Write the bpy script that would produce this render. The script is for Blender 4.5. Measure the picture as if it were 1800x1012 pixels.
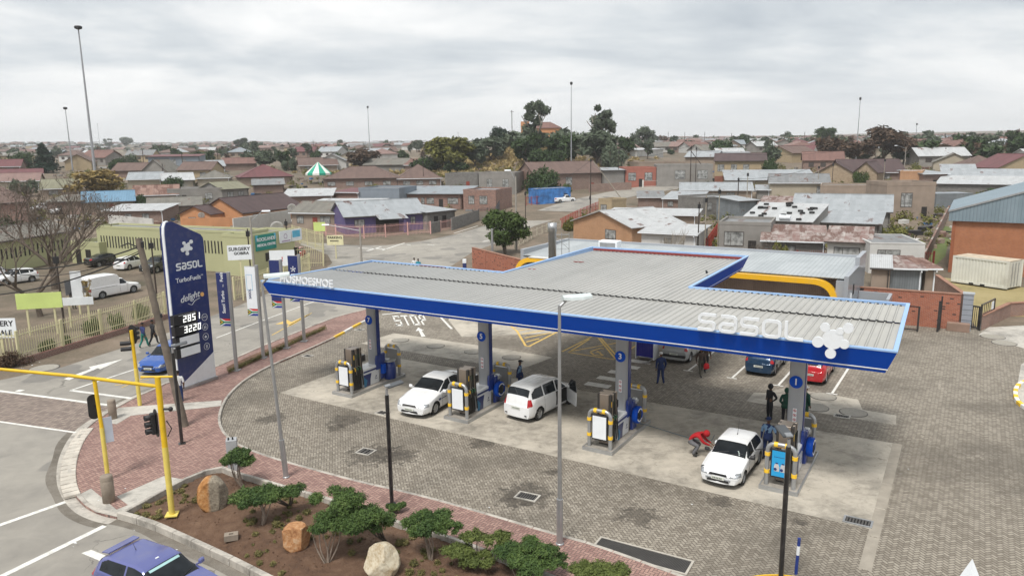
import bpy, bmesh, math, random
import numpy as np
from mathutils import Vector, Matrix
for o in list(bpy.data.objects): bpy.data.objects.remove(o)
SC = bpy.context.scene; COL = SC.collection
PI = math.pi; R = math.radians
# ------------------------------------------------------------------ camera, sky, sun, exposure
FPX, CX, CY, CAMH = 1300.0, 900.0, 506.0, 13.0
PITCH = math.atan((506-260)/1300.0); ROLL = -0.0136
cam = bpy.data.cameras.new('camera'); camo = bpy.data.objects.new('camera', cam); COL.objects.link(camo)
cam.sensor_width = 36; cam.lens = 36*FPX/1800; cam.clip_end = 30000; cam.clip_start = 0.3
camo.matrix_world = Matrix.Translation((0, 0, CAMH)) @ Matrix.Rotation(PI/2-PITCH, 4, 'X') @ Matrix.Rotation(ROLL, 4, 'Z')
SC.camera = camo
SUN_EL, SUN_AZ = R(60), R(208)        # sun direction, azimuth clockwise from +Y
w = bpy.data.worlds.new('World'); SC.world = w; w.use_nodes = True
SC.view_settings.view_transform = 'Standard'; SC.view_settings.look = 'None'
SC.view_settings.exposure = 0.20; SC.view_settings.gamma = 1
SKY_STRENGTH = 0.088
sun = bpy.data.lights.new('sun', 'SUN'); sun.energy = 3.1; sun.angle = R(15); sun.color = (1, .965, .91)
suno = bpy.data.objects.new('sun', sun); COL.objects.link(suno)
sd = Vector((math.sin(SUN_AZ)*math.cos(SUN_EL), math.cos(SUN_AZ)*math.cos(SUN_EL), math.sin(SUN_EL)))
suno.rotation_euler = sd.to_track_quat('Z', 'Y').to_euler(); suno.location = (0, 0, 60)

# ------------------------------------------------------------------ shader maths helper
class X:
    def __init__(s, nt, sock): s.nt = nt; s.s = sock
    def _m(s, op, *a):
        n = s.nt.nodes.new('ShaderNodeMath'); n.operation = op
        for i, v in enumerate((s,)+a):
            if isinstance(v, X): s.nt.links.new(v.s, n.inputs[i])
            else: n.inputs[i].default_value = v
        return X(s.nt, n.outputs[0])
    def __add__(s, o): return s._m('ADD', o)
    def __sub__(s, o): return s._m('SUBTRACT', o)
    def __mul__(s, o): return s._m('MULTIPLY', o)
    def __truediv__(s, o): return s._m('DIVIDE', o)
    def floor(s): return s._m('FLOOR')
    def fract(s): return s._m('FRACT')
    def mod(s, v): return s._m('FLOORED_MODULO', v)
    def lt(s, v): return s._m('LESS_THAN', v)
    def gt(s, v): return s._m('GREATER_THAN', v)
    def mn(s, v): return s._m('MINIMUM', v)
    def mx(s, v): return s._m('MAXIMUM', v)
    def ab(s): return s._m('ABSOLUTE')
    def clamp(s): return s.mn(1.0).mx(0.0)
    def step(s, a, b):                      # smooth ramp 0 at a .. 1 at b
        n = s.nt.nodes.new('ShaderNodeMapRange'); n.interpolation_type = 'SMOOTHSTEP'
        s.nt.links.new(s.s, n.inputs[0]); n.inputs[1].default_value = a; n.inputs[2].default_value = b
        return X(s.nt, n.outputs[0])
def mixf(a, b, f): return a + (b-a)*f if isinstance(a, X) else (b*f if a == 0 else None)
class Sh:
    """one material under construction"""
    def __init__(s, name, rough=.8, metal=0.0, spec=.4):
        s.mat = bpy.data.materials.new(name); s.mat.use_nodes = True; s.nt = s.mat.node_tree
        s.b = s.nt.nodes['Principled BSDF']; s.b.inputs['Roughness'].default_value = rough
        s.b.inputs['Metallic'].default_value = metal; s.b.inputs['Specular IOR Level'].default_value = spec
        s._geo = None
    def new(s, t): return s.nt.nodes.new(t)
    def link(s, a, b): s.nt.links.new(a.s if isinstance(a, X) else a, b)
    def coord(s, kind='Object'):
        if kind == 'World':
            return s.new('ShaderNodeNewGeometry').outputs['Position']
        return s.new('ShaderNodeTexCoord').outputs[kind]
    def sep(s, v):
        n = s.new('ShaderNodeSeparateXYZ'); s.nt.links.new(v, n.inputs[0]); return [X(s.nt, n.outputs[i]) for i in range(3)]
    def comb(s, x, y, z=0.0):
        n = s.new('ShaderNodeCombineXYZ')
        for i, v in enumerate((x, y, z)):
            if isinstance(v, X): s.nt.links.new(v.s, n.inputs[i])
            else: n.inputs[i].default_value = v
        return n.outputs[0]
    def noise(s, vec, scale, detail=3, rough=.55, dist=0.0, sc=None):
        n = s.new('ShaderNodeTexNoise'); n.inputs['Scale'].default_value = scale; n.inputs['Detail'].default_value = detail
        n.inputs['Roughness'].default_value = rough; n.inputs['Distortion'].default_value = dist
        if sc:
            m = s.new('ShaderNodeMapping'); m.inputs['Scale'].default_value = sc; s.nt.links.new(vec, m.inputs[0]); vec = m.outputs[0]
        s.nt.links.new(vec, n.inputs['Vector']); return X(s.nt, n.outputs['Fac'])
    def white(s, vec):
        n = s.new('ShaderNodeTexWhiteNoise'); n.noise_dimensions = '3D'; s.nt.links.new(vec, n.inputs['Vector']); return X(s.nt, n.outputs['Value'])
    def ramp(s, f, stops):
        n = s.new('ShaderNodeValToRGB'); s.link(f, n.inputs[0]); e = n.color_ramp.elements
        while len(e) < len(stops): e.new(.5)
        for q, (p, c) in zip(e, stops): q.position = p; q.color = (*c, 1)
        return n.outputs[0]
    def mix(s, f, a, b, mode='MIX'):
        n = s.new('ShaderNodeMix'); n.data_type = 'RGBA'; n.blend_type = mode
        for sock, v in ((n.inputs[0], f), (n.inputs[6], a), (n.inputs[7], b)):
            if isinstance(v, X): s.nt.links.new(v.s, sock)
            elif isinstance(v, (int, float)): sock.default_value = v
            elif isinstance(v, tuple): sock.default_value = (*v, 1)
            else: s.nt.links.new(v, sock)
        return n.outputs[2]
    def color(s, c):
        if isinstance(c, tuple): s.b.inputs['Base Color'].default_value = (*c, 1)
        else: s.nt.links.new(c, s.b.inputs['Base Color'])
        return s
    def bump(s, h, dist=.01, strength=1.0):
        n = s.new('ShaderNodeBump'); n.inputs['Distance'].default_value = dist; n.inputs['Strength'].default_value = strength
        s.link(h, n.inputs['Height']); s.nt.links.new(n.outputs[0], s.b.inputs['Normal']); return s
    def rgh(s, f): s.link(f, s.b.inputs['Roughness']); return s
    def wall(s):
        """(u, z) on upright faces from object coordinates"""
        tc = s.new('ShaderNodeTexCoord'); x, y, z = s.sep(tc.outputs['Object']); nx, ny, nz = s.sep(tc.outputs['Normal'])
        k = nx.ab().gt(.6); return x+(y-x)*k, z, tc.outputs['Object']

_M = {}
def M(name, color=None, rough=.7, metal=0.0, var=.12, vs=2.0, bump=0.0, spec=.4, dirt=0.0, emit=None, kind='Object'):
    """plain painted or raw surface with slight uneven colour and wear"""
    if name in _M: return _M[name]
    s = Sh(name, rough, metal, spec); co = s.coord(kind)
    n1 = s.noise(co, vs, 4); c = color
    lo = tuple(max(0, v*(1-var)) for v in c); hi = tuple(min(1, v*(1+var)) for v in c)
    col = s.ramp(n1, [(.3, lo), (.7, hi)])
    if dirt:
        n2 = s.noise(co, vs*.35, 5, .65).step(.5, .75)*dirt
        col = s.mix(n2, col, (.16, .13, .10))
    s.color(col)
    if bump: s.bump(s.noise(co, vs*9, 3), bump)
    if emit: s.b.inputs['Emission Color'].default_value = (*emit[0], 1); s.b.inputs['Emission Strength'].default_value = emit[1]
    _M[name] = s.mat; return s.mat
def paint(name, c, rough=.28, metal=0.0):
    if name in _M: return _M[name]
    s = Sh(name, rough, metal, .5); co = s.coord('Object'); n = s.noise(co, 3.0, 4)
    s.color(s.mix(n.step(.45, .8)*.14, c, (.30, .27, .23))); s.b.inputs['Coat Weight'].default_value = .6; s.b.inputs['Coat Roughness'].default_value = .12
    _M[name] = s.mat; return s.mat
def brick(name, c1, c2, mortar=(.42, .38, .33), w=.23, h=.085, size=1.0, rough=.9, spots=None):
    if name in _M: return _M[name]
    s = Sh(name, rough); u, z, co = s.wall()
    b = s.new('ShaderNodeTexBrick'); b.inputs['Scale'].default_value = 1; b.inputs['Brick Width'].default_value = w*size; b.inputs['Row Height'].default_value = h*size
    b.inputs['Mortar Size'].default_value = .010*size; b.inputs['Color1'].default_value = (*c1, 1); b.inputs['Color2'].default_value = (*c2, 1); b.inputs['Mortar'].default_value = (*mortar, 1)
    s.nt.links.new(s.comb(u, z, 0.0), b.inputs['Vector'])
    col = b.outputs['Color']
    n = s.noise(co, .8, 5, .6); col = s.mix(n.step(.4, .75)*.35, col, tuple(v*.55 for v in c1))
    if spots:
        q = s.white(s.comb((u/(w*size)).floor(), (z/(h*size)).floor())).gt(.965); col = s.mix(q, col, spots)
    s.color(col); s.bump(X(s.nt, b.outputs['Fac'])*-1.0, .006); _M[name] = s.mat; return s.mat
def roofing(name, c, c2=None, pitch=.18, rust=0.0, rough=.5, metal=.35, tiles=False, depth=.02):
    """profiled sheet or tile roof, ribs running down the slope"""
    if name in _M: return _M[name]
    s = Sh(name, rough, metal); tc = s.new('ShaderNodeTexCoord'); x, y, z = s.sep(tc.outputs['Object']); nx, ny, nz = s.sep(tc.outputs['Normal'])
    k = nx.ab().gt(.12); u = x+(y-x)*k; v = y+(x-y)*k
    n = s.noise(tc.outputs['Object'], .9, 5, .62)
    sheet = s.white(s.comb((u/.76).floor(), (v/3.1).floor()))
    c2 = c2 or tuple(q*.72 for q in c)
    col = s.ramp(n*.7+sheet*.3, [(.3, c2), (.62, c)])
    if rust:
        r = s.noise(tc.outputs['Object'], 1.3, 6, .7, .4, (1, .35, 1))+(sheet-.5)*.35
        col = s.mix(r.step(.62-.3*rust, .78-.2*rust), col, (.16, .06, .035))
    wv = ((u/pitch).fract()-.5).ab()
    if tiles:
        row = ((v/.34).fract()); hgt = wv*.6+row*.6
        col = s.mix(row.lt(.16)*.45, col, tuple(q*.35 for q in c))
    else: hgt = wv
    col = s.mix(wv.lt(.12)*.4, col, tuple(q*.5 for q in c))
    s.color(col); s.bump(hgt, depth); _M[name] = s.mat; return s.mat
def glass(name='window glass', c=(.03, .035, .04), rough=.06):
    if name in _M: return _M[name]
    s = Sh(name, rough, 0, .28); co = s.coord('Object'); n = s.noise(co, 1.7, 2)
    s.color(s.ramp(n, [(.35, c), (.7, tuple(v*2.2 for v in c))])); _M[name] = s.mat; return s.mat

# ------------------------------------------------------------------ mesh builder
class MB:
    def __init__(s, mat=None): s.v = []; s.f = []; s.fm = []; s.mats = []; s.smooth = []; s.cur = 0; s.T = None; s.sm = False; s.cache = {}
    def m(s, mat):
        if mat not in s.cache: s.cache[mat] = len(s.mats); s.mats.append(mat)
        s.cur = s.cache[mat]; return s
    def pts(s, P):
        b = len(s.v)
        if s.T is not None: P = [tuple(s.T @ Vector(p)) for p in P]
        s.v += [tuple(p) for p in P]; return b
    def face(s, idx): s.f.append(tuple(idx)); s.fm.append(s.cur); s.smooth.append(s.sm)
    def poly(s, P): b = s.pts(P); s.face(range(b, b+len(P))); return s
    def box(s, x0, x1, y0, y1, z0, z1):
        b = s.pts([(x0, y0, z0), (x1, y0, z0), (x1, y1, z0), (x0, y1, z0), (x0, y0, z1), (x1, y0, z1), (x1, y1, z1), (x0, y1, z1)])
        for f in ((0, 3, 2, 1), (4, 5, 6, 7), (0, 1, 5, 4), (1, 2, 6, 5), (2, 3, 7, 6), (3, 0, 4, 7)): s.face([b+i for i in f])
        return s
    def cbox(s, c, d, rz=0.0, bev=0.0):
        """box by centre and size turned about z; bev chamfers the upright and top edges"""
        hx, hy, hz = d[0]/2, d[1]/2, d[2]/2; ca, sa = math.cos(rz), math.sin(rz)
        def t(x, y, z): return (c[0]+x*ca-y*sa, c[1]+x*sa+y*ca, c[2]+z)
        if bev <= 0:
            b = s.pts([t(*q) for q in ((-hx, -hy, -hz), (hx, -hy, -hz), (hx, hy, -hz), (-hx, hy, -hz), (-hx, -hy, hz), (hx, -hy, hz), (hx, hy, hz), (-hx, hy, hz))])
            for f in ((0, 3, 2, 1), (4, 5, 6, 7), (0, 1, 5, 4), (1, 2, 6, 5), (2, 3, 7, 6), (3, 0, 4, 7)): s.face([b+i for i in f])
            return s
        e = min(bev, hx*.9, hy*.9, hz*.9)
        def ring(a, z): return [t(*q, z) for q in ((-hx+e, -hy+a), (hx-e, -hy+a), (hx-a, -hy+e), (hx-a, hy-e), (hx-e, hy-a), (-hx+e, hy-a), (-hx+a, hy-e), (-hx+a, -hy+e))]
        s.loft([ring(e*.6, -hz), ring(0, -hz+e*.6), ring(0, hz-e), ring(e*.7, hz)], cap=True); return s
    def loft(s, rings, cap=False, closed=True):
        n = len(rings[0]); bs = [s.pts(r) for r in rings]
        for a, b in zip(bs, bs[1:]):
            for i in range(n if closed else n-1):
                j = (i+1) % n; s.face((a+i, a+j, b+j, b+i))
        if cap: s.face([bs[0]+i for i in range(n)][::-1]); s.face([bs[-1]+i for i in range(n)])
        return s
    def tube(s, P, r, n=8, cap=True):
        P = [Vector(p) for p in P]; rs = r if isinstance(r, (list, tuple)) else [r]*len(P)
        rings = []; up = None
        for i, p in enumerate(P):
            d = (P[min(i+1, len(P)-1)]-P[max(i-1, 0)])
            if d.length < 1e-9: d = Vector((0, 0, 1))
            d.normalize()
            if up is None: up = Vector((0, 0, 1)) if abs(d.z) < .9 else Vector((1, 0, 0))
            a = d.cross(up)
            if a.length < 1e-4: a = d.cross(Vector((0, 1, 0.01)))
            a.normalize(); b = a.cross(d)
            if i == 0: a0, b0 = a, b
            up = b if abs(b.dot(d)) < .99 else up
            rings.append([p+(a*math.cos(2*PI*k/n)+b*math.sin(2*PI*k/n))*rs[i] for k in range(n)])
        o = s.sm; s.sm = n > 5; s.loft(rings); s.sm = o
        if cap:
            c = len(s.v); s.pts([tuple(q) for q in rings[0]]); s.face(range(c, c+n)); c = len(s.v); s.pts([tuple(q) for q in rings[-1]]); s.face(list(range(c, c+n))[::-1])
        return s
    def lathe(s, prof, c=(0, 0, 0), n=16, axis='Z', cap=True):
        rings = []
        for r, z in prof:
            ring = []
            for k in range(n):
                a = 2*PI*k/n; q = (r*math.cos(a), r*math.sin(a), z)
                if axis == 'Y': q = (q[0], q[2], q[1])
                if axis == 'X': q = (q[2], q[0], q[1])
                ring.append((c[0]+q[0], c[1]+q[1], c[2]+q[2]))
            rings.append(ring)
        o = s.sm; s.sm = True; s.loft(rings, cap=cap); s.sm = o; return s
    def ball(s, c, r, n=10, m=6, sq=(1, 1, 1)):
        rr = [(max(1e-3, math.sin(PI*i/m)), -math.cos(PI*i/m)) for i in range(m+1)]
        rings = [[(c[0]+r*sq[0]*q*math.cos(2*PI*k/n), c[1]+r*sq[1]*q*math.sin(2*PI*k/n), c[2]+r*sq[2]*z) for k in range(n)] for q, z in rr]
        o = s.sm; s.sm = True; s.loft(rings); s.sm = o; return s
    def prism(s, P, z0, z1):
        """upright prism over polygon P (x, y)"""
        n = len(P); b = s.pts([(p[0], p[1], z0) for p in P]+[(p[0], p[1], z1) for p in P])
        s.face([b+i for i in range(n)][::-1]); s.face([b+n+i for i in range(n)])
        for i in range(n): j = (i+1) % n; s.face((b+i, b+j, b+n+j, b+n+i))
        return s
    def slab(s, P, dvec):
        """polygon P (3d) thickened along dvec"""
        n = len(P); dv = Vector(dvec); b = s.pts([tuple(p) for p in P]+[tuple(Vector(p)+dv) for p in P])
        s.face([b+i for i in range(n)][::-1]); s.face([b+n+i for i in range(n)])
        for i in range(n): j = (i+1) % n; s.face((b+i, b+j, b+n+j, b+n+i))
        return s
    def mesh(s, name):
        me = bpy.data.meshes.new(name); me.from_pydata(s.v, [], s.f)
        for m in s.mats: me.materials.append(m)
        me.polygons.foreach_set('material_index', s.fm); me.polygons.foreach_set('use_smooth', s.smooth)
        bm = bmesh.new(); bm.from_mesh(me)
        if len(s.f) < 60000: bmesh.ops.recalc_face_normals(bm, faces=bm.faces)
        big = [f for f in bm.faces if len(f.verts) > 4]
        if big: bmesh.ops.triangulate(bm, faces=big)
        bm.to_mesh(me); bm.free(); me.update(); return me
def tag(o, label=None, cat=None, group=None, kind=None):
    if label: o['label'] = label
    if cat: o['category'] = cat
    if group: o['group'] = group
    if kind: o['kind'] = kind
    return o
def link(name, me, parent=None, loc=None, rz=None):
    o = bpy.data.objects.new(name, me); COL.objects.link(o)
    if parent is not None: o.parent = parent
    if loc is not None: o.location = loc
    if rz is not None: o.rotation_euler = (0, 0, rz)
    return o
def part(name, mb, parent, label=None, loc=None, rz=None):
    o = link(name, mb.mesh(name) if isinstance(mb, MB) else mb, parent, loc, rz)
    if label: o['label'] = label
    return o
def thing(name, label, cat, loc=(0, 0, 0), rz=0.0, group=None):
    o = bpy.data.objects.new(name, None); COL.objects.link(o); o.empty_display_size = .3
    o.location = loc; o.rotation_euler = (0, 0, rz); return tag(o, label, cat, group)
def solo(name, label, cat, mb, loc=(0, 0, 0), rz=0.0, group=None): return tag(part(name, mb, None, None, loc, rz), label, cat, group)
def struct(name, mb, loc=None): return tag(part(name, mb, None, None, loc), kind='structure')
KIDS = {}
def dup(root, loc, rz, label=None, group=None, scale=None):
    r = root.copy(); COL.objects.link(r); r.location = loc; r.rotation_euler = (0, 0, rz)
    if scale is not None: r.scale = scale
    if label: r['label'] = label
    if group: r['group'] = group
    if root not in KIDS: KIDS[root] = [(c, list(c.children)) for c in root.children]
    for ch, gs in KIDS[root]:
        c = ch.copy(); COL.objects.link(c); c.parent = r
        for g in gs:
            d = g.copy(); COL.objects.link(d); d.parent = c
    return r

# ------------------------------------------------------------------ from the survey of the place to metres
ZK = [(0, 0), (135, 0), (165, 1.0), (200, 4.6), (280, 7.4), (400, 9.8), (700, 14), (1400, 24), (2600, 39), (4200, 52), (9000, 70)]
def T(x, y):
    d = math.hypot(x, y)
    if d <= 135: return 0.0
    z = 0
    for (a, za), (b, zb) in zip(ZK, ZK[1:]):
        if d <= b: z = za+(zb-za)*(d-a)/(b-a); break
    else: z = 70
    z += 7.2*math.exp(-((x-12)/34)**2-((y-268)/36)**2)      # the koppie
    z += (2.5*math.sin(x/170+.6)+1.5*math.sin(x/61+y/150))*min(1, max(0, (d-320)/500))
    return z
def ray(x, y):
    X_, Y_ = x-CX, y-CY; c, s = math.cos(-ROLL), math.sin(-ROLL); X_, Y_ = X_*c-Y_*s, X_*s+Y_*c
    a, b = 1.0, -Y_/FPX; c, s = math.cos(PITCH), math.sin(PITCH)
    return Vector((X_/FPX, a*c+b*s, -a*s+b*c))
def G(x, y, z=0.0):
    """ground point seen at (x, y) of the survey picture, on the level z or on the terrain when far"""
    d = ray(x, y)
    if d.z < -1e-4:
        t = (z-CAMH)/d.z; p = Vector((0, 0, CAMH))+d*t
        if math.hypot(p.x, p.y) < 135: return p
    t = 100.0
    while t < 9000:
        p = Vector((0, 0, CAMH))+d*t
        if p.z < T(p.x, p.y)+z: return p
        t += .25 if t < 400 else 2
    return p
def prj(p):
    q = camo.matrix_world.inverted() @ Vector(p); return (CX+FPX*q.x/-q.z, CY-FPX*q.y/-q.z)
def hpx(p, ytop):
    """height above p that reaches picture row ytop"""
    lo, hi = 0.0, 80.0
    for _ in range(40):
        m = (lo+hi)/2
        if prj((p[0], p[1], p[2]+m))[1] > ytop: lo = m
        else: hi = m
    return lo
def P2(pts, z=0.0): return [G(x, y, z) for x, y in pts]
TH = -0.554
OS = G(458.5, 493.4, 6.05); OS.z = 0
def S(u, v, z=0.0): return (OS.x+u*math.cos(TH)-v*math.sin(TH), OS.y+u*math.sin(TH)+v*math.cos(TH), z)
# ------------------------------------------------------------------ sky: the Nishita sky seen through layered cloud
SC.world.name = 'World'
nt = w.node_tree; nt.nodes.clear()
out = nt.nodes.new('ShaderNodeOutputWorld'); bg = nt.nodes.new('ShaderNodeBackground'); bg.inputs[1].default_value = SKY_STRENGTH
sky = nt.nodes.new('ShaderNodeTexSky'); sky.sky_type = 'NISHITA'; sky.sun_disc = False; sky.sun_elevation = SUN_EL; sky.sun_rotation = SUN_AZ; sky.air_density = 1.0; sky.dust_density = 2.5
hs = Sh.__new__(Sh); hs.nt = nt
tc = nt.nodes.new('ShaderNodeTexCoord'); x_, y_, z_ = hs.sep(tc.outputs['Generated'])
den = z_.mx(0.0)+.20; pv = hs.comb(x_/den, y_/den, 0.0)
n1 = hs.noise(pv, .75, 6, .55, .4, (.75, 1.0, 1)); n2 = hs.noise(pv, 2.4, 7, .6, .5, (.8, 1.0, 1))
cl = (n1*.8+n2*.2)
ccol = hs.ramp(cl, [(.37, (5.6, 6.15, 6.7)), (.46, (7.3, 7.75, 8.1)), (.53, (9.2, 9.4, 9.5)), (.62, (11.0, 11.0, 10.9))])
hz = z_.step(.0, .10); ccol = hs.mix(hz, (9.6, 9.75, 9.85), ccol)
cover = cl.step(.20, .40)*.08+.90
col = hs.mix(cover, sky.outputs[0], ccol)
nt.links.new(col, bg.inputs[0]); nt.links.new(bg.outputs[0], out.inputs[0])

# ------------------------------------------------------------------ ground materials
def paver(name, c1, c2, joint, unit=.1, rot=.0, stain=.5, worn=.5, bmp=.006, blobs=()):
    s = Sh(name, .86); x, y, z = s.sep(s.coord('World'))
    ca, sa = math.cos(rot), math.sin(rot); wc = s.coord('World')
    X_ = (x*ca+y*sa)/unit; Y_ = (y*ca-x*sa)/unit
    i, j = X_.floor(), Y_.floor(); fx, fy = X_.fract(), Y_.fract(); k = (i-j).mod(4.0)
    hor = k.lt(1.5); k0 = k.lt(.5); k1 = hor-k0; k3 = k.gt(2.5); k2 = k.gt(1.5)-k3
    inv = fx*-1.0+1.0; inw = fy*-1.0+1.0
    dh = fy.mn(inw).mn(fx+k1*9.0).mn(inv+k0*9.0); dv = fx.mn(inv).mn(fy+k2*9.0).mn(inw+k3*9.0)
    d = dh*hor+dv*(hor*-1.0+1.0); jt = d.step(.03, .15)
    idn = s.white(s.comb(i-k1, j-k2, 0.0))
    big = s.noise(wc, .16, 5, .62); mid = s.noise(wc, .9, 5, .6); fine = s.noise(wc, 30, 2)
    tone = idn*.55+mid*.3+fine*.15
    col = s.ramp(tone, [(.25, c2), (.72, c1)])
    col = s.mix(big.step(.46, .64)*stain, col, tuple(v*.48 for v in c2))
    lite = s.noise(wc, .33, 5, .7, .8).step(.58, .72)*worn*(idn.gt(.4)*.6+.4)
    col = s.mix(lite, col, tuple(min(1, v*1.30+.03) for v in c1))
    col = s.mix(jt*-1.0+1.0, col, joint)
    sp = s.noise(wc, 2.6, 6, .7, 1.2).step(.70, .76)*.55; col = s.mix(sp, col, (.05, .045, .04))
    rag = s.noise(wc, 2.6, 6, .72, .8)*3.4-1.55
    for bx, by, br in blobs:
        p_ = G(bx, by); dx, dy = x-p_.x, y-p_.y; dd = (dx*dx+dy*dy)._m('SQRT')/(br*1.15)+rag; col = s.mix((dd*-1.0+1.0).step(-.05, .3)*(idn*.5+.4), col, (.055, .047, .038))
    s.color(col).bump(jt, bmp); return s.mat
PAVE = paver('grey interlocking paving', (.315, .282, .232), (.20, .174, .140), (.08, .068, .053), .115, TH+.78, .55, .6, blobs=((605, 740, .9), (590, 752, .5), (655, 800, 1.2), (700, 800, .9), (925, 868, 1.1), (905, 878, .7), (850, 778, .7), (480, 735, .8), (1265, 880, .5), (1405, 918, .3), (1120, 905, .8), (970, 830, .4)))
RED = paver('red clay paving', (.37, .235, .195), (.25, .145, .125), (.11, .08, .07), .11, TH+.0, .35, .45)
CROSSB = paver('worn crossing brick', (.31, .25, .21), (.19, .15, .13), (.09, .075, .065), .13, TH+.4, .5, .4)
def mkconc(name, c, dark, scale=1.0, spots=.5):
    s = Sh(name, .8); wc = s.coord('World'); a = s.noise(wc, .35*scale, 6, .62); b = s.noise(wc, 2.2*scale, 6, .7, .6); f = s.noise(wc, 60, 2)
    col = s.ramp(a*.6+b*.3+f*.1, [(.38, tuple(v*.5 for v in c)), (.51, c), (.63, tuple(min(1, v*1.22) for v in c))])
    sp = s.noise(wc, 3.3*scale, 6, .72, 1.5).step(.60, .72)*spots; col = s.mix(sp, col, dark)
    st = s.noise(wc, .8*scale, 5, .65, .9, (1, 2.4, 1)).step(.52, .66)*.45; col = s.mix(st, col, tuple(v*.6 for v in c))
    s.color(col).bump(f*.5+b, .004); return s.mat
CONC = mkconc('stained concrete slab', (.42, .382, .32), (.09, .078, .06), 1.0, .85)
CONC2 = mkconc('cast concrete', (.45, .425, .38), (.16, .14, .12), 1.6, .3)
KERB = mkconc('kerb concrete', (.42, .39, .345), (.14, .12, .10), 2.5, .4)
def mkasph():
    s = Sh('worn asphalt', .88); wc = s.coord('World'); a = s.noise(wc, .10, 5, .6, .6); b = s.noise(wc, .7, 6, .65, .4); f = s.noise(wc, 55, 3)
    col = s.ramp(a*.55+b*.35+f*.15, [(.36, (.175, .164, .148)), (.52, (.27, .252, .222)), (.68, (.36, .335, .29))])
    pt = s.noise(wc, .22, 2, .4, .2).step(.60, .615)*.42; col = s.mix(pt, col, (.095, .093, .092))
    cr = s.new('ShaderNodeTexVoronoi'); cr.feature = 'DISTANCE_TO_EDGE'; cr.inputs['Scale'].default_value = .28; wn = s.noise(wc, .8, 4)
    mp = s.new('ShaderNodeVectorMath'); mp.operation = 'ADD'; s.nt.links.new(wc, mp.inputs[0]); s.link(s.comb(wn*1.8, wn*1.4, 0.0), mp.inputs[1]); s.nt.links.new(mp.outputs[0], cr.inputs['Vector'])
    ck = X(s.nt, cr.outputs['Distance']).lt(.006)*s.noise(wc, .12, 3).step(.5, .6); col = s.mix(ck*.55, col, (.06, .055, .05))
    s.color(col).bump(f, .006); return s.mat
ASPH = mkasph()
def mkdirt(name, c1, c2, c3, sc=1.0, bmp=.03):
    s = Sh(name, .95); wc = s.coord('World'); a = s.noise(wc, .12*sc, 6, .65); b = s.noise(wc, 1.4*sc, 6, .7, .5); f = s.noise(wc, 22*sc, 4)
    col = s.ramp(a*.45+b*.35+f*.3, [(.40, c1), (.54, c2), (.70, c3)]); s.color(col).bump(f+b*2.0, bmp); return s.mat
DIRT = mkdirt('bare brown earth', (.15, .115, .085), (.235, .185, .14), (.31, .255, .20))
SOIL = mkdirt('red planting soil', (.07, .04, .026), (.145, .082, .05), (.25, .16, .105), 2.0, .05)
VELD = mkdirt('dry winter veld', (.10, .095, .055), (.30, .24, .13), (.42, .34, .19), .6)
LAWN = mkdirt('yellow dry lawn', (.20, .17, .07), (.33, .27, .13), (.38, .31, .16), 1.5)
GREENG = mkdirt('short green grass', (.06, .09, .025), (.11, .15, .045), (.2, .19, .09), 1.6)
def mkterr():
    s = Sh('township ground', .95); wc = s.coord('World'); a = s.noise(wc, .02, 6, .65); b = s.noise(wc, .25, 6, .7, .5); f = s.noise(wc, 5, 5, .7)
    col = s.ramp(a*.35+b*.4+f*.25, [(.36, (.06, .06, .035)), (.47, (.13, .105, .075)), (.56, (.20, .155, .115)), (.68, (.27, .225, .18))]); s.color(col).bump(f, .03); return s.mat
# terrain: polar sheet to the horizon
def terrain():
    radii = [0, 20, 45, 75, 105, 134]+[134*1.028**i for i in range(1, 155)]; radii = [r for r in radii if r < 3050]
    n = 260; vs = []; fs = []
    vs.append((0, 0, 0))
    for r in radii[1:]:
        for k in range(n):
            a = 2*PI*k/n; x, y = r*math.cos(a), r*math.sin(a); vs.append((x, y, T(x, y)))
    for k in range(n): fs.append((0, 1+k, 1+(k+1) % n))
    for i in range(len(radii)-2):
        b = 1+i*n
        for k in range(n): fs.append((b+k, b+n+k, b+n+(k+1) % n, b+(k+1) % n))
    me = bpy.data.meshes.new('ground'); me.from_pydata(vs, [], fs); me.materials.append(mkterr()); me.polygons.foreach_set('use_smooth', [True]*len(fs)); me.update()
    tag(link('ground', me), kind='structure')
terrain()
def sheet(name, pts, z, mat, px=True, kind='structure', label=None):
    P = [G(x, y, z) for x, y in pts] if px else [S(u, v, z) for u, v in pts]
    mb = MB().m(mat); mb.poly([(p[0], p[1], z) for p in P]); o = struct(name, mb); return o
def catm(P, n=6, closed=False):
    P = [Vector(p) for p in P]; out = []; N = len(P)
    for i in range(N if closed else N-1):
        g = (lambda k: P[k % N]) if closed else (lambda k: P[min(max(k, 0), N-1)])
        a, b, c, d = g(i-1), g(i), g(i+1), g(i+2)
        for k in range(n):
            t = k/n; out.append(.5*((2*b)+(c-a)*t+(2*a-5*b+4*c-d)*t*t+(3*b-a-3*c+d)*t**3))
    if not closed: out.append(P[-1])
    return out
def offs(line, o):
    res = []
    for i, p in enumerate(line):
        d = line[min(i+1, len(line)-1)]-line[max(i-1, 0)]; d = Vector((d[0], d[1], 0)); d.normalize(); res.append(Vector((p[0]-d.y*o, p[1]+d.x*o, 0)))
    return res
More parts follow.
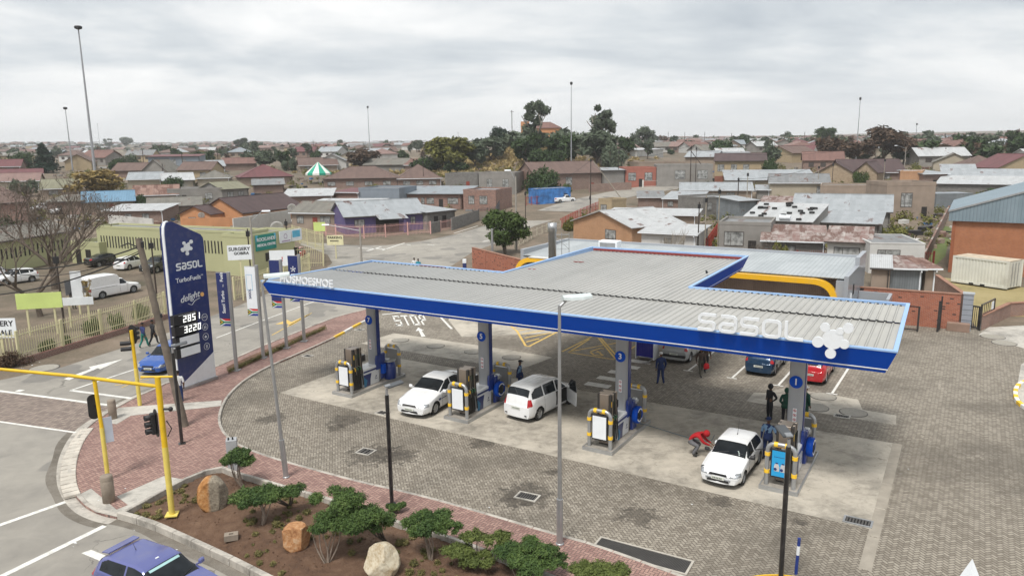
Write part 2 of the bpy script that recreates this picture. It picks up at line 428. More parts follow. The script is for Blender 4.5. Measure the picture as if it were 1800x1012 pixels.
def kerb(name, line, w_, h, mat, label, blk=1.0, cat='kerb', gap=.012, z0=0.0, mats=None, rnd=0.0, group=None):
    """row of kerb blocks along a ground line, to its left"""
    L = [0]; 
    for a, b in zip(line, line[1:]): L.append(L[-1]+(Vector(b[:2])-Vector(a[:2])).length)
    def at(s_):
        for i in range(len(L)-1):
            if s_ <= L[i+1] or i == len(L)-2:
                t = (s_-L[i])/max(1e-6, L[i+1]-L[i]); return Vector((line[i][0]+(line[i+1][0]-line[i][0])*t, line[i][1]+(line[i+1][1]-line[i][1])*t))
    mb = MB().m(mat); n = max(1, round(L[-1]/blk)); st = L[-1]/n; rr = random.Random(5)
    for k in range(n):
        a, b = at(k*st+gap), at((k+1)*st-gap); d = (b-a).normalized(); nn = Vector((-d.y, d.x)); j = rr.uniform(-rnd, rnd); e = .02
        if mats: mb.m(mats[k % len(mats)])
        q = [a, b, b+nn*w_, a+nn*w_]; z1 = z0+h+j
        mb.loft([[(p.x, p.y, z0-.05) for p in q], [(p.x, p.y, z1-e) for p in q], [(p.x, p.y, z1) for p in (a+nn*e+d*e, b+nn*e-d*e, b+nn*(w_-e)-d*e, a+nn*(w_-e)+d*e)]], cap=True)
    o = part(name, mb, None); tag(o, kind='structure'); return o
# --- outlines -------------------------------------------------------
ISL = [(652, 562), (628, 573), (598, 590), (560, 608), (515, 628), (470, 648), (432, 670), (405, 695), (392, 718), (388, 742), (398, 765), (425, 785), (470, 803), (520, 818), (575, 833), (640, 850), (720, 868), (800, 889), (880, 912), (960, 936), (1040, 958), (1120, 986), (1200, 1015), (1290, 1050)]
isl = catm([G(x, y) for x, y in ISL], 4)
ROADE = [(676, 538), (640, 546), (600, 556), (570, 566), (520, 586), (470, 606), (420, 628), (380, 646), (330, 664), (288, 677), (262, 690), (240, 699), (222, 708), (208, 716), (190, 726), (172, 738), (152, 752), (136, 772), (124, 797), (119, 822), (121, 848), (132, 872), (152, 893), (180, 906), (206, 912)]
roade = catm([G(x, y) for x, y in ROADE], 4)
PLB = [(206, 912), (262, 929), (320, 955), (380, 983), (430, 1008), (520, 1055), (640, 1120)]   # planter road kerb
plb = catm([G(x, y) for x, y in PLB], 4)
PLT = [(216, 909), (262, 884), (300, 862), (340, 843), (389, 826), (400, 833), (455, 848), (520, 868), (560, 878), (620, 898), (680, 919), (740, 937), (800, 955), (860, 978), (930, 1004), (1000, 1034), (1100, 1080)]
plt_ = catm([G(x, y) for x, y in PLT], 3)
# asphalt: the whole road space left of and behind the station
asph = [(-260, 1150), (-260, 640), (0, 668), (60, 655), (110, 645), (150, 632), (230, 607), (300, 583), (360, 560), (410, 541), (470, 516), (530, 492), (570, 475), (584, 462), (576, 448), (548, 436), (528, 430), (530, 424), (560, 427), (620, 431), (680, 431), (740, 424), (800, 412), (850, 397), (900, 378), (960, 371), (1010, 372), (940, 397), (880, 425), (832, 442), (790, 470), (740, 500), (676, 538)]
mb = MB().m(ASPH); mb.poly([(p.x, p.y, .004) for p in P2(asph)]+[(p.x, p.y, .004) for p in roade[1:]]+[(p.x, p.y, .004) for p in plb[1:]]); struct('road', mb)
# far street climbing past the koppie, follows the terrain
cen = [(980, 372), (1010, 361), (1050, 351), (1090, 342), (1130, 335), (1170, 329), (1195, 325)]
cl_ = [G(x, y) for x, y in cen]; mb = MB().m(ASPH); Lp = []
for i, p in enumerate(cl_):
    d = (cl_[min(i+1, len(cl_)-1)]-cl_[max(i-1, 0)]); d.z = 0; d.normalize(); n_ = Vector((-d.y, d.x, 0)); row = []
    for k in range(7):
        q = p+n_*(k-3)*1.45; row.append((q.x, q.y, max(T(q.x, q.y), 0)+.06))
    Lp.append(row)
mb.loft(Lp, closed=False); struct('street', mb)
# forecourt
fore = [(p.x, p.y, .004) for p in isl]+[(S(u, v)[0], S(u, v)[1], .004) for u, v in ((60, -30), (60, 20), (36.6, 22), (36.9, 31.5), (34.4, 35.6), (33.3, 32.8), (26.3, 32.7), (1.0, 32.7), (-12.0, 33), (-13.9, 40.4))]+[(p.x, p.y, .004) for p in P2([(760, 485), (715, 505), (672, 540)])]
mb = MB().m(PAVE); mb.poly(fore); struct('forecourt', mb)
# pavement slab (red brick) between the forecourt and the road
pav = list(isl)[:]; innerp = offs(isl, -.0)
outer = offs(roade, 0); 
mb = MB().m(RED)
poly = [(p.x, p.y) for p in isl[::-1]]            # from far right back to the top
tp = [(p.x, p.y) for p in roade]
pt = [(p.x, p.y) for p in plt_]
mb.prism(poly[:]+tp+pt, -.05, .095); struct('pavement', mb)
# planter soil
rp = random.Random(2)
pl = [(p.x, p.y) for p in plt_[::-1]]+[(p.x, p.y) for p in plb]
def inpoly(x, y, P):
    c = False; n = len(P)
    for i in range(n):
        x1, y1 = P[i]; x2, y2 = P[i-1]
        if (y1 > y) != (y2 > y) and x < (x2-x1)*(y-y1)/(y2-y1)+x1: c = not c
    return c
def dpoly(x, y, P):
    b = 9e9
    for i in range(len(P)):
        x1, y1 = P[i-1]; x2, y2 = P[i]; L2 = (x2-x1)**2+(y2-y1)**2
        t = 0 if L2 == 0 else max(0, min(1, ((x-x1)*(x2-x1)+(y-y1)*(y2-y1))/L2)); b = min(b, math.hypot(x-x1-t*(x2-x1), y-y1-t*(y2-y1)))
    return b
def soil_z(x, y):
    d = dpoly(x, y, pl); return .03+.16*min(1, d/1.2)+.05*math.sin(x*2.1+1)*math.sin(y*1.7)+.02*math.sin(x*7)*math.sin(y*6+1)
xs = [p[0] for p in pl]; ys = [p[1] for p in pl]; st = .22
nx = int((max(xs)-min(xs))/st)+2; ny = int((max(ys)-min(ys))/st)+2; idx = {}; mb = MB().m(SOIL); mb.sm = True
def gid(i, j):
    if (i, j) not in idx:
        x, y = min(xs)+i*st, min(ys)+j*st; idx[(i, j)] = len(mb.v); mb.v.append((x, y, soil_z(x, y)))
    return idx[(i, j)]
for i in range(nx):
    for j in range(ny):
        x, y = min(xs)+(i+.5)*st, min(ys)+(j+.5)*st
        if inpoly(x, y, pl) and dpoly(x, y, pl) > .13: mb.face((gid(i, j), gid(i+1, j), gid(i+1, j+1), gid(i, j+1)))
mb.sm = False; mb.poly([(x, y, .02) for x, y in pl]); struct('planting_soil', mb)
kerb('kerb', roade[:], .16, .14, KERB, '', 1.0)
kerb('planter_kerb', plb, .2, .27, KERB, '', 1.0)
kerb('planter_edging', offs(plt_[::-1], .0), .14, .26, KERB, '', .95)
kerb('forecourt_kerb', isl[::-1], .13, .115, KERB, '', 1.0)
WK = M('white kerb paint', (.72, .71, .68), .6, var=.1, dirt=.4); YK = M('yellow kerb paint', (.78, .50, .04), .6, var=.1, dirt=.3)
kerb('painted_kerb', offs(isl[:10][::-1], -.02), .17, .15, WK, '', 1.3, mats=[YK, WK])
# stone setts round the corner, dropped kerb slabs, drain channel
cn = catm([G(x, y, .1) for x, y in ((165, 752), (150, 772), (139, 797), (134, 822), (135, 848), (142, 868))], 5)
kerb('corner_setts', cn[::-1], .55, .06, M('pale stone setts', (.50, .46, .40), .85, var=.2, bump=.01, dirt=.3), '', .42, gap=.03, z0=.09, rnd=.012)
gut = offs(roade, -.42)
mb = MB().m(KERB); mb.loft([[(a.x, a.y, .0105), (b.x, b.y, .0105)] for a, b in zip(offs(roade, -.02)[40:], offs(roade, -.40)[40:])], closed=False); struct('gutter', mb)
GD = mkdirt('gutter dirt', (.09, .078, .062), (.16, .142, .118), (.25, .23, .20), 1.5, .01)
for ln, a_, b_, i0 in ((roade, -.40, -.72, 44), (plb, -.0, -.38, 0)): mb = MB().m(GD); mb.loft([[(p.x, p.y, .0075), (q.x+.05*math.sin(i*.7), q.y+.05*math.sin(i*.5), .0075)] for i, (p, q) in enumerate(zip(offs(ln, a_)[i0:], offs(ln, b_)[i0:]))], closed=False); struct('gutter_dirt', mb)
sheet('dropped_kerb', [(140, 868), (160, 858), (205, 895), (232, 884), (245, 892), (206, 908), (168, 899), (148, 886)], .108, CONC2)
sheet('kerb_ramp_paving', [(205, 872), (288, 836), (330, 843), (232, 892)], .106, CONC2)
sheet('tactile_paving', [(208, 716), (390, 703), (388, 713), (230, 730), (205, 745), (180, 742)], .106, CONC2)
sheet('crossing_paving', [(-260, 720), (0, 690), (60, 694), (150, 709), (207, 717), (170, 739), (150, 753), (133, 762), (0, 740), (-260, 760)], .008, CROSSB)
# verge bed by the road with the flag poles
mb = MB().m(SOIL); vb = P2([(398, 648), (436, 630), (480, 612), (532, 590), (573, 573), (570, 579), (528, 600), (488, 620), (440, 643), (402, 660)]); mb.prism([(p.x, p.y) for p in vb], .05, .125); struct('verge_bed', mb)
# concrete slabs of the forecourt
sheet('pump_slab', [(1.35, -.42), (31.0, -.42), (31.0, 8.25), (20.8, 8.05), (2.1, 8.0), (1.35, 7.4)], .008, CONC, False)
kerb('slab_edging', [Vector(S(31.05, v)) for v in (-3.2, 8.3)], .40, .012, M('dusty edging slabs', (.30, .27, .225), .9, var=.15, dirt=.3), '', 2.4)
sheet('tank_slab', [(-2.0, 9.6), (0.2, 9.5), (10.6, 9.6), (11.1, 12.9), (7.9, 13.1), (-1.9, 12.9)], .008, CONC, False)
sheet('tank_slab', [(23.7, 10.6), (30.6, 10.7), (30.5, 12.1), (29.0, 12.15), (28.6, 13.7), (25.0, 13.9), (24.2, 12.4), (23.7, 12.2)], .008, CONC, False)
sheet('approach_slab', [(788, 562), (812, 592), (990, 585), (1000, 560), (900, 545), (800, 545)], .008, CONC)
sheet('right_slab', [(1720, 588), (1738, 575), (1830, 570), (1990, 610), (1990, 670), (1800, 612)], .008, CONC2)
# edge slab right
sheet('right_ramp', [(1812, 630), (1795, 640), (1786, 690), (1800, 712), (1990, 760), (1990, 660)], .010, CONC2)

# ------------------------------------------------------------------ road paint
WP = M('white road paint', (.66, .65, .61), .7, var=.16, vs=6, dirt=.35, kind='Object'); YP = M('yellow road paint', (.62, .42, .12), .7, var=.2, vs=5, dirt=.35)
def line(P, w_, name='road_marking', mat=None, z=.012):
    mb = MB().m(mat or WP)
    for a, b in P:
        d = Vector((b[0]-a[0], b[1]-a[1], 0)); 
        if d.length < 1e-6: continue
        d.normalize(); n_ = Vector((-d.y, d.x, 0))*w_/2; a = Vector((a[0], a[1], z)); b = Vector((b[0], b[1], z))
        mb.poly([a-n_, b-n_, b+n_, a+n_])
    return struct(name, mb)
g = lambda *p: G(*p)
line([(g(-200, 993), g(115, 882))], .22); line([(g(-100, 1063), g(184, 924))], .24)
line([(g(-200, 670), g(0, 687)), (g(0, 687), g(207, 714))], .22); line([(g(-200, 716), g(0, 741)), (g(0, 741), g(133, 760))], .15)
line([(g(124, 686), g(240, 648))], .16); line([(g(124, 686), g(232, 700))], .22)
line([(g(240, 648), g(300, 624))], .14)
line([(g(380, 594), g(470, 560)), (g(470, 560), g(560, 527)), (g(560, 527), g(640, 500))], .12)
mb = MB().m(WP); mb.poly([(p.x, p.y, .012) for p in P2([(143, 972), (160, 966), (200, 982), (200, 1000), (172, 984)])]); struct('road_marking', mb)
mb = MB().m(WP); mb.poly([(p.x, p.y, .012) for p in P2([(112, 666), (160, 648), (156, 645), (216, 631), (176, 649), (172, 647), (122, 668)])]); struct('road_arrow', mb)
line([(g(30, 686), g(40, 687))], .3)
mb = MB().m(YP); mb.poly([(p.x, p.y, .012) for p in P2([(484, 570), (505, 562), (512, 566), (550, 549), (520, 568), (510, 573), (505, 569)])]); struct('road_arrow', mb)
line([(g(202, 677), g(262, 668)), (g(214, 681), g(258, 662)), (g(478, 589), g(545, 552))], .1, mat=YP)
line([(g(672, 440), g(711, 427))], .25); line([(g(630, 436), g(680, 438)), (g(645, 441), g(670, 434))], .35)
line([(g(715, 430), g(722, 431)), (g(752, 430), g(764, 431)), (g(798, 410), g(840, 397)), (g(850, 424), g(866, 421)), (g(848, 425), g(858, 424))], .2)
line([(g(672, 553), g(706, 549))], .22)
line([(g(775, 558), g(794, 578))], .18)
# STOP and arrow on the exit lane
def glyph_map(quads, o, ux, uy, name, mat=WP):
    mb = MB().m(mat)
    for q in quads: mb.poly([(o[0]+ux[0]*x+uy[0]*y, o[1]+ux[1]*x+uy[1]*y, .013) for x, y in q])
    return struct(name, mb)
def bar(a, b, w_=.2):
    d = Vector((b[0]-a[0], b[1]-a[1])); d.normalize(); n_ = Vector((-d.y, d.x))*w_/2
    a, b = Vector(a)-d*w_*.0, Vector(b); return [tuple(a-n_), tuple(b-n_), tuple(b+n_), tuple(a+n_)]
A0 = G(697, 573); A1 = G(757, 570.5); A2 = G(689, 555)
ux = (A1-A0)/4.0; uy = (A2-A0)
SW, SH = .2, .13
def vb_(x, y0, y1): return [(x, y0), (x+SW, y0), (x+SW, y1), (x, y1)]
def hb_(x0, x1, y): return [(x0, y), (x1, y), (x1, y+SH), (x0, y+SH)]
Sg = [hb_(.0, .8, 0), hb_(0, .8, .87), hb_(0, .8, .43), vb_(0, .5, .93), vb_(.6, .05, .48), vb_(0, .05, .22), vb_(.6, .78, .93)]
Tg = [hb_(1.0, 1.85, .87), vb_(1.33, 0, .9)]
Og = [hb_(2.1, 2.8, 0), hb_(2.1, 2.8, .87), vb_(2.05, .06, .94), vb_(2.65, .06, .94)]
Pg = [vb_(3.1, 0, 1), hb_(3.1, 3.8, .87), hb_(3.1, 3.8, .4), vb_(3.65, .46, .94)]
glyph_map(Sg+Tg+Og+Pg, A0, ux, uy, 'road_lettering')
mb = MB().m(WP); mb.poly([(p.x, p.y, .013) for p in P2([(741, 592), (736, 581), (730.5, 582), (735, 575.5), (745.5, 581), (741, 581), (748, 591)])]); struct('road_arrow', mb)
# parking bays, zebra, yellow hatching, wheelchair mark: forecourt coordinates
SL = lambda u, v: S(u, v)
bays = []
for u, v0 in ((16.7, 14.5), (19.4, 14.25), (22.0, 14.1), (24.55, 14.0), (27.3, 13.95)): bays += [(SL(u, v0), SL(u+.1, 19.2)), (SL(u-.28, v0), SL(u+.28, v0+.02))]
line(bays, .13, 'bay_marking')
zb = []
for k in range(6): v = 8.95+k*1.35; zb.append((SL(15.2+.1*k, v+.3), SL(16.65+.02*k, v+.34)))
line(zb, .62, 'zebra_crossing')
px_ = lambda pts: [(G(*a), G(*b)) for a, b in pts]
line(px_([((898, 573), (909, 582)), ((909, 582), (924, 608)), ((924, 608), (933, 609)), ((931, 608), (980, 583)), ((913, 581), (936, 577)), ((918, 587), (960, 580)), ((922, 594), (968, 585)), ((925, 601), (948, 595)), ((905, 575), (920, 572))]), .16, 'yellow_hatching', YP)
line(px_([((988, 618), (1040, 592)), ((1000, 618), (1088, 602)), ((1002, 618), (1036, 596)), ((1052, 594), (1081, 630)), ((1056, 594), (1086, 628)), ((998, 619), (1080, 632)), ((1080, 631), (1130, 600)), ((1038, 619), (1044, 624)), ((1044, 624), (1058, 625)), ((1038, 618), (1046, 615)), ((1046, 615), (1056, 612)), ((1056, 612), (1062, 613)), ((1050, 617), (1060, 625)), ((1047, 619), (1056, 619))]), .13, 'yellow_bay_marking', YP)
# manhole covers and grates
IRON = M('cast iron', (.10, .095, .09), .75, .3, bump=.004); IRON2 = M('dusty manhole lid', (.30, .28, .24), .85, bump=.004, vs=8)
def manhole(p, r, label, mat=IRON2, grp='tank manholes in the concrete strips'):
    mb = MB().m(mat); mb.lathe([(r, 0), (r, .02), (r*.93, .026), (r*.9, .018), (.01, .018)], n=22); mb.m(IRON).lathe([(r*1.06, 0), (r*1.06, .012), (r*1.0, .012)], n=22, cap=False)
    return solo('manhole_cover', label, 'manhole cover', mb, (p[0], p[1], .008), group=grp)
for (x, y), l in zip(((704, 598), (766, 608), (832, 618), (899, 628), (1447, 697), (1433, 716), (1500, 725)), ('leftmost', 'second', 'third', 'fourth', 'upper', 'lower left', 'lower right')):
    if y > 690: manhole(G(x, y), .62, '%s of the round manhole covers in the concrete behind the nearest pump' % l)
    else: manhole(G(x, y), .58, '%s from the left of the manhole covers in the long concrete strip behind the pumps' % l)
def grate(c, w_, d_, rz, label, n=9, frame=CONC2, along=True, name='drain_grate', mat=IRON):
    t = thing(name, label, 'drain grate', (c[0], c[1], .008), rz)
    mb = MB().m(mat)
    for k in range(n):
        x = -w_/2+w_*(k+.5)/n; mb.box(x-w_/n*.27, x+w_/n*.27, -d_/2, d_/2, .005, .03)
    part('bars', mb, t); mb = MB().m(M('drain pit black', (.012, .012, .012), .9)); mb.poly([(-w_/2, -d_/2, .004), (w_/2, -d_/2, .004), (w_/2, d_/2, .004), (-w_/2, d_/2, .004)]); part('pit', mb, t)
    mb = MB().m(frame); e = .07
    for b_ in ((-w_/2-e, w_/2+e, -d_/2-e, -d_/2), (-w_/2-e, w_/2+e, d_/2, d_/2+e), (-w_/2-e, -w_/2, -d_/2, d_/2), (w_/2, w_/2+e, -d_/2, d_/2)): mb.box(*b_, .0, .035)
    part('frame', mb, t); return t
grate(G(1508, 917), .8, .4, TH, 'small slotted drain grate in the corner of the pump slab', 8, M('galvanised steel', (.42, .43, .44), .4, .7))
grate(G(927, 873), .75, .45, TH+.1, 'worn drain grate in the grey paving among oil stains below the lamp', 8)
grate(G(643, 794), .6, .5, TH+.1, 'dark drain cover in the paving left of the slim black lamp', 3)
grate(G(672, 726), .5, .4, TH, 'drain cover at the slab edge left of the white sedan', 3)
grate(G(1480, 732), .6, .35, TH, 'slotted plate at the end of the concrete strip with manholes', 6)
grate(G(541, 626), .5, .4, TH, 'square cover in the paving near the flag poles', 3); grate(G(632, 580), .5, .4, TH, 'square cover in the paving by the painted kerb', 3)
a, b = G(1050, 955), G(1210, 998); c = (a+b)/2; L_ = (b-a).length
an = math.atan2(b.y-a.y, b.x-a.x); grate(c, L_, .75, an, 'long black grated drain sunk in a concrete kerb between red and grey paving', 70, M('cast kerb frame', (.42, .39, .34), .85, bump=.01))
for (x, y, lab) in ((1745, 592, 'left one of two round manhole covers on the concrete beside the gate'), (1765, 603, 'nearer round manhole cover on the concrete beside the gate')):
    manhole(G(x, y), .7, lab, grp=None)
manhole(G(78, 647), .8, 'round concrete manhole cover on the far pavement across the road', grp=None)
# ------------------------------------------------------------------ lettering
TXT = {}
def text_mesh(body, size, ext=.01, bold=0.0, align='CENTER', shear=0.0, spacing=1.0, font=None):
    cu = bpy.data.curves.new('text', 'FONT'); cu.body = body; cu.size = size; cu.extrude = ext; cu.offset = bold; cu.align_x = align; cu.align_y = 'CENTER'
    cu.shear = shear; cu.space_character = spacing; cu.resolution_u = 3
    o = bpy.data.objects.new('text', cu); COL.objects.link(o); dg = bpy.context.evaluated_depsgraph_get(); dg.update()
    me = bpy.data.meshes.new_from_object(o.evaluated_get(dg)); bpy.data.objects.remove(o); return me
def text(name, body, size, mat, parent, mtx, ext=.01, **k):
    me = text_mesh(body, size, ext, **k); me.materials.clear(); me.materials.append(mat); o = link(name, me, parent); o.matrix_local = mtx; return o
def upright(x, y, z, rz=0.0, roll=0.0):
    """text plane standing up, facing local -y after turning by rz, rolled in its own plane"""
    return Matrix.Translation((x, y, z)) @ Matrix.Rotation(rz, 4, 'Z') @ Matrix.Rotation(PI/2, 4, 'X') @ Matrix.Rotation(roll, 4, 'Z')
def ribbon(mb, P, w_, y0, y1, closed=False):
    """flat stroke of width w_ along polyline P (x, z), thickened from y0 to y1, rounded ends"""
    P = [Vector((p[0], p[1])) for p in P]; N = len(P); Lr = []; Rr = []
    for i, p in enumerate(P):
        a = P[i-1] if (i or closed) else p; b = P[(i+1) % N] if (i < N-1 or closed) else p
        d1 = (p-a); d2 = (b-p); 
        if d1.length < 1e-9: d1 = d2
        if d2.length < 1e-9: d2 = d1
        d1.normalize(); d2.normalize(); n_ = Vector((-(d1+d2).y, (d1+d2).x)); n_.normalize(); k = 1/max(.5, n_.dot(Vector((-d1.y, d1.x))))
        Lr.append(p+n_*w_/2*k); Rr.append(p-n_*w_/2*k)
    rng = range(N if closed else N-1)
    for i in rng:
        j = (i+1) % N; a, b, c, d = Lr[i], Lr[j], Rr[j], Rr[i]
        bs = mb.pts([(q.x, y0, q.y) for q in (a, b, c, d)]+[(q.x, y1, q.y) for q in (a, b, c, d)])
        mb.face((bs, bs+1, bs+2, bs+3)); mb.face((bs+7, bs+6, bs+5, bs+4)); mb.face((bs, bs+4, bs+5, bs+1)); mb.face((bs+3, bs+2, bs+6, bs+7))
        if not closed and i in (0, N-2):
            if i == 0: mb.face((bs, bs+3, bs+7, bs+4))
            if i == N-2: mb.face((bs+1, bs+5, bs+6, bs+2))
def rcorner(P, r, n=4, closed=False):
    P = [Vector(p) for p in P]; out = []; N = len(P)
    for i, p in enumerate(P):
        if not closed and i in (0, N-1): out.append(tuple(p)); continue
        a = P[i-1]-p; b = P[(i+1) % N]-p; ra = min(r, a.length*.49, b.length*.49); s0 = p+a.normalized()*ra; s1 = p+b.normalized()*ra
        for k in range(n+1): t = k/n; out.append(tuple((1-t)**2*s0+2*t*(1-t)*p+t*t*s1))
    return out
def wordmark(mb, x0, z0, L_, h, y0, y1, w_=None):
    """the rounded lower-case lettering of the fuel sign, as strokes"""
    w_ = w_ or h*.20; u = L_/4.75; e = w_/2; b, t, m_ = e, h-e, h/2; c = u*.86; r = h*.24
    def S_(x): ribbon(mb, [(x0+q[0]+x, z0+q[1]) for q in rcorner([(c, t), (e, t), (e, m_+.0), (c-e, m_), (c-e, b), (0, b)], r)], w_, y0, y1)
    S_(0); x = u
    ribbon(mb, [(x0+q[0]+x, z0+q[1]) for q in rcorner([(e*1.5, t), (c-e, t), (c-e, b), (e, b), (e, m_), (c-e, m_)], r)], w_, y0, y1)
    S_(2*u); x = 3*u
    ribbon(mb, [(x0+q[0]+x, z0+q[1]) for q in rcorner([(e, t), (c-e, t), (c-e, b), (e, b)], r, closed=True)], w_, y0, y1, True)
    x = 4*u; ribbon(mb, [(x0+q[0]+x, z0+q[1]) for q in rcorner([(e, h), (e, b), (c*.95, b)], r)], w_, y0, y1)
def emblem(mb, cx, cz, R_, y0, y1, mat=None):
    """cluster of one large and six small discs"""
    for dx, dz, r in ((0, 0, 1.0), (-1.38, -.42, .56), (-.12, -1.48, .52), (1.10, -.36, .47), (-.80, 1.18, .46), (.60, .92, .36), (1.36, 1.34, .50)):
        n = 20; P = [(cx+(dx+r*math.cos(2*PI*k/n))*R_, (cz+(dz+r*math.sin(2*PI*k/n))*R_)) for k in range(n)]
        dd = .012*R_*abs(dx*3+dz) ; mb.slab([(p[0], y0-dd, p[1]) for p in P], (0, y1-y0, 0))

# ------------------------------------------------------------------ canopy
BLUE = M('signal blue cladding', (.001, .062, .43), .5, var=.03, spec=.15); BLUED = paint('deep blue panel', (.006, .03, .20), .35); NAVY = paint('navy sign face', (.008, .022, .13), .3)
TRIM = M('pale blue trim', (.30, .46, .72), .5, var=.05, dirt=.15); WHT = paint('white letters', (.74, .77, .80), .35); WHITE = M('white board', (.74, .77, .80), .5, var=.05)
GALV = M('galvanised steel', (.42, .43, .44), .42, .65, var=.15, vs=3); STEEL = M('brushed brown steel', (.30, .255, .215), .34, .6, var=.12, vs=1.5)
GREYC = paint('grey column cladding', (.32, .335, .36), .4); BLACKM = M('black plastic', (.018, .018, .02), .5); YEL = paint('yellow sleeve', (.85, .52, .02), .4)
THC = TH+.0235
def mkroof():
    s = Sh('canopy roof sheeting', .48, .25); x, y, z = s.sep(s.coord('Object')); co = s.coord('Object')
    n = s.noise(co, .25, 5, .6); st = s.noise(co, 1.0, 5, .65, .3, (1.6, .18, 1)); sh = s.white(s.comb((x/.76).floor(), (y/8.0).floor()))
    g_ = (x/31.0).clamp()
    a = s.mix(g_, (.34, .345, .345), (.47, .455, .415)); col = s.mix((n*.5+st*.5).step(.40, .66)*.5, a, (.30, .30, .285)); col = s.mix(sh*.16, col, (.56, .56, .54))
    fr = ((x-.14)/.302).fract(); col = s.mix(fr.gt(.64)*fr.lt(.76)*.55, col, (.13, .13, .125))  # rib shade and gathered dirt painted in as a dark line along each rib
    rs = s.noise(co, 1.4, 5, .7).step(.73, .78)*.55; col = s.mix(rs, col, (.28, .18, .14)); s.color(col); s.bump(n, .002); return s.mat
ROOF = mkroof()
canopy = thing('forecourt_canopy', 'long flat grey ribbed canopy with a bright blue edge over the fuel pumps', 'canopy', (OS.x, OS.y, 0), THC)
CPL = [(0, 0), (31, 0), (31, 8.8), (21.35, 8.5), (21.45, 20.4), (10.6, 20.3), (10.5, 8.3), (.55, 8.5)]
def inset(P, d):
    N = len(P); out = []
    for i in range(N):
        a, p, b = Vector(P[i-1]), Vector(P[i]), Vector(P[(i+1) % N]); d1 = (p-a).normalized(); d2 = (b-p).normalized(); n1_ = Vector((-d1.y, d1.x)); n2_ = Vector((-d2.y, d2.x))
        k = (n1_+n2_); k = k/(1+n1_.dot(n2_)); out.append(tuple(p+k*d))
    return out
def band(mb, P, d0, z0, d1, z1):
    A, B = inset(P, d0), inset(P, d1); N = len(P); a = mb.pts([(x, y, z0) for x, y in A]); b = mb.pts([(x, y, z1) for x, y in B])
    for i in range(N): j = (i+1) % N; mb.face((a+i, a+j, b+j, b+i))
mb = MB().m(BLUE); band(mb, CPL, 0, 6.02, .27, 5.32); band(mb, CPL, .30, 5.27, .33, 5.17); part('fascia', mb, canopy)
mb = MB().m(TRIM); band(mb, CPL, -.012, 6.02, -.012, 6.075); band(mb, CPL, -.012, 6.075, .14, 6.075); band(mb, CPL, .14, 6.075, .14, 5.7); band(mb, CPL, -.012, 6.02, 0, 6.0)
mb.m(WHT); band(mb, CPL, .262, 5.325, .255, 5.305); band(mb, CPL, .255, 5.305, .30, 5.265); part('edge_trim', mb, canopy)
mb = MB().m(M('white soffit panels', (.62, .63, .64), .5, var=.04)); I = inset(CPL, .33); mb.poly([(x, y, 5.172) for x, y in I]); part('soffit', mb, canopy)
def ribs(mb, x0, x1, y0, y1, za, zb, pitch=.302):
    """ribbed sheet: flat pans between raised trapezoid ribs running along y"""
    prof = [(x0, 0)]; x = .14+math.floor((x0-.14)/pitch)*pitch
    while x < x1-.02:
        for dx, dz in ((0, 0), (.215, 0), (.235, .042), (.275, .042)): 
            if x0 < x+dx < x1: prof.append((x+dx, dz))
        x += pitch
    prof.append((x1, 0)); a = mb.pts([(p, y0, za+q) for p, q in prof]); b = mb.pts([(p, y1, zb+q) for p, q in prof])
    for i in range(len(prof)-1): mb.face((a+i, a+i+1, b+i+1, b+i))
LAP = 4.75
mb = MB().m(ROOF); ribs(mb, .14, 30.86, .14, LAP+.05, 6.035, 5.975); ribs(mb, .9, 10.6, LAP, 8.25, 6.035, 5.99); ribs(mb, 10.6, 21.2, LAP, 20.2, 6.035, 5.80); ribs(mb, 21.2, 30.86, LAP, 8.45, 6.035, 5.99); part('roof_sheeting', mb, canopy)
mb = MB().m(BLACKM)
x = 3.2
while x < 30.2: mb.box(x, x+.20, LAP-.012, LAP+.0, 5.985, 6.04); mb.slab([(x+.19, LAP-.012, 5.985), (x+.31, LAP-.012, 5.985), (x+.29, LAP-.012, 6.065), (x+.21, LAP-.012, 6.065)], (0, .012, 0)); x += .302
x = 11.0
while x < 20.9: mb.box(x+.02, x+.16, 12.2, 12.24, 5.90, 5.918); x += .302
x = .95
while x < 30.6:
    if x < 10.3 or x > 21.5: mb.box(x, x+.17, 8.18 if x < 11 else 8.38, 8.22 if x < 11 else 8.42, 5.985, 6.03)
    x += .302
part('sheet_lap', mb, canopy)
RP = M('rust red primer', (.22, .035, .03), .7)
for b_ in ((10.8, 21.1, 20.10, 20.16, 5.84, 5.98), (4.5, 8.6, 8.24, 8.30, 5.99, 6.05), (12.1, 12.8, 14.15, 14.27, 5.92, 5.95), (10.9, 11.5, 10.3, 10.4, 5.95, 5.98)): part('flashing', MB().m(RP).box(*b_), canopy)
mb = MB().m(WHT); wordmark(mb, 24.2, 6.075, 3.75, .68, -.16, -.06, .105); part('lettering', mb, canopy)
mb = MB().m(WHT); emblem(mb, 28.98, 6.28, .345, -.20, -.10); part('emblem', mb, canopy)
text('lettering', 'MOSHOESHOE', .56, WHT, canopy, upright(3.5, -.09, 6.30), .03, bold=.010, spacing=1.04)
mb = MB().m(M('dark bird', (.05, .055, .06), .8)); mb.ball((20.95, 12.6, 6.14), .09, 8, 6, (.7, 1.3, .9)); mb.ball((20.95, 12.48, 6.24), .045, 8, 5); mb.tube([(20.95, 12.7, 6.13), (20.95, 12.85, 6.07)], [.05, .02], 6); mb.tube([(20.95, 12.45, 6.24), (20.95, 12.41, 6.235)], [.012, .002], 5)
bird = solo('pigeon', 'small dark pigeon perched on the blue inner edge of the canopy', 'bird', mb, (OS.x, OS.y, 0), THC)
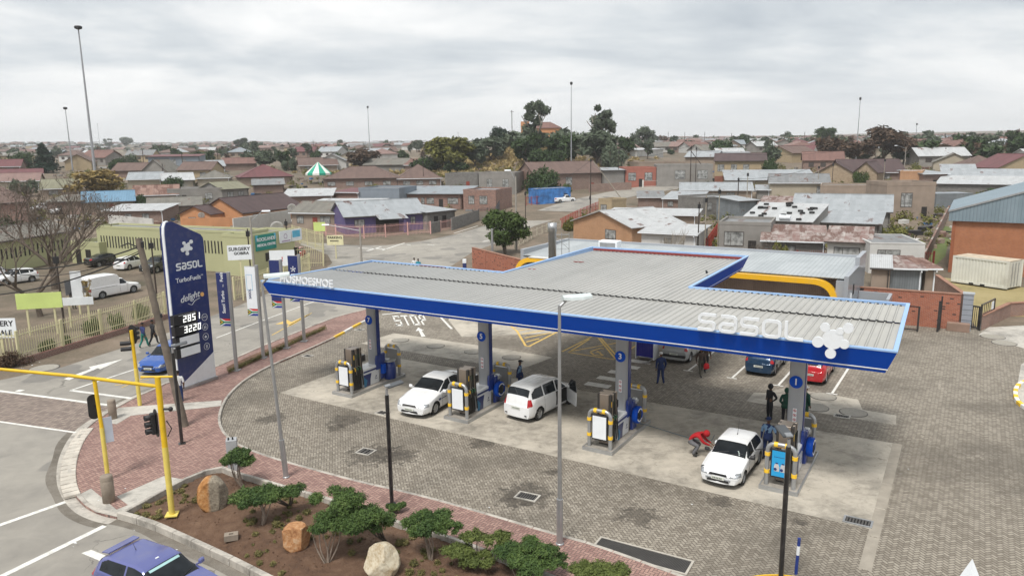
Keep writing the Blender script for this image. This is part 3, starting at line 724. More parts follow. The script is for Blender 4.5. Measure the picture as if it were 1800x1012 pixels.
# columns
def column(num, k):
    c = thing('canopy_column', None, None); c.name = 'column'
    c.parent = canopy; del_ = None
    u, v = 4.06+7.533*k+.74, .82+2.75
    p = Vector(S(u, v)); q = canopy_inv @ p; c.location = (q.x, q.y, 0); c.rotation_euler = (0, 0, TH-THC)
    return c
canopy_mw = Matrix.Translation((OS.x, OS.y, 0)) @ Matrix.Rotation(THC, 4, 'Z'); canopy_inv = canopy_mw.inverted()
for k, num in enumerate('7531'):
    u, v = 4.06+7.533*k+.72, .82+2.62
    q = canopy_inv @ Vector(S(u, v)); 
    def at(mb): 
        mb.T = Matrix.Translation((q.x, q.y, 0)) @ Matrix.Rotation(TH-THC, 4, 'Z'); return mb
    mb = at(MB().m(GREYC)); mb.sm = True; ov = [(.30*math.copysign(abs(math.cos(a))**.75, math.cos(a)), .24*math.copysign(abs(math.sin(a))**.75, math.sin(a))) for a in [i*PI/12 for i in range(24)]]
    mb.loft([[(x, y, z) for x, y in ov] for z in (.15, 1.65, 1.66, 5.2)]); col_ = part('column', mb, canopy, 'grey column with a blue fin and the number %s' % num)
    mb = at(MB().m(BLUED)); mb.box(.295, .33, -.02, .24, 1.6, 5.19); mb.slab([(.305, -.24, .9), (.305, -.24, 1.55), (.305, -.17, 1.7), (.305, .24, 1.7), (.305, .24, .9)], (.1, 0, 0)); part('fin', mb, col_)
    mb = at(MB().m(BLUE)); mb.slab([(.255*math.cos(2*PI*i/24), -.245, 3.72+.255*math.sin(2*PI*i/24)) for i in range(24)], (0, -.02, 0)); dsc = part('number_disc', mb, col_)
    text('numeral', num, .36, WHT, col_, at(MB()).T @ upright(-.0, -.272, 3.72), .004, bold=.008)
    mb = at(MB().m(WHITE)); mb.box(-.06, .09, -.246, -.239, 2.05, 2.62)
    for j in range(3):
        z0 = 2.15+.19*j; mb.m(M('red sign print', (.5, .03, .03), .5)); 
        for i in range(12): a1, a2 = 2*PI*i/12, 2*PI*(i+1)/12; mb.poly([(.015+.062*math.cos(a1), -.2475, z0+.062*math.sin(a1)), (.015+.062*math.cos(a2), -.2475, z0+.062*math.sin(a2)), (.015+.045*math.cos(a2), -.2475, z0+.045*math.sin(a2)), (.015+.045*math.cos(a1), -.2475, z0+.045*math.sin(a1))])
        mb.poly([(-.03, -.248, z0+.03), (-.02, -.248, z0+.042), (.06, -.248, z0-.03), (.05, -.248, z0-.042)]); mb.m(BLACKM).poly([(.0, -.2472, z0-.03), (.03, -.2472, z0-.03), (.03, -.2472, z0+.025), (.0, -.2472, z0+.025)])
    part('warning_sticker', mb, col_)
# ------------------------------------------------------------------ pump islands and what stands on them
ISLC = mkconc('island concrete', (.30, .275, .24), (.12, .10, .09), 1.5, .3)
BROWNIN = M('dark pump inside', (.035, .032, .03), .5); GREEN = paint('green nozzle', (.01, .14, .05)); HOSE = M('black rubber hose', (.012, .012, .012), .45)
def island():
    t = thing('pump_island', 'x', 'pump island')
    mb = MB().m(ISLC); mb.box(.03, 1.40, .03, 4.45, 0, .145); part('slab', mb, t)
    mb = MB().m(GALV)
    for b_ in ((0, 1.43, 0, .04), (0, 1.43, 4.44, 4.48), (0, .04, .04, 4.44), (1.39, 1.43, .04, 4.44)): mb.box(*b_, 0, .155)
    part('steel_edge', mb, t); return t
def dispenser():
    t = thing('fuel_dispenser', 'x', 'fuel pump')
    mb = MB().m(BROWNIN); mb.cbox((0, 0, .45), (.50, .62, .9), 0, .01); mb.m(STEEL).box(-.25, .25, -.32, -.30, .06, .4); part('base', mb, t)
    mb = MB().m(STEEL); mb.cbox((-.03, 0, 1.85), (.46, .66, .90), 0, .012); mb.m(paint('orange band', (.55, .30, .06))); mb.box(-.262, .20, -.333, -.328, 1.40, 1.50); part('head', mb, t)
    for sx in (-1, 1):
        mb = MB()
        for j in range(4):
            y = -.27+.18*j; mb.m(STEEL if j % 2 else BROWNIN).cbox((sx*.27, y, 1.58), (.10, .15, 1.45), 0, .01)
            mb.m((YEL, GREEN, GREEN, BLACKM)[j]).box(sx*.322-.004, sx*.322+.004, y-.03, y+.03, 1.75, 2.0)
        part('hose_column', mb, t)
        for j in range(3):
            y = -.22+.2*j; mb = MB().m((YEL, GREEN, GREEN)[j]); mb.tube([(sx*.33, y, 1.10), (sx*.37, y-.03, 1.22), (sx*.36, y-.10, 1.30)], [.035, .035, .022], 7); mb.m(GALV).tube([(sx*.36, y-.10, 1.30), (sx*.34, y-.2, 1.36)], .012, 6)
            nz = part('nozzle', mb, t); mb = MB().m(HOSE); mb.tube(catm([(sx*.33, y, 1.1), (sx*.40, y+.03, .7), (sx*.41, y+.08, .25), (sx*.40, y+.13, .3), (sx*.36, y+.12, 1.0), (sx*.34, y+.08, 2.0)], 4), .018, 6); part('hose', mb, nz)
    mb = MB().m(BROWNIN); mb.cbox((.0, .52, 1.62), (.42, .42, .34), 0, .01); mb.m(WHITE).cbox((0, .52, 1.80), (.36, .36, .02)); part('card_reader', mb, t); return t
def cabinet():
    t = thing('white_cabinet', 'x', 'cabinet')
    mb = MB().m(paint('cabinet white', (.66, .68, .70))); mb.cbox((0, 0, .52), (.78, 1.25, 1.02), 0, .02); part('body', mb, t)
    mb = MB().m(NAVY)
    for sx in (-1, 1):
        x0, x1 = sorted((sx*.392, sx*.397)); mb.box(x0, x1, -.62, .62, .80, .90)
        mb.slab([(sx*.392, -.62, .02), (sx*.392, -.62, .70), (sx*.392, .0, .70), (sx*.392, -.10, .35), (sx*.392, -.12, .02)], (sx*.005, 0, 0))
        mb.m(M('blue green print', (.03, .15, .28), .5)).slab([(sx*.393, -.62, .02), (sx*.393, -.62, .6), (sx*.393, -.35, .35), (sx*.393, -.45, .02)], (sx*.006, 0, 0)); mb.m(NAVY)
        for r_, dy, dz in ((.035, .36, .40), (.02, .41, .44), (.02, .36, .46), (.02, .31, .37)): mb.slab([(sx*.393, dy+r_*math.cos(a*PI/4), dz+r_*math.sin(a*PI/4)) for a in range(8)], (sx*.005, 0, 0))
        mb.box(min(sx*.392, sx*.397), max(sx*.392, sx*.397), .26, .46, .27, .30)
    part('printed_panel', mb, t); return t
def hoop(board=True, advert=None):
    t = thing('crash_hoop', 'x', 'crash barrier')
    P = catm([(-.5, 0, .0), (-.5, 0, .7), (-.5, 0, 1.35), (-.46, 0, 1.54), (-.32, 0, 1.66), (0, 0, 1.68), (.32, 0, 1.66), (.46, 0, 1.54), (.5, 0, 1.35), (.5, 0, .7), (.5, 0, 0)], 4)
    mb = MB().m(GALV); mb.tube(P, .085, 12); part('hoop', mb, t)
    for x, z, v_ in ((-.5, .55, 0), (-.5, 1.25, 0), (.5, .55, 0), (.5, 1.25, 0), (-.2, 1.665, 1), (.2, 1.665, 1)):
        mb = MB().m(YEL); a, b = ((x-.07, 0, z), (x+.07, 0, z)) if v_ else ((x, 0, z-.07), (x, 0, z+.07)); mb.tube([a, b], .108, 12); part('yellow_sleeve', mb, t)
    if board:
        mb = MB().m(BLACKM); mb.cbox((0, -.02, .93), (.74, .07, 1.14), 0, .01); mb.box(-.42, .42, -.005, .005, 1.42, 1.45); mb.box(-.42, .42, -.005, .005, .42, .45); part('board_frame', mb, t)
        mb = MB().m(advert or WHITE); mb.box(-.32, .32, -.062, -.056, .42, 1.44); part('board', mb, t)
    else:
        mb = MB().m(M('grey sheet panel', (.22, .225, .23), .45, .4)); mb.cbox((0, .0, .98), (.78, .04, 1.05), 0, .01); mb.m(WHITE).box(-.39, .39, -.03, .03, 1.50, 1.53); part('panel', mb, t)
    return t
def airunit(reel=True):
    t = thing('hose_reel_post' if reel else 'blue_bin_post', 'x', 'hose reel' if reel else 'service bin')
    mb = MB().m(BLUED)
    if reel:
        mb.cbox((0, 0, .7), (.16, .5, 1.4), 0, .03); part('post', mb, t)
        mb = MB().m(BLUE); mb.lathe([(.02, -.02), (.36, -.02), (.40, .02), (.40, .20), (.36, .24), (.30, .24), (.27, .20), (.02, .20)], (.10, -.05, .72), 24, 'X'); drum = part('reel_drum', mb, t)
        mb = MB().m(WHITE)
        for a0 in (.5, 3.6):
            for i in range(8):
                a1, a2 = a0+i*.24, a0+(i+1)*.24; mb.slab([(.345, -.05+.26*math.cos(a1), .72+.26*math.sin(a1)), (.345, -.05+.26*math.cos(a2), .72+.26*math.sin(a2)), (.345, -.05+.32*math.cos(a2), .72+.32*math.sin(a2)), (.345, -.05+.32*math.cos(a1), .72+.32*math.sin(a1))], (.006, 0, 0))
        mb.m(BLACKM).lathe([(.01, .245), (.21, .245), (.22, .2)], (.10, -.05, .72), 20, 'X'); part('reel_face', mb, drum)
        mb = MB().m(GALV); mb.cbox((-.02, .15, 1.28), (.34, .3, .16), 0, .04); mb.m(WHITE).cbox((.0, .12, 1.40), (.2, .18, .08), 0, .02); part('gauge', mb, t)
    else:
        mb.cbox((0, 0, .85), (.14, .42, 1.5), 0, .06); part('post', mb, t)
        mb = MB().m(BLUED); mb.lathe([(.33, 0), (.36, .05), (.36, .75), (.30, .95), (.2, 1.0)], (.12, .45, 0), 20); part('drum', mb, t)
        mb = MB().m(GALV); mb.lathe([(.3, 1.0), (.36, 1.03), (.36, 1.08), (.2, 1.1), (.01, 1.1)], (.12, .45, 0), 20); mb.m(WHITE).cbox((.0, .35, 1.13), (.3, .25, .04), .3); part('lid', mb, t)
        mb = MB().m(BLUE); mb.cbox((.16, -.12, .72), (.24, .3, .55), 0, .05); part('paper_holder', mb, t)
    return t
adm = {}
def advert():
    s = Sh('sky blue poster', .4); x, y, z = s.sep(s.coord('Object')); s.color(s.mix(s.noise(s.coord('Object'), 3, 2)*.3, (.02, .30, .62), (.03, .40, .70))); return s.mat
proto = dict(isl=island(), dis=dispenser(), cab=cabinet(), h0=hoop(True), h1=hoop(False), reel=airunit(True))
binu = airunit(False); hadv = hoop(True, advert())
for sx in (-.13, .1):
    mb = MB(); mb.m(M('poster bottle silver', (.5, .5, .52), .4)).slab([(sx-.09, -.063, .62), (sx+.09, -.063, .62), (sx+.10, -.063, .80), (sx+.05, -.063, .92), (sx-.07, -.063, .92), (sx-.10, -.063, .8)], (0, -.004, 0)); mb.m(NAVY).slab([(sx-.05, -.063, .92), (sx+.04, -.063, .92), (sx+.04, -.063, .97), (sx-.05, -.063, .97)], (0, -.006, 0)); mb.slab([(sx-.05+.06*math.cos(i), -.068, .70+.06*math.sin(i)) for i in [j*PI/5 for j in range(10)]], (0, -.003, 0)); part('printed_bottle', mb, hadv)
mb = MB().m(NAVY)
for i in range(9): mb.box(-.24+.055*i, -.20+.055*i, -.065, -.062, 1.18, 1.205)
part('poster_print', mb, hadv)
nm = ['beside the column marked 7', 'beside the column marked 5', 'beside the column marked 3', 'beside the column marked 1']
far = ['farthest', 'second farthest', 'second nearest', 'nearest']
for k in range(4):
    u0, v0 = 4.06+7.533*k, .82
    A = lambda x, y, z=.15: S(u0+x, v0+y, z)
    def put(key, x, y, rz, lab, grp, z=.15):
        o = proto[key]
        if k == 0 and 'used_'+key not in proto: proto['used_'+key] = 1; o.location = A(x, y, z); o.rotation_euler = (0, 0, TH+rz); o['label'] = lab; o['group'] = grp; return o
        return dup(o, A(x, y, z), TH+rz, lab, grp)
    put('isl', 0, 0, 0, 'concrete pump island with a steel edge %s' % nm[k], 'pump islands', 0.008)
    put('dis', .74, .98, 0, 'brown steel fuel pump %s' % nm[k], 'fuel pumps')
    put('cab', .70, 1.98, 0, 'low white cabinet with a navy stripe %s' % nm[k], 'low white cabinets')
    if k < 3: put('h0', .72, .26, 0, 'grey yellow-sleeved hoop with a blank white board %s' % nm[k], 'front crash hoops')
    else: hadv.location = A(.72, .26); hadv.rotation_euler = (0, 0, TH); hadv['label'] = 'grey hoop with yellow sleeves and a sky blue poster of bottles, nearest pump'; hadv['group'] = 'front crash hoops'
    put('h1', .72, 4.2, 0, 'grey yellow-sleeved hoop with a grey panel, island rear, %s' % nm[k], 'rear crash hoops')
    if k == 0: binu.location = A(1.02, 3.0); binu.rotation_euler = (0, 0, TH); binu['label'] = 'rounded navy service bin with a blue towel holder beside the column marked 7'
    else:
        o = proto['reel']; lab = 'blue hose reel with a white ring %s' % nm[k]
        if k == 1: o.location = A(1.1, 3.1); o.rotation_euler = (0, 0, TH); o['label'] = lab; o['group'] = 'hose reels'
        else: dup(o, A(1.1, 3.1), TH, lab, 'hose reels')
mb = MB().m(M('pale blue air hose', (.12, .17, .2), .5)); a = Vector(S(20.4, 4.0, .7)); b = Vector(S(20.55, 4.6, .16)); c = G(1235, 776); mb.tube(catm([a, (a+b)/2-Vector((0, 0, .15)), b, Vector((c.x, c.y, .04)), Vector((c.x+.5, c.y-.1, .35))], 8), .016, 6)
solo('air_hose', 'thin air hose stretched from the middle hose reel to the crouching person in red', 'hose', mb)
# ------------------------------------------------------------------ shop behind the canopy
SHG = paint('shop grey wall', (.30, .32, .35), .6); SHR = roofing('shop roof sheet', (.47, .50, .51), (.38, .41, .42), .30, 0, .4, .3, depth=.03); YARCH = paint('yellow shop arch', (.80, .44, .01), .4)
shop = thing('shop', 'grey service station shop with a yellow rounded arch, mostly behind the canopy', 'shop', (OS.x, OS.y, 0), TH)
def part_s(name, mb, lab=None, p=None): return part(name, mb, p or shop, lab)
mb = MB().m(SHG); mb.box(1.0, 26.0, 27.6, 34.6, 0, 3.9); mb.box(25.5, 26.0, 26.0, 27.6, 0, 4.0); mb.box(1.0, 1.5, 26.0, 27.6, 0, 4.0); part_s('wall', mb)
mb = MB().m(SHG); mb.box(26.0, 26.28, 25.9, 34.9, 0, 4.35); mb.box(26.0, 26.3, 31.0, 34.9, 4.35, 4.95); mb.box(1.0, 26.0, 34.6, 34.9, 3.9, 4.6); mb.box(.7, 1.0, 26.4, 34.9, 3.0, 4.6); part_s('parapet', mb)
mb = MB().m(SHR); mb.slab([(1.0, 26.3, 4.1), (26.0, 26.3, 4.1), (26.0, 34.6, 4.4), (1.0, 34.6, 4.4)], (0, 0, .05)); part_s('roof', mb)
arc = rcorner([(.5, .1), (.5, 4.05), (25.7, 4.05), (25.7, .1)], 1.7, 10); arc2 = rcorner([(.85, .1), (.85, 3.7), (25.35, 3.7), (25.35, .1)], 1.4, 10); mb = MB().m(YARCH)
mb.loft([[(a[0], 25.7, a[1]), (a[0], 26.2, a[1]), (b[0], 26.2, b[1]), (b[0], 25.7, b[1])] for a, b in zip(arc, arc2)], cap=True); part_s('arch', mb); mb = MB().m(M('pale roof edge', (.6, .6, .58), .7)); mb.box(1.9, 9.5, 25.66, 26.4, 4.055, 4.12); part_s('arch_capping', mb)
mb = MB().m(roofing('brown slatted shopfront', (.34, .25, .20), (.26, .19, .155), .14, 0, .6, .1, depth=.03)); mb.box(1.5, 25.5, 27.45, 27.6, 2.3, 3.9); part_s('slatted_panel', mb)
mb = MB().m(glass()); mb.box(2, 24.6, 27.5, 27.59, .1, 2.25); win = part_s('shopfront_glass', mb)
mb = MB().m(BLACKM)
for x in range(2, 26, 2): mb.box(x-.04, x+.04, 27.44, 27.5, 0, 2.3)
part_s('frame', mb, None, win)
mb = MB().m(SHG); mb.box(26.3, 28.5, 31.7, 31.9, 0, 2.4); mb.box(28.3, 28.5, 29.4, 31.7, 0, 2.4); part_s('yard_wall', mb)
mb = MB().m(WHITE); mb.box(26.285, 26.36, 27.2, 27.4, 2.6, 3.0); part_s('wall_box', mb)
mb = MB().m(BLACKM); mb.box(26.285, 26.31, 28.4, 28.9, 2.7, 3.4); part_s('window', mb)
p = G(1133, 634); t = thing('display_cage', 'deep blue ribbed display cage with white edges behind the column marked 3', 'cage', (p.x, p.y, .01), TH); mb = MB().m(paint('violet blue plastic', (.02, .02, .30))); mb.box(-.55, .55, 0, .8, .25, 1.5)
for k in range(9): mb.box(-.5+.12*k, -.46+.12*k, -.02, 0, .3, 1.45)
part('body', mb, t); mb = MB().m(WHT); mb.box(-.6, -.55, -.03, .8, .1, 1.55); mb.box(.55, .6, -.03, .8, .1, 1.55); part('edge', mb, t)
tag(part('flue', MB().m(GALV).lathe([(.32, 3.9), (.32, 6.4), (.36, 6.4), (.36, 7.1), (.30, 7.1), (.30, 6.9), (.01, 6.9)], (0, 0, 0), 18), None), 'tall pale grey extractor flue on the shop roof', 'flue').location = G(971, 462, 3.9)*1-Vector((0, 0, 3.9))
mb = MB().m(WHITE); mb.cbox((0, 0, .45), (1.7, 1.0, .9), 0, .04); mb.m(GALV).box(-.7, .7, -.53, -.505, .15, .75)
p = G(1072, 437, 4.5); solo('roof_unit', 'white boxed cooling unit on the shop roof corner', 'cooling unit', mb, (p.x, p.y, 4.3), TH)
t = thing('roof_ladder', 'small galvanised ladder frame beside the flue on the shop roof', 'ladder', G(981, 455, 4.0)); mb = MB().m(GALV)
for x in (-.3, .3, .9): mb.tube([(x, 0, 0), (x, 0, 2.2)], .03, 6)
part('uprights', mb, t); mb = MB().m(GALV)
for z in (.8, 1.2, 1.6, 2.0): mb.tube([(-.3, 0, z), (.9, 0, z)], .02, 6)
mb.tube([(-.3, 0, 1.9), (.9, 0, .8)], .02, 6); part('rungs', mb, t)
# ------------------------------------------------------------------ cars
GLS = glass('car glass', (.010, .012, .014), .10); TYRE = M('tyre rubber', (.022, .022, .022), .85); RIM = M('alloy rim', (.45, .46, .47), .3, .8); DARKP = M('dark trim', (.025, .025, .027), .5)
LAMP = M('headlamp glass', (.42, .44, .46), .12, .5, var=.3, vs=9); REDL = M('red tail lamp', (.35, .012, .015), .2, var=.25, vs=7); CHR = M('chrome', (.6, .6, .6), .15, .9); PLATE = M('number plate', (.62, .63, .58), .4); PLTX = M('plate print', (.05, .09, .06), .5); SEAM = M('panel gap', (.012, .012, .012), .7)
SILV = M('bare silver plastic', (.30, .31, .32), .5)
def lin(P, t):
    if t <= P[0][0]: return P[0][1]
    for (a, x), (b, y) in zip(P, P[1:]):
        if t <= b: return x+(y-x)*(t-a)/max(1e-9, b-a)
    return P[-1][1]
def smoothf(P, L, sm):
    N = 160; v = [lin(P, i/N) for i in range(N+1)]; k = max(1, int(sm/L*N)); out = []
    for i in range(N+1):
        a, b = max(0, i-k), min(N, i+k); m = min(i-a, b-i); out.append(sum(v[i-m:i+m+1])/(2*m+1))
    return lambda t: out[min(N, max(0, int(t*N)))]*(1-(t*N-int(t*N)))+out[min(N, max(0, int(t*N)+1))]*(t*N-int(t*N))
SPECS = {
 # top: centre line height by t (0 nose .. 1 tail), belt: waist height, ws/rw: windscreen and rear window t ranges, side: side-window outline (t, z)
 'sedan': dict(L=4.6, W=1.77, top=[(0, .62), (.03, .74), (.10, .86), (.27, 1.0), (.42, 1.40), (.52, 1.46), (.66, 1.44), (.86, 1.13), (.965, 1.09), (1, .98)], belt=[(0, .55), (.05, .70), (.25, .90), (.5, .95), (.85, 1.02), (1, .92)], ws=(.285, .425), rw=(.70, .845), side=[(.30, .955), (.455, 1.37), (.55, 1.405), (.68, 1.38), (.80, 1.10), (.79, 1.03)], wb=(.195, .80), wr=.315, pillars=[(.515, .53)]),
 'hatch': dict(L=3.95, W=1.68, top=[(0, .60), (.03, .74), (.10, .86), (.27, .98), (.43, 1.41), (.54, 1.47), (.80, 1.44), (.90, 1.36), (.985, .98), (1, .78)], belt=[(0, .55), (.05, .70), (.25, .88), (.5, .93), (.9, .98), (1, .80)], ws=(.285, .435), rw=(.895, .965), side=[(.305, .94), (.46, 1.37), (.56, 1.405), (.80, 1.38), (.88, 1.24), (.88, 1.04)], wb=(.20, .815), wr=.31, pillars=[(.555, .57), (.775, .80)]),
 'oldhatch': dict(L=3.75, W=1.62, top=[(0, .58), (.02, .68), (.08, .76), (.31, .90), (.45, 1.31), (.54, 1.36), (.84, 1.33), (.95, 1.02), (.99, .88), (1, .74)], belt=[(0, .54), (.04, .63), (.3, .82), (.6, .86), (.95, .88), (1, .74)], ws=(.32, .448), rw=(.865, .94), side=[(.345, .875), (.465, 1.27), (.56, 1.295), (.80, 1.27), (.86, 1.10), (.87, .92)], wb=(.205, .80), wr=.285, pillars=[(.57, .59)]),
 'mpv': dict(L=4.15, W=1.66, top=[(0, .66), (.03, .82), (.10, .96), (.22, 1.06), (.385, 1.58), (.5, 1.66), (.86, 1.64), (.94, 1.56), (.985, 1.1), (1, .8)], belt=[(0, .60), (.05, .78), (.22, .98), (.5, 1.02), (.9, 1.06), (1, .82)], ws=(.235, .385), rw=(.935, .972), side=[(.27, 1.03), (.42, 1.52), (.5, 1.56), (.86, 1.54), (.93, 1.36), (.935, 1.12)], wb=(.185, .82), wr=.315, pillars=[(.47, .49), (.71, .735)]),
 'suv': dict(L=4.5, W=1.85, top=[(0, .72), (.02, .98), (.10, 1.08), (.27, 1.16), (.40, 1.62), (.5, 1.70), (.84, 1.68), (.93, 1.56), (.985, 1.15), (1, .85)], belt=[(0, .65), (.04, .92), (.25, 1.10), (.5, 1.12), (.95, 1.15), (1, .85)], ws=(.285, .40), rw=(.925, .97), side=[(.30, 1.15), (.42, 1.56), (.5, 1.6), (.84, 1.57), (.90, 1.42), (.90, 1.2)], wb=(.19, .80), wr=.37, pillars=[(.50, .52), (.70, .72)]),
 'bakkie': dict(L=5.1, W=1.74, top=[(0, .68), (.02, .86), (.08, .95), (.25, 1.06), (.345, 1.55), (.40, 1.62), (.52, 1.60), (.545, 1.40), (.56, 1.12), (.985, 1.10), (1, 1.0)], belt=[(0, .62), (.04, .84), (.25, .98), (.5, 1.03), (.56, 1.04), (1, 1.02)], ws=(.262, .342), rw=(.528, .552), side=[(.275, 1.03), (.355, 1.48), (.42, 1.53), (.505, 1.51), (.52, 1.08)], wb=(.17, .78), wr=.34, pillars=[]),
 'panel': dict(L=5.2, W=1.78, top=[(0, .68), (.02, .86), (.08, .95), (.24, 1.06), (.335, 1.56), (.375, 1.63), (.42, 1.63), (.435, 1.95), (.50, 2.08), (.80, 2.10), (.985, 2.02), (1, 1.5)], belt=[(0, .62), (.04, .84), (.25, .98), (.42, 1.03), (.44, 1.12), (1, 1.12)], ws=(.25, .335), rw=(2, 2), side=[(.265, 1.03), (.345, 1.48), (.385, 1.53), (.418, 1.52), (.425, 1.08)], wb=(.165, .77), wr=.34, pillars=[]),
}
def pip(x, y, P):
    c = False
    for i in range(len(P)):
        (x1, y1), (x2, y2) = P[i], P[i-1]
        if (y1 > y) != (y2 > y) and x < (x2-x1)*(y-y1)/(y2-y1)+x1: c = not c
    return c
def nearseg(x, y, P):
    bd, bp = 9, None
    for i in range(len(P)):
        (x1, y1), (x2, y2) = P[i-1], P[i]; L2 = (x2-x1)**2+(y2-y1)**2
        t = max(0, min(1, ((x-x1)*(x2-x1)+(y-y1)*(y2-y1))/max(L2, 1e-12))); q = (x1+t*(x2-x1), y1+t*(y2-y1)); d = math.hypot(x-q[0], y-q[1])
        if d < bd: bd, bp = d, q
    return bd, bp
CARMESH = {}
def carbody(kind, step=.034):
    """body skin from a centre-line profile, a waist line and a plan outline; windows and lamps are cut out as their own meshes"""
    if (kind, step) in CARMESH: return CARMESH[(kind, step)]
    sp = SPECS[kind]; L, W, wr = sp['L'], sp['W'], sp['wr']
    top = smoothf(sp['top'], L, .05); belt = smoothf(sp['belt'], L, .10); ztopmax = max(z for _, z in sp['top'])
    def hw(t):
        e = min(t, 1-t)*L; k = 1-(max(0, .55-e)/.55)**2.6*(.16 if t < .5 else .12); return W/2*k
    def ring(t):
        x = L/2-t*L; w_ = hw(t); zt, zb = top(t), min(belt(t), top(t)-.035); z0 = .20 if .1 < t < .9 else .24
        cab = max(0, min(1, (zt-zb)/(ztopmax-belt(.5)))); wt = w_*(.86-.13*cab**.7) if kind != 'panel' or t < .42 else w_*.93
        side = [(w_*.90, z0), (w_*.965, z0+.09), (w_*.992, z0+.22), (w_, z0+(zb-z0)*.62), (w_*.985, zb-(zb-z0)*.10), (w_*.962, zb)]
        rf_ = [(wt, zt-.055*min(1, .35+cab)-.01), (wt*.90, zt-.022), (wt*.6, zt-.006), (0, zt)]
        out = []
        def seg(a, b, n): 
            for i in range(n): out.append((a[0]+(b[0]-a[0])*i/n, a[1]+(b[1]-a[1])*i/n))
        for (a, b), n in zip(zip(side, side[1:]), (2, 3, 5, 4, 2)): seg(a, b, n)
        seg(side[-1], rf_[0], 12)
        for (a, b), n in zip(zip(rf_, rf_[1:]), (2, 5, 8)): seg(a, b, n)
        out.append(rf_[-1]); return x, out
    ts = [0]; N = int(L/step)
    ts = [i/N for i in range(N+1)]
    rings = [ring(t) for t in ts]; J = len(rings[0][1]); JB = 16; JR = 28
    V = {}; 
    sidep = [(L/2-t*L, z) for t, z in sp['side']]
    wxs = [L/2-sp['wb'][0]*L, L/2-sp['wb'][1]*L]; ar = wr+.055
    for i, (x, r) in enumerate(rings):
        for j, (y, z) in enumerate(r):
            X_, Z_ = x, z
            if j <= JR and y > W*.3:
                if JB-1 <= j <= JR:
                    d, q = nearseg(x, z, sidep)
                    if d < step*.55: X_, Z_ = q
                else:
                    for wx in wxs:
                        d = math.hypot(x-wx, z-wr)
                        if abs(d-ar) < step*.75 and z > .1 and d > 1e-6: X_, Z_ = wx+(x-wx)*ar/d, wr+(z-wr)*ar/d
            V[(i, j)] = (X_, y, Z_)
    parts_ = {k: MB() for k in ('body', 'windscreen', 'rear_window', 'side_window', 'side_window2', 'head', 'head2', 'tail', 'tail2')}
    for m_ in parts_.values(): m_.m(SEAM); m_.sm = True
    idx = {}
    def vid(key, i, j, s_):
        k = (key, i, j, s_ if V[(i, j)][1] > 1e-6 else 1)
        if k not in idx: p = V[(i, j)]; idx[k] = len(parts_[key].v); parts_[key].v.append((p[0], p[1]*s_, p[2]))
        return idx[k]
    hz0, hz1 = sp.get('hz', (.60, .80)); nose = top(.04)
    for i in range(N):
        t = (ts[i]+ts[i+1])/2; x = L/2-t*L
        for j in range(J-1):
            c = [V[(i, j)], V[(i+1, j)], V[(i+1, j+1)], V[(i, j+1)]]; cx_ = sum(p[0] for p in c)/4; cy_ = sum(p[1] for p in c)/4; cz_ = sum(p[2] for p in c)/4
            if j < JB and any(math.hypot(cx_-wx, cz_-wr) < ar*.99 for wx in wxs): continue
            key = 'body'
            if JB <= j+1 and j < JR and pip(cx_, cz_, sidep) and not any(a < t < b for a, b in sp['pillars']): key = 'side_window'
            elif j >= JR-1 and sp['ws'][0] < t < sp['ws'][1] : key = 'windscreen'
            elif j >= JR and sp['rw'][0] < t < sp['rw'][1]: key = 'rear_window'
            elif t*L < .32 and cy_ > W*.27 and nose-.20 < cz_ < nose-.045 and j < JR: key = 'head'
            elif (1-t)*L < .22 and cy_ > W*.33 and sp.get('tz', (.78, 1.02))[0] < cz_ < sp.get('tz', (.78, 1.02))[1] and j < JR: key = 'tail'
            for s_ in (1, -1):
                k2 = key+'2' if key in ('side_window', 'head', 'tail') and s_ < 0 else key
                q = [vid(k2, i, j, s_), vid(k2, i+1, j, s_), vid(k2, i+1, j+1, s_), vid(k2, i, j+1, s_)]
                if len(set(q)) > 2: parts_[k2].face(q if s_ > 0 else q[::-1])
    # nose and tail caps as fine grids
    def cap(i, sgn, zlamp, kk, bulge):
        r = rings[i][1]; K = 14
        for j in range(J-1):
            (ya, za), (yb, zb_) = r[j], r[j+1]
            for k in range(-K, K):
                P = []
                for (yy, zz), kk_ in (((ya, za), k), ((ya, za), k+1), ((yb, zb_), k+1), ((yb, zb_), k)):
                    f = kk_/K; bx = bulge*(1-f*f)*(1 if zz < 2 else 1); P.append((rings[i][0]+sgn*bx, yy*f, zz))
                cy_ = abs(sum(p[1] for p in P)/4); cz_ = sum(p[2] for p in P)/4
                key = 'body'
                if zlamp[0] < cz_ < zlamp[1] and cy_ > zlamp[2]: key = kk
                k2 = key+'2' if key != 'body' and sum(p[1] for p in P) < 0 else key
                if len({(round(p[1], 4), round(p[2], 4)) for p in P}) > 2:
                    m_ = parts_[k2]; b = m_.pts(P); m_.face((b, b+1, b+2, b+3) if sgn > 0 else (b+3, b+2, b+1, b))
    cap(0, 1, (nose-.20, nose-.045, W*.27), 'head', .10); tz = sp.get('tz', (.78, 1.02)); cap(N, -1, (tz[0], tz[1], W*.33), 'tail', .06)
    ms = {}
    for k, m_ in parts_.items():
        if not m_.f: continue
        me = m_.mesh(k); bm = bmesh.new(); bm.from_mesh(me); bmesh.ops.remove_doubles(bm, verts=bm.verts, dist=.002); bmesh.ops.dissolve_degenerate(bm, edges=bm.edges, dist=.0005); bmesh.ops.recalc_face_normals(bm, faces=bm.faces); bm.to_mesh(me); bm.free(); me.set_sharp_from_angle(angle=R(38)); ms[k] = me
    CARMESH[(kind, step)] = (ms, top, belt, hw, wxs); return CARMESH[(kind, step)]
WHEELS = {}
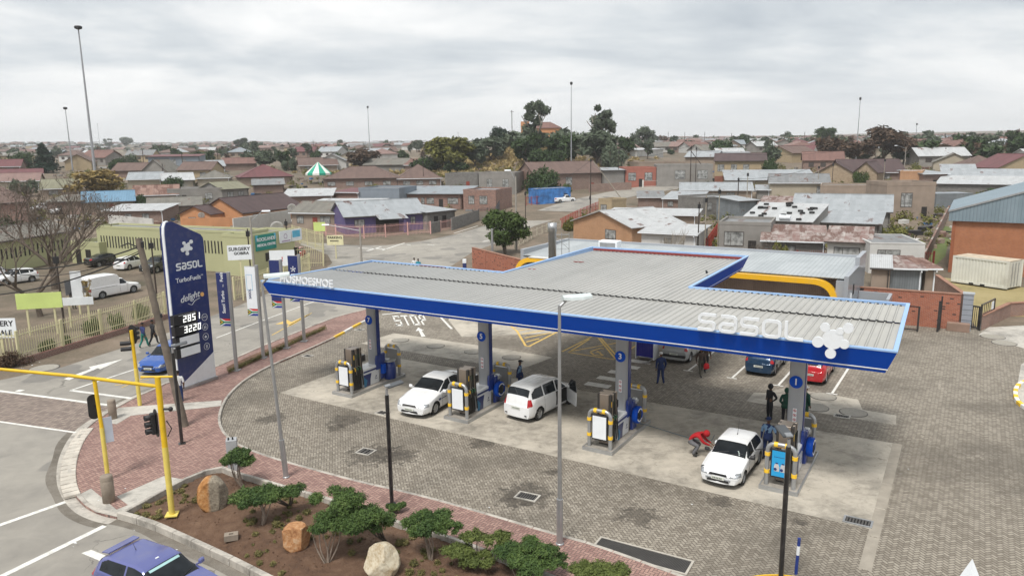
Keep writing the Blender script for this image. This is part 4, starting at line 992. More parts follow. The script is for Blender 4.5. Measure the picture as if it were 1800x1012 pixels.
def wheelmesh(r, rimm):
    k = (r, rimm.name)
    if k in WHEELS: return WHEELS[k]
    mb = MB().m(TYRE); mb.lathe([(r*.62, -.02), (r*.66, -.10), (r*.93, -.11), (r, -.07), (r, .07), (r*.93, .11), (r*.68, .105), (r*.64, .06)], (0, 0, 0), 24, 'Y', cap=False); ty = mb.mesh('tyre')
    mb = MB().m(rimm); mb.lathe([(r*.66, .09), (r*.61, .095), (r*.58, .03), (r*.60, -.05)], (0, 0, 0), 24, 'Y', cap=False); mb.lathe([(.01, .085), (r*.14, .08), (r*.16, .05)], (0, 0, 0), 12, 'Y', cap=False)
    for i in range(7):
        a = 2*PI*i/7
        ca, sa = math.cos(a), math.sin(a); P = lambda d, o, y: (ca*d-sa*o, y, sa*d+ca*o)
        mb.slab([P(r*.12, -.03, .07), P(r*.62, -.022, .085), P(r*.62, .022, .085), P(r*.12, .03, .07)], (0, -.02, 0))
    mb.m(SEAM).lathe([(r*.6, .0), (.01, .0)], (0, 0, 0), 20, 'Y', cap=False); rm = mb.mesh('rim')
    WHEELS[k] = (ty, rm); return WHEELS[k]
def car(kind, label, pos, rz, col, cat='car', group=None, step=.034, rim=None, mirrors=True, name='parked_car', plate=True, roofribs=False, extras=None, bumper=None, opendoor=False, lowpoly=False):
    ms, top, belt, hw, wxs = carbody(kind, step); sp = SPECS[kind]; L, W, wr = sp['L'], sp['W'], sp['wr']
    t = thing(name, label, cat, pos, rz, group)
    def P(nm, me, mat, par=t):
        me = me.copy(); me.materials.clear(); me.materials.append(mat); return link(nm, me, par)
    body = P('body', ms['body'], col)
    for k, nm, mt in (('windscreen', 'windscreen', GLS), ('rear_window', 'rear_window', GLS), ('side_window', 'side_window', GLS), ('side_window2', 'side_window', GLS), ('head', 'headlight', LAMP), ('head2', 'headlight', LAMP), ('tail', 'tail_light', REDL), ('tail2', 'tail_light', REDL)):
        if k in ms: P(nm, ms[k], mt)
    ty, rm = wheelmesh(wr, rim or RIM)
    for wx in wxs:
        for s_ in (1, -1):
            o = link('wheel', ty, t, (wx, s_*(W/2-.13), wr)); o.rotation_euler = (0, 0, 0 if s_ > 0 else PI); link('rim', rm, o)
    mb = MB().m(SEAM); mb.box(-L/2+.25, L/2-.25, -W/2+.28, W/2-.28, .19, .60)
    for wx in wxs:
        for s_ in (1, -1):
            y1 = s_*(W/2-.03); y0 = s_*(W/2-.30); n = 14; ar = wr+.06
            for i in range(n):
                a1, a2 = PI*i/n, PI*(i+1)/n; mb.poly([(wx+ar*math.cos(a1), y0, wr+ar*math.sin(a1)), (wx+ar*math.cos(a2), y0, wr+ar*math.sin(a2)), (wx+ar*math.cos(a2), y1, wr+ar*math.sin(a2)), (wx+ar*math.cos(a1), y1, wr+ar*math.sin(a1))]); mb.poly([(wx, y0, wr), (wx+ar*math.cos(a1), y0, wr+ar*math.sin(a1)), (wx+ar*math.cos(a2), y0, wr+ar*math.sin(a2))])
    part('underbody', mb, t)
    nose = top(.04)
    mb = MB().m(DARKP); fx = L/2+.10
    gw = W*.22; mb.slab([(fx-.015, -gw, nose-.155), (fx-.015, gw, nose-.155), (fx-.02, gw*.9, nose-.075), (fx-.02, -gw*.9, nose-.075)], (.022, 0, 0)); part('grille', mb, t)
    mb = MB().m(CHR if kind in ('sedan', 'mpv', 'suv') else DARKP); mb.box(fx-.0, fx+.016, -gw*.9, gw*.9, nose-.12, nose-.105); part('badge_bar', mb, t)
    if bumper: 
        mb = MB().m(bumper); mb.cbox((L/2+.03, 0, .44), (.18, W*.86, .16), 0, .05); part('bumper', mb, t); mb = MB().m(bumper); mb.cbox((-L/2-.02, 0, .48), (.16, W*.88, .16), 0, .05); part('bumper', mb, t)
    mb = MB().m(DARKP); mb.slab([(fx-.02, -W*.27, .30), (fx-.02, W*.27, .30), (fx-.01, W*.24, .40), (fx-.01, -W*.24, .40)], (.018, 0, 0)); part('air_intake', mb, t)
    if plate:
        rx = -L/2-.06; pz = .60 if kind in ('sedan', 'hatch') else .68
        for nm_, x0, sx, z in (('number_plate', fx+.002, 1, .45), ('number_plate', rx-.002, -1, pz)):
            mb = MB().m(PLATE); mb.box(min(x0, x0+sx*.018), max(x0, x0+sx*.018), -.25, .25, z-.055, z+.055); mb.m(PLTX)
            for q in range(6): mb.box(min(x0+sx*.018, x0+sx*.021), max(x0+sx*.018, x0+sx*.021), -.19+q*.062, -.155+q*.062, z-.03, z+.03)
            part(nm_, mb, t)
    xm = L/2-(sp['ws'][0]+.045)*L; zm = belt(sp['ws'][0]+.05)+.05
    for s_ in (1, -1):
        mb = MB().m(col if kind != 'oldhatch' else DARKP); mb.cbox((xm, s_*(W/2+.10), zm+.04), (.12, .20, .14), s_*.15, .035); mb.box(xm-.03, xm+.02, min(s_*W*.46, s_*(W/2+.03)), max(s_*W*.46, s_*(W/2+.03)), zm-.02, zm+.02); part('mirror', mb, t)
    # door gaps and handles
    tw = sp['side']; xa = L/2-(tw[0][0]+.02)*L; zb_ = .26
    for s_ in (1, -1):
        mb = MB().m(SEAM)
        xs = [xa]+[L/2-(a+b)/2*L for a, b in sp['pillars']]
        if not sp['pillars']: xs.append(L/2-tw[-1][0]*L)
        for x in xs:
            tt = (L/2-x)/L; w_ = hw(tt); z1 = belt(tt); zz = [.30, z1*.55, z1*.85, z1-.01]; ww = [.985, 1.0, .99, .968]
            mb.tube([(x, s_*(w_*k+.001), z) for z, k in zip(zz, ww)], .006, 4)
        part('door_gap', mb, t)
        for a, b in (zip(xs, xs[1:]) if len(xs) > 1 else []):
            xx = b+.14; tt = (L/2-xx)/L; mb = MB().m(col if kind != 'oldhatch' else DARKP); mb.cbox((xx, s_*(hw(tt)*.985+.012), belt(tt)-.10), (.17, .03, .03), 0, .008); part('door_handle', mb, t)
    if sp['rw'][0] < 1:
        tt = sp['rw'][1]; mb = MB().m(DARKP); x0 = L/2-(tt-.004)*L; z0 = top(tt-.004)+.008; x1 = L/2-(tt-.035)*L; z1 = top(tt-.035)+.012; mb.tube([(x0, 0, z0), (x1, .28, z1)], .010, 5); part('wiper', mb, t)
    for yy in (.1, -.45):
        t0, t1 = sp['ws'][0]+.004, sp['ws'][0]+.03; mb = MB().m(DARKP); mb.tube([(L/2-t0*L, yy, top(t0)+.012), (L/2-t1*L, yy+.45, top(t1)*.999+.0)], .009, 5); part('wiper', mb, t)
    if roofribs:
        for k in range(5):
            mb = MB().m(col); y = -.42+.21*k; mb.tube([(L/2-tt*L, y, top(tt)-.012-.03*(abs(y)/.5)**2+.012) for tt in (.46, .55, .65, .75, .85)], .016, 5); part('roof_rib', mb, t)
    if extras: extras(t, sp, top, belt, hw)
    return t
def carpos(a, b, z=.004):
    """midpoint ground position and heading from two pixels: rear wheel contact line, front"""
    A, B = G(*a), G(*b); return A, B
CW = paint('white car paint', (.78, .79, .80), .22); CSIL = paint('silver car paint', (.48, .50, .51), .25, .4); CNAV = paint('dark blue car paint', (.012, .045, .10), .2, .3); CRED = paint('red car paint', (.42, .012, .02), .2)
CLAV = paint('faded violet blue car paint', (.115, .13, .33), .26, .3); CBLU = paint('blue car paint', (.02, .09, .36), .2, .2); CBLK = paint('black car paint', (.015, .016, .018), .18)
def place(px, heading, L, front=None):
    """centre of a car whose nose centre touches the ground at pixel px; heading is the nose direction angle in the world"""
    p = G(*px); return (p.x-math.cos(heading)*L/2, p.y-math.sin(heading)*L/2, .006)
VD = TH+PI/2           # station depth direction (away); cars at the pumps point along -V
h = VD+PI+.08
def ex_sedan(t, sp, top, belt, hw):
    mb = MB().m(NAVY); mb.box(.95, 1.15, sp['W']/2-.004, sp['W']/2+.002, .62, .72); mb.box(.45, .9, sp['W']/2-.004, sp['W']/2+.002, .64, .68); part('door_sticker', mb, t)
car('sedan', 'white four-door saloon with dark windows stopped between the pumps marked 7 and 5', place((722, 734), h, 4.75), h, CW, step=.03, name='parked_car', extras=ex_sedan).scale = (1.04,)*3
# Avanza-like people carrier seen from behind, front door open
hp = VD-.10
def rearpos(px, heading, L):
    p = G(*px); return (p.x+math.cos(heading)*L/2, p.y+math.sin(heading)*L/2, .006)
def ex_mpv(t, sp, top, belt, hw):
    W = sp['W']; x1 = .95; mb = MB().m(CW); a = R(58)
    def D(s_, z, o=0): return (x1-math.cos(a)*s_+math.sin(a)*o, -W/2-math.sin(a)*s_-math.cos(a)*o, z)
    mb.slab([D(0, .32), D(.95, .32), D(.98, .6), D(.98, 1.0), D(0, 1.0)], tuple(Vector(D(0, 0, .06))-Vector(D(0, 0, 0))))
    dr = part('door', mb, t, 'open front door'); mb = MB().m(DARKP); mb.tube([D(.0, 1.0, .03), D(.45, 1.52, .03), D(.85, 1.52, .03), D(.97, 1.0, .03)], .03, 6); part('window_frame', mb, dr); mb = MB().m(GLS); mb.poly([D(.05, 1.0, .03), D(.47, 1.5, .03), D(.84, 1.5, .03), D(.95, 1.0, .03)]); part('window', mb, dr)
    mb = MB().m(SEAM); mb.box(.02, .93, -W/2-.006, -W/2+.05, .36, 1.02); mb.m(M('car seat cloth', (.05, .05, .055), .9)).cbox((.3, -W/2+.3, .75), (.5, .45, .3), 0, .05); part('door_opening', mb, t)
    mb = MB().m(DARKP); mb.box(-sp['L']/2-.07, -sp['L']/2-.05, -.62, -.5, .36, .40); mb.box(-sp['L']/2-.07, -sp['L']/2-.05, .5, .62, .36, .40); part('reflector', mb, t)
SPECS['mpv']['tz'] = (.80, 1.12)
car('mpv', 'white people carrier seen from behind with its front door open beside the pump marked 5', rearpos((908, 740), hp, 4.3), hp, CW, step=.03, roofribs=True, extras=ex_mpv).scale = (1.04,)*3
h3 = VD+PI-.02
def ex_old(t, sp, top, belt, hw):
    mb = MB().m(BLACKM); mb.tube([(-.55, .0, 1.34), (-.75, .0, 1.95)], [.008, .003], 5); mb.cbox((-.55, 0, 1.37), (.06, .03, .03)); part('aerial', mb, t)
    mb = MB().m(DARKP); mb.lathe([(.01, 0), (.09, .0), (.09, .05)], (1.62, -.68, .62), 10, 'X'); part('broken_lamp_hole', mb, t)
    mb = MB().m(SILV); mb.box(1.90, 1.975, -.48, .48, .40, .44); part('lower_grille', mb, t)
    mb = MB().m(M('licence discs', (.6, .7, .66), .5)); P = []
    for yy, z_ in ((.40, 1.02), (.42, .97), (.36, 1.06)): x0 = 1.875-1.2-(z_-.9)*1.12; mb.slab([(x0+.03+.04*math.cos(a)*.5, yy+.035*math.cos(a), z_+.03*math.sin(a)) for a in [i*PI/4 for i in range(8)]], (.012, 0, .012))
    part('licence_disc', mb, t); mb = MB().m(WHITE); mb.cbox((-.55, -.86, .83), (.16, .10, .12), 0, .02); part('fuel_flap', mb, t)
car('oldhatch', 'old white hatchback with a broken headlight filling up at the nearest pump', place((1262, 857), h3, 3.75), h3, CW, step=.026, name='parked_car', extras=ex_old, rim=SILV)
# parked behind the canopy, tails towards us
SPECS['hatch']['tz'] = (.80, 1.0)
for (u, v, c, lab, dz) in ((18.15, 15.3, CSIL, 'silver hatchback parked in a bay behind the canopy beside a man in navy', 0), (23.2, 15.15, CNAV, 'dark blue hatchback parked in a bay behind the canopy', 0), (25.95, 14.95, CRED, 'red hatchback parked in a bay behind the column marked 1', 0)):
    p = S(u, v+1.98, .012); car('hatch', lab, p, VD+.0, c, step=.034, name='parked_car', group='cars parked in the bays behind the canopy', bumper=DARKP if c is CSIL else None)
# violet blue hatchback at the bottom left, blue hatchback on the road
hv = math.atan2(*(lambda a, b: (b.y-a.y, b.x-a.x))(G(205, 975), G(420, 1052)))
def ex_viv(t, sp, top, belt, hw):
    mb = MB().m(BLACKM); mb.tube([(-.9, .0, 1.42), (-1.02, .0, 1.62)], [.01, .004], 5); part('aerial', mb, t)
    mb = MB().m(M('pale screen strip', (.35, .55, .55), .4)); a, b = sp['ws'][1]-.006, sp['ws'][1]-.022; L = sp['L']; mb.slab([(L/2-a*L, -.5, top(a)+.004), (L/2-a*L, .5, top(a)+.004), (L/2-b*L, .5, top(b)+.004), (L/2-b*L, -.5, top(b)+.004)], (.004, 0, .006)); part('screen_strip', mb, t)
    mb = MB().m(CLAV); mb.slab([(-1.42, -.5, 1.43), (-1.42, .5, 1.43), (-1.72, .52, 1.40), (-1.72, -.52, 1.40)], (0, 0, .03)); part('spoiler', mb, t)
    mb = MB().m(WHITE); mb.cbox((.02, 0, top(.49)+.01), (.05, .10, .02)); part('roof_mark', mb, t)
SPECS['golf'] = dict(SPECS['hatch'], L=4.0, W=1.72, pillars=[(.60, .62)], top=[(0, .56), (.03, .68), (.10, .80), (.30, .93), (.45, 1.37), (.54, 1.43), (.84, 1.41), (.92, 1.30), (.985, .98), (1, .78)])
car('golf', 'violet blue two-door hatchback driving past the planting bed', (G(284, 1056).x, G(284, 1056).y, .006), hv, CLAV, step=.022, name='passing_car', extras=ex_viv, rim=SILV, bumper=SILV)
hb = math.atan2(*(lambda a, b: (b.y-a.y, b.x-a.x))(G(300, 632), G(240, 662)))
car('golf', 'blue hatchback coming down the road behind the leaning wooden pole', place((263, 660), hb-.05, 4.0), hb-.05, CBLU, step=.03, name='oncoming_car')
# medical centre car park
def cp(kind, a, b, col, lab, nm='parked_car', **k):
    """a: nose centre on the ground, b: tail centre, in survey pixels"""
    A, B = G(*a), G(*b); m_ = (A+B)/2; hd = math.atan2(A.y-B.y, A.x-B.x); k.setdefault('step', .05); return car(kind, lab, (m_.x, m_.y, max(.012, m_.z+.07 if m_.length > 135 else .012)), hd, col, name=nm, **k)
def ex_panel(t, sp, top, belt, hw):
    L, W = sp['L'], sp['W']; mb = MB().m(M('dark van lining', (.09, .095, .10), .8)); mb.box(-L/2-.075, -L/2-.062, -.72, .72, .75, 1.85); part('tail_opening', mb, t, 'open dark tail')
    mb = MB().m(M('grey door lining', (.12, .125, .135), .8)); mb.slab([(-L/2-.06, .80, .55), (-L/2-.95, 1.05, .55), (-L/2-.95, 1.05, 1.9), (-L/2-.06, .80, 1.9)], (0, .05, 0)); part('rear_door', mb, t, 'open grey-lined rear door')
    mb = MB().m(SEAM); 
    for s_ in (1, -1): mb.tube([(.1, s_*(W/2*.997), 1.0), (-2.5, s_*(W/2*.985), 1.0)], .01, 4)
    part('canopy_seam', mb, t)
cp('panel', (252, 508), (134, 531), CW, 'white pickup with a tall enclosed canopy and its grey-lined rear door open', 'pickup_truck', cat='pickup truck', extras=ex_panel, rim=SILV)
cp('hatch', (-14, 503), (68, 492), CW, 'white hatchback parked behind the bare trees, red tail light to the right')
cp('hatch', (-62, 497), (8, 489), CW, 'white car at the left edge behind the bare trees')
cp('sedan', (214, 462), (163, 469), CBLK, 'black saloon parked against the pale green clinic wall')
cp('hatch', (256, 466), (206, 477), CW, 'white hatchback with red lamps parked beside the black saloon')
cp('suv', (254, 482), (306, 470), CBLK, 'black off-roader parked by the clinic, partly behind the wooden pole')
cp('hatch', (380, 470), (338, 462), CNAV, 'dark blue car parked at the clinic, partly behind the price sign')
cp('hatch', (498, 466), (538, 448), CRED, 'red car parked by the clinic entrance behind a white sign board')
# far vehicles
cp('bakkie', (1005, 355), (978, 357), CW, 'small white pickup parked on the street by the blue shop', 'pickup_truck', cat='pickup truck', rim=SILV, step=.08)
cp('hatch', (64, 372), (84, 370), CW, 'left of two white cars parked by the blue roofed house', step=.08)
cp('hatch', (92, 378), (118, 373), CW, 'right of two white cars parked by the blue roofed house', step=.08)
# ------------------------------------------------------------------ people: one skinned surface per body, posed by joints
SKIN = M('brown skin', (.14, .075, .045), .6, var=.06); SHOE = M('black shoes', (.02, .02, .02), .6); HAIR = M('black hair', (.012, .010, .010), .9)
BASE = dict(pel=(0, 0, .96), sp1=(0, .01, 1.12), sp2=(0, .0, 1.30), neck=(0, .0, 1.48), head0=(0, .015, 1.56), head1=(0, .03, 1.66), head2=(0, .02, 1.76),
            hipL=(.10, 0, .92), kneL=(.11, .02, .50), ankL=(.115, -.02, .09), toeL=(.13, .15, .035), hipR=(-.10, 0, .92), kneR=(-.11, .02, .50), ankR=(-.115, -.02, .09), toeR=(-.13, .15, .035),
            shL=(.185, 0, 1.42), elL=(.25, -.02, 1.13), wrL=(.24, .06, .88), haL=(.235, .09, .80), shR=(-.185, 0, 1.42), elR=(-.25, -.02, 1.13), wrR=(-.24, .06, .88), haR=(-.235, .09, .80))
RAD = dict(pel=(.155, .115), sp1=(.145, .105), sp2=(.165, .115), neck=(.058, .058), head0=(.066, .07), head1=(.082, .098), head2=(.066, .075), hip=(.108, .108), kne=(.078, .078), ank=(.056, .058), toe=(.042, .032), sh=(.085, .082), el=(.062, .06), wr=(.038, .036), ha=(.036, .022))
BONES = [('pel', 'sp1'), ('sp1', 'sp2'), ('sp2', 'neck'), ('neck', 'head0'), ('head0', 'head1'), ('head1', 'head2')]
for s_ in 'LR': BONES += [('pel', 'hip'+s_), ('hip'+s_, 'kne'+s_), ('kne'+s_, 'ank'+s_), ('ank'+s_, 'toe'+s_), ('sp2', 'sh'+s_), ('sh'+s_, 'el'+s_), ('el'+s_, 'wr'+s_), ('wr'+s_, 'ha'+s_)]
def person(label, pos, face, top, legs, pose={}, stripe=None, hat=None, hood=None, scale=1.0, bulk=1.0, long_=False, shoes=SHOE, group=None, hair=True, skirt=None, carry=None, sleeves=None):
    J = dict(BASE); J.update(pose); V = {k: Vector(v) for k, v in J.items()}
    vs = []; es = []; rad = []; bone = []
    names = list(V); ix = {n: i for i, n in enumerate(names)}
    for n in names:
        r = RAD[n.rstrip('LR') if n[-1] in 'LR' and n[:-1] in RAD else n]; k = bulk if n[:2] in ('pe', 'sp', 'sh', 'el', 'hi') else 1
        vs.append(V[n]); rad.append((r[0]*k, r[1]*k))
    es = [(ix[a], ix[b]) for a, b in BONES]
    # five fingers on each hand
    for s_ in 'LR':
        d = (V['ha'+s_]-V['wr'+s_]).normalized(); sd_ = d.cross(Vector((0, 0, 1)));
        if sd_.length < .3: sd_ = Vector((0, 1, 0))
        sd_.normalize(); pal = d.cross(sd_)
        for f, (o, ln) in enumerate(((-.028, .060), (-.010, .072), (.009, .068), (.026, .054), (.040, .045))):
            a = V['ha'+s_]+sd_*o*.9+d*(.012 if f < 4 else -.03); b = a+d*ln*.55+pal*.006+(sd_*.02 if f == 4 else sd_*0); c = b+d*ln*.4+pal*.02
            k0 = len(vs); vs += [a, b, c]; rad += [(.010, .010), (.009, .009), (.007, .007)]; es += [(ix['ha'+s_], k0), (k0, k0+1), (k0+1, k0+2)]
    me = bpy.data.meshes.new('body'); me.from_pydata([tuple(v) for v in vs], es, []); o = bpy.data.objects.new('b', me); COL.objects.link(o)
    md = o.modifiers.new('s', 'SKIN'); md.use_smooth_shade = True; md.branch_smoothing = .6
    for i, r in enumerate(rad): me.skin_vertices[0].data[i].radius = r
    me.skin_vertices[0].data[ix['pel']].use_root = True
    o.modifiers.new('u', 'SUBSURF').levels = 1
    dg = bpy.context.evaluated_depsgraph_get(); dg.update(); bm_ = bpy.data.meshes.new_from_object(o.evaluated_get(dg)); bpy.data.objects.remove(o)
    tops = [top, legs, SKIN, shoes, stripe or top]; bm_.materials.clear()
    for m_ in tops: bm_.materials.append(m_)
    seg = [(V[a], V[b], a, b) for a, b in BONES]
    for p in bm_.polygons:
        c = p.center; best = (9, None, 0)
        for a, b, na, nb in seg:
            ab = b-a; t = max(0, min(1, (c-a).dot(ab)/ab.length_squared)); d = (c-a-ab*t).length
            if d < best[0]: best = (d, (na, nb), t)
        na, nb = best[1]; t = best[2]; k = 0
        if nb.startswith(('ank', 'kne')): k = 1
        elif nb.startswith('hip') or (na == 'pel' and t < (.05 if long_ else .35)): k = 1 if not long_ else 0
        elif nb.startswith('toe'): k = 3
        elif nb.startswith('head') and not (nb == 'head0' and t < .3): k = 2
        elif nb.startswith('ha'): k = 2
        elif nb.startswith('wr') and sleeves: k = 2
        if long_ and nb.startswith('kne') and t < .18: k = 0
        if stripe and k == 0 and (nb.startswith(('sh', 'el')) and .15 < t < .95 and abs(best[0]) > .03 and c.y > (V[na]+(V[nb]-V[na])*t).y+.02 or (nb in ('sp1', 'sp2') and .055 < abs(c.x) < .095)): k = 4
        p.material_index = k
    t_ = thing('person', label, 'person', (pos[0], pos[1], pos[2] if len(pos) > 2 else .012), face-PI/2, group); t_.scale = (scale,)*3
    link('body', bm_, t_)
    h0, h1, h2 = V['head0'], V['head1'], V['head2']; hd = (h2-h0).normalized(); fw = Vector((0, 1, 0)); fw = (fw-hd*fw.dot(hd)).normalized(); sd_ = fw.cross(hd)
    hp = lambda x, y, z: tuple(h1+sd_*x+fw*y+hd*z)
    if not hood:
        mb = MB().m(SKIN); mb.ball(hp(0, .105, -.02), .016, 6, 4, (1, 1, 1.4)); part('nose', mb, t_)
        for s_ in (1, -1):
            mb = MB().m(WHITE); mb.ball(hp(s_*.032, .088, .012), .011, 6, 4); mb.m(BLACKM).ball(hp(s_*.032, .097, .012), .006, 6, 4); part('eye', mb, t_); mb = MB().m(SKIN); mb.ball(hp(s_*.084, .0, -.01), .022, 6, 4, (.5, .8, 1.3)); part('ear', mb, t_)
        mb = MB().m(M('dark lips', (.09, .03, .03), .5)); mb.ball(hp(0, .092, -.058), .02, 6, 4, (1.2, .5, .4)); part('mouth', mb, t_)
    def cap_(mat, r, y0, z0, sq): mb = MB().m(mat); mb.ball(hp(0, y0, z0), r, 12, 7, sq); return mb
    if hat: mb = cap_(hat, .098, -.002, .055, (.98, 1.12, .72)); mb.slab([hp(-.07, .08, .055), hp(.07, .08, .055), hp(.05, .17, .04), hp(-.05, .17, .04)], tuple(hd*.012)); part('cap', mb, t_)
    elif hood: part('hood', cap_(hood, .125, -.015, .0, (.95, 1.08, 1.15)), t_)
    elif hair: part('hair', cap_(HAIR, .097, -.018, .04, (.96, 1.08, .85)), t_)
    if long_ or skirt:
        pz = V['pel']; mb = MB().m(skirt or top); mb.lathe([(.17*bulk, .14), (.185*bulk, 0), (.20*bulk, -.12), (.17, -.13)], tuple(pz), 14); part('jacket_hem', mb, t_)
    if carry: carry(t_, V)
    return t_
NV = M('navy overall cloth', (.018, .035, .115), .85, var=.15, bump=.004, vs=6); LB = M('pale blue panel cloth', (.20, .33, .50), .85); BK = M('black cloth', (.022, .022, .026), .9); DG = M('dark green overall', (.015, .065, .045), .9); RD = M('red hooded cloth', (.38, .01, .015), .85); GY = M('grey trousers', (.13, .13, .14), .9); BR = M('brown cloth', (.06, .04, .032), .9); PK = M('bright pink cloth', (.70, .04, .25), .85); TEAL = M('teal trousers', (.02, .16, .13), .9); BLT = M('dull blue jacket', (.025, .035, .12), .9); WSH = M('white shirt', (.62, .62, .62), .85)
TOC = lambda p: math.atan2(-p[1], -p[0])          # towards the camera
walk = dict(kneL=(.11, .16, .52), ankL=(.11, .22, .13), toeL=(.12, .38, .07), kneR=(-.10, -.04, .52), ankR=(-.10, -.30, .14), toeR=(-.10, -.17, .04), elL=(.24, -.12, 1.15), wrL=(.22, -.06, .90), haL=(.21, -.02, .82), elR=(-.24, .06, 1.14), wrR=(-.22, .22, .98), haR=(-.2, .3, .95))
hips = dict(elL=(.34, -.10, 1.16), wrL=(.22, .04, 1.0), haL=(.17, .08, 1.0), elR=(-.34, -.10, 1.16), wrR=(-.22, .04, 1.0), haR=(-.17, .08, 1.0))
pocket = dict(elL=(.27, -.06, 1.13), wrL=(.20, .08, .98), haL=(.15, .12, .95), elR=(-.27, -.06, 1.13), wrR=(-.20, .08, .98), haR=(-.15, .12, .95))
g0 = lambda x, y: tuple(G(x, y, .012))
p = g0(1161, 675); person('attendant in navy overalls and white cap seen from behind, standing near the silver hatchback', p, TOC(p)+PI+.3, NV, NV, dict(ankL=(.17, -.02, .09), toeL=(.2, .13, .035), ankR=(-.17, -.02, .09), toeR=(-.2, .13, .035)), LB, hat=M('white cap cloth', (.7, .7, .7), .8), scale=1.04, long_=True)
p = g0(914, 690); person('attendant in navy jacket and black cap standing behind the white people carrier', p, TOC(p)+1.3, NV, NV, pocket, LB, hat=BK, scale=1.04, long_=True)
p = g0(1348, 806); person('attendant in navy and pale blue filling the old white hatchback', p, TOC(p)-.25, NV, NV, dict(shR=(-.185, .03, 1.42), elR=(-.33, .10, 1.20), wrR=(-.48, .22, 1.06), haR=(-.55, .27, 1.03)), LB, hat=NV, scale=1.05, long_=True)
mb = MB().m(HOSE); a = G(1327, 790, .9); b = Vector(S(27.5, 1.8, 1.2)); q = Vector((a.x+.55, a.y-.1, .95)); mb.tube(catm([a, q, (q+b)/2-Vector((0, 0, .35)), b], 6), .02, 6); solo('fuel_hose', 'black fuel hose in use, from the nearest pump to the old white hatchback', 'hose', mb)
p = g0(1352, 738); person('person in a black hooded top with hands on hips, watching near the nearest pump', p, TOC(p)-.9, BK, BK, hips, hood=BK, scale=1.02)
p = g0(1380, 745); person('person in dark green overalls, left of the column marked 1', p, TOC(p)+PI, DG, BK, pocket, hood=DG, bulk=1.15, long_=True)
p = g0(1413, 741); person('person in dark green overalls and white cap, right of the column marked 1', p, TOC(p)+2.4, DG, DG, {}, hat=M('white cap cloth', (.7, .7, .7), .8), bulk=1.15, long_=True)
p = g0(1231, 662)
def bag(col, side='R'):
    def f(t, V):
        h_ = V['ha'+side]; mb = MB().m(col); c = h_+Vector((0, 0, -.24)); mb.loft([[(c.x+x*k, c.y+y*k, c.z+z) for x, y in ((-.16, -.05), (.16, -.05), (.16, .05), (-.16, .05))] for z, k in ((-.16, .8), (-.08, 1.05), (.1, .9), (.2, .35))], cap=True); b = part('carrier_bag', mb, t); mb = MB().m(col); mb.tube([tuple(c+Vector((-.04, 0, .18))), tuple(h_), tuple(c+Vector((.04, 0, .18)))], .01, 5); part('bag_handle', mb, b)
    return f
person('person in brown carrying a red shopping bag, walking behind the canopy edge', p, TOC(p)+.5, BR, M('olive trousers', (.07, .065, .05), .9), walk, carry=bag(RD), scale=.98)
p = g0(1240, 653); person('person in dark brown carrying a white bag, beside the one with the red bag', p, TOC(p)+.3, BR, BK, walk, carry=bag(WHITE, 'L'), scale=.98)
crouch = dict(pel=(0, -.38, .62), sp1=(0, -.28, .78), sp2=(0, -.08, .90), neck=(0, .12, .99), head0=(0, .20, 1.02), head1=(0, .28, .98), head2=(0, .36, .93),
  hipL=(.10, -.36, .56), kneL=(.15, .02, .46), ankL=(.13, -.20, .10), toeL=(.14, -.02, .04), hipR=(-.10, -.36, .56), kneR=(-.15, .02, .44), ankR=(-.13, -.24, .10), toeR=(-.14, -.06, .04),
  shL=(.18, .02, .90), elL=(.20, .20, .66), wrL=(.12, .42, .56), haL=(.10, .50, .52), shR=(-.18, .02, .90), elR=(-.20, .20, .66), wrR=(-.12, .42, .56), haR=(-.10, .50, .52))
p = g0(1228, 801); person('crouching person in a bright red hooded top pumping the tyre of the old white hatchback', p, -.45, RD, GY, crouch, hood=RD, scale=1.1)
p = g0(254, 611); person('person in a blue jacket and teal trousers walking along the cream fence', p, TOC(p)+2.2, BLT, TEAL, walk, scale=1.0)
p = g0(271, 606); person('person in black walking ahead of the one in teal trousers, half behind the wooden pole', p, TOC(p)+2.2, BK, BK, walk, scale=1.0)
p = g0(317, 708); person('person in a white shirt half hidden behind the slim black lamp by the price sign', p, TOC(p)+PI, WSH, NV, {}, scale=1.0, sleeves=True)
p = g0(875, 431); person('distant person in a bright pink top under the round street tree', p, TOC(p)+PI, PK, BK, {}, scale=1.0)
p = g0(886, 440); person('distant person in black beside the one in pink under the street tree', p, TOC(p)+PI, BK, BK, {}, hood=BK, long_=True, skirt=BK)
p = g0(729, 482); person('person in a white top just beyond the far edge of the canopy', p, TOC(p), WSH, BK, {})
p = g0(736, 484); person('person in a turquoise top with high hair just beyond the far edge of the canopy', p, TOC(p), M('turquoise cloth', (.02, .22, .30), .9), BK, {})
p = g0(131, 543); person('person in dark clothes bent at the open tail of the white pickup', p, TOC(p)+PI-.6, BK, M('khaki trousers', (.10, .10, .06), .9), {})
# ------------------------------------------------------------------ price tower
LEDW = M('lit white digit', (.85, .88, .85), .5, emit=((1, 1, .95), .9)); WOODP = M('weathered timber pole', (.155, .13, .105), .9, var=.25, vs=3, bump=.01)
ta, tb = G(318, 690), G(380, 668); tv = (tb-ta); tw_ = tv.length; tang = math.atan2(tv.y, tv.x)
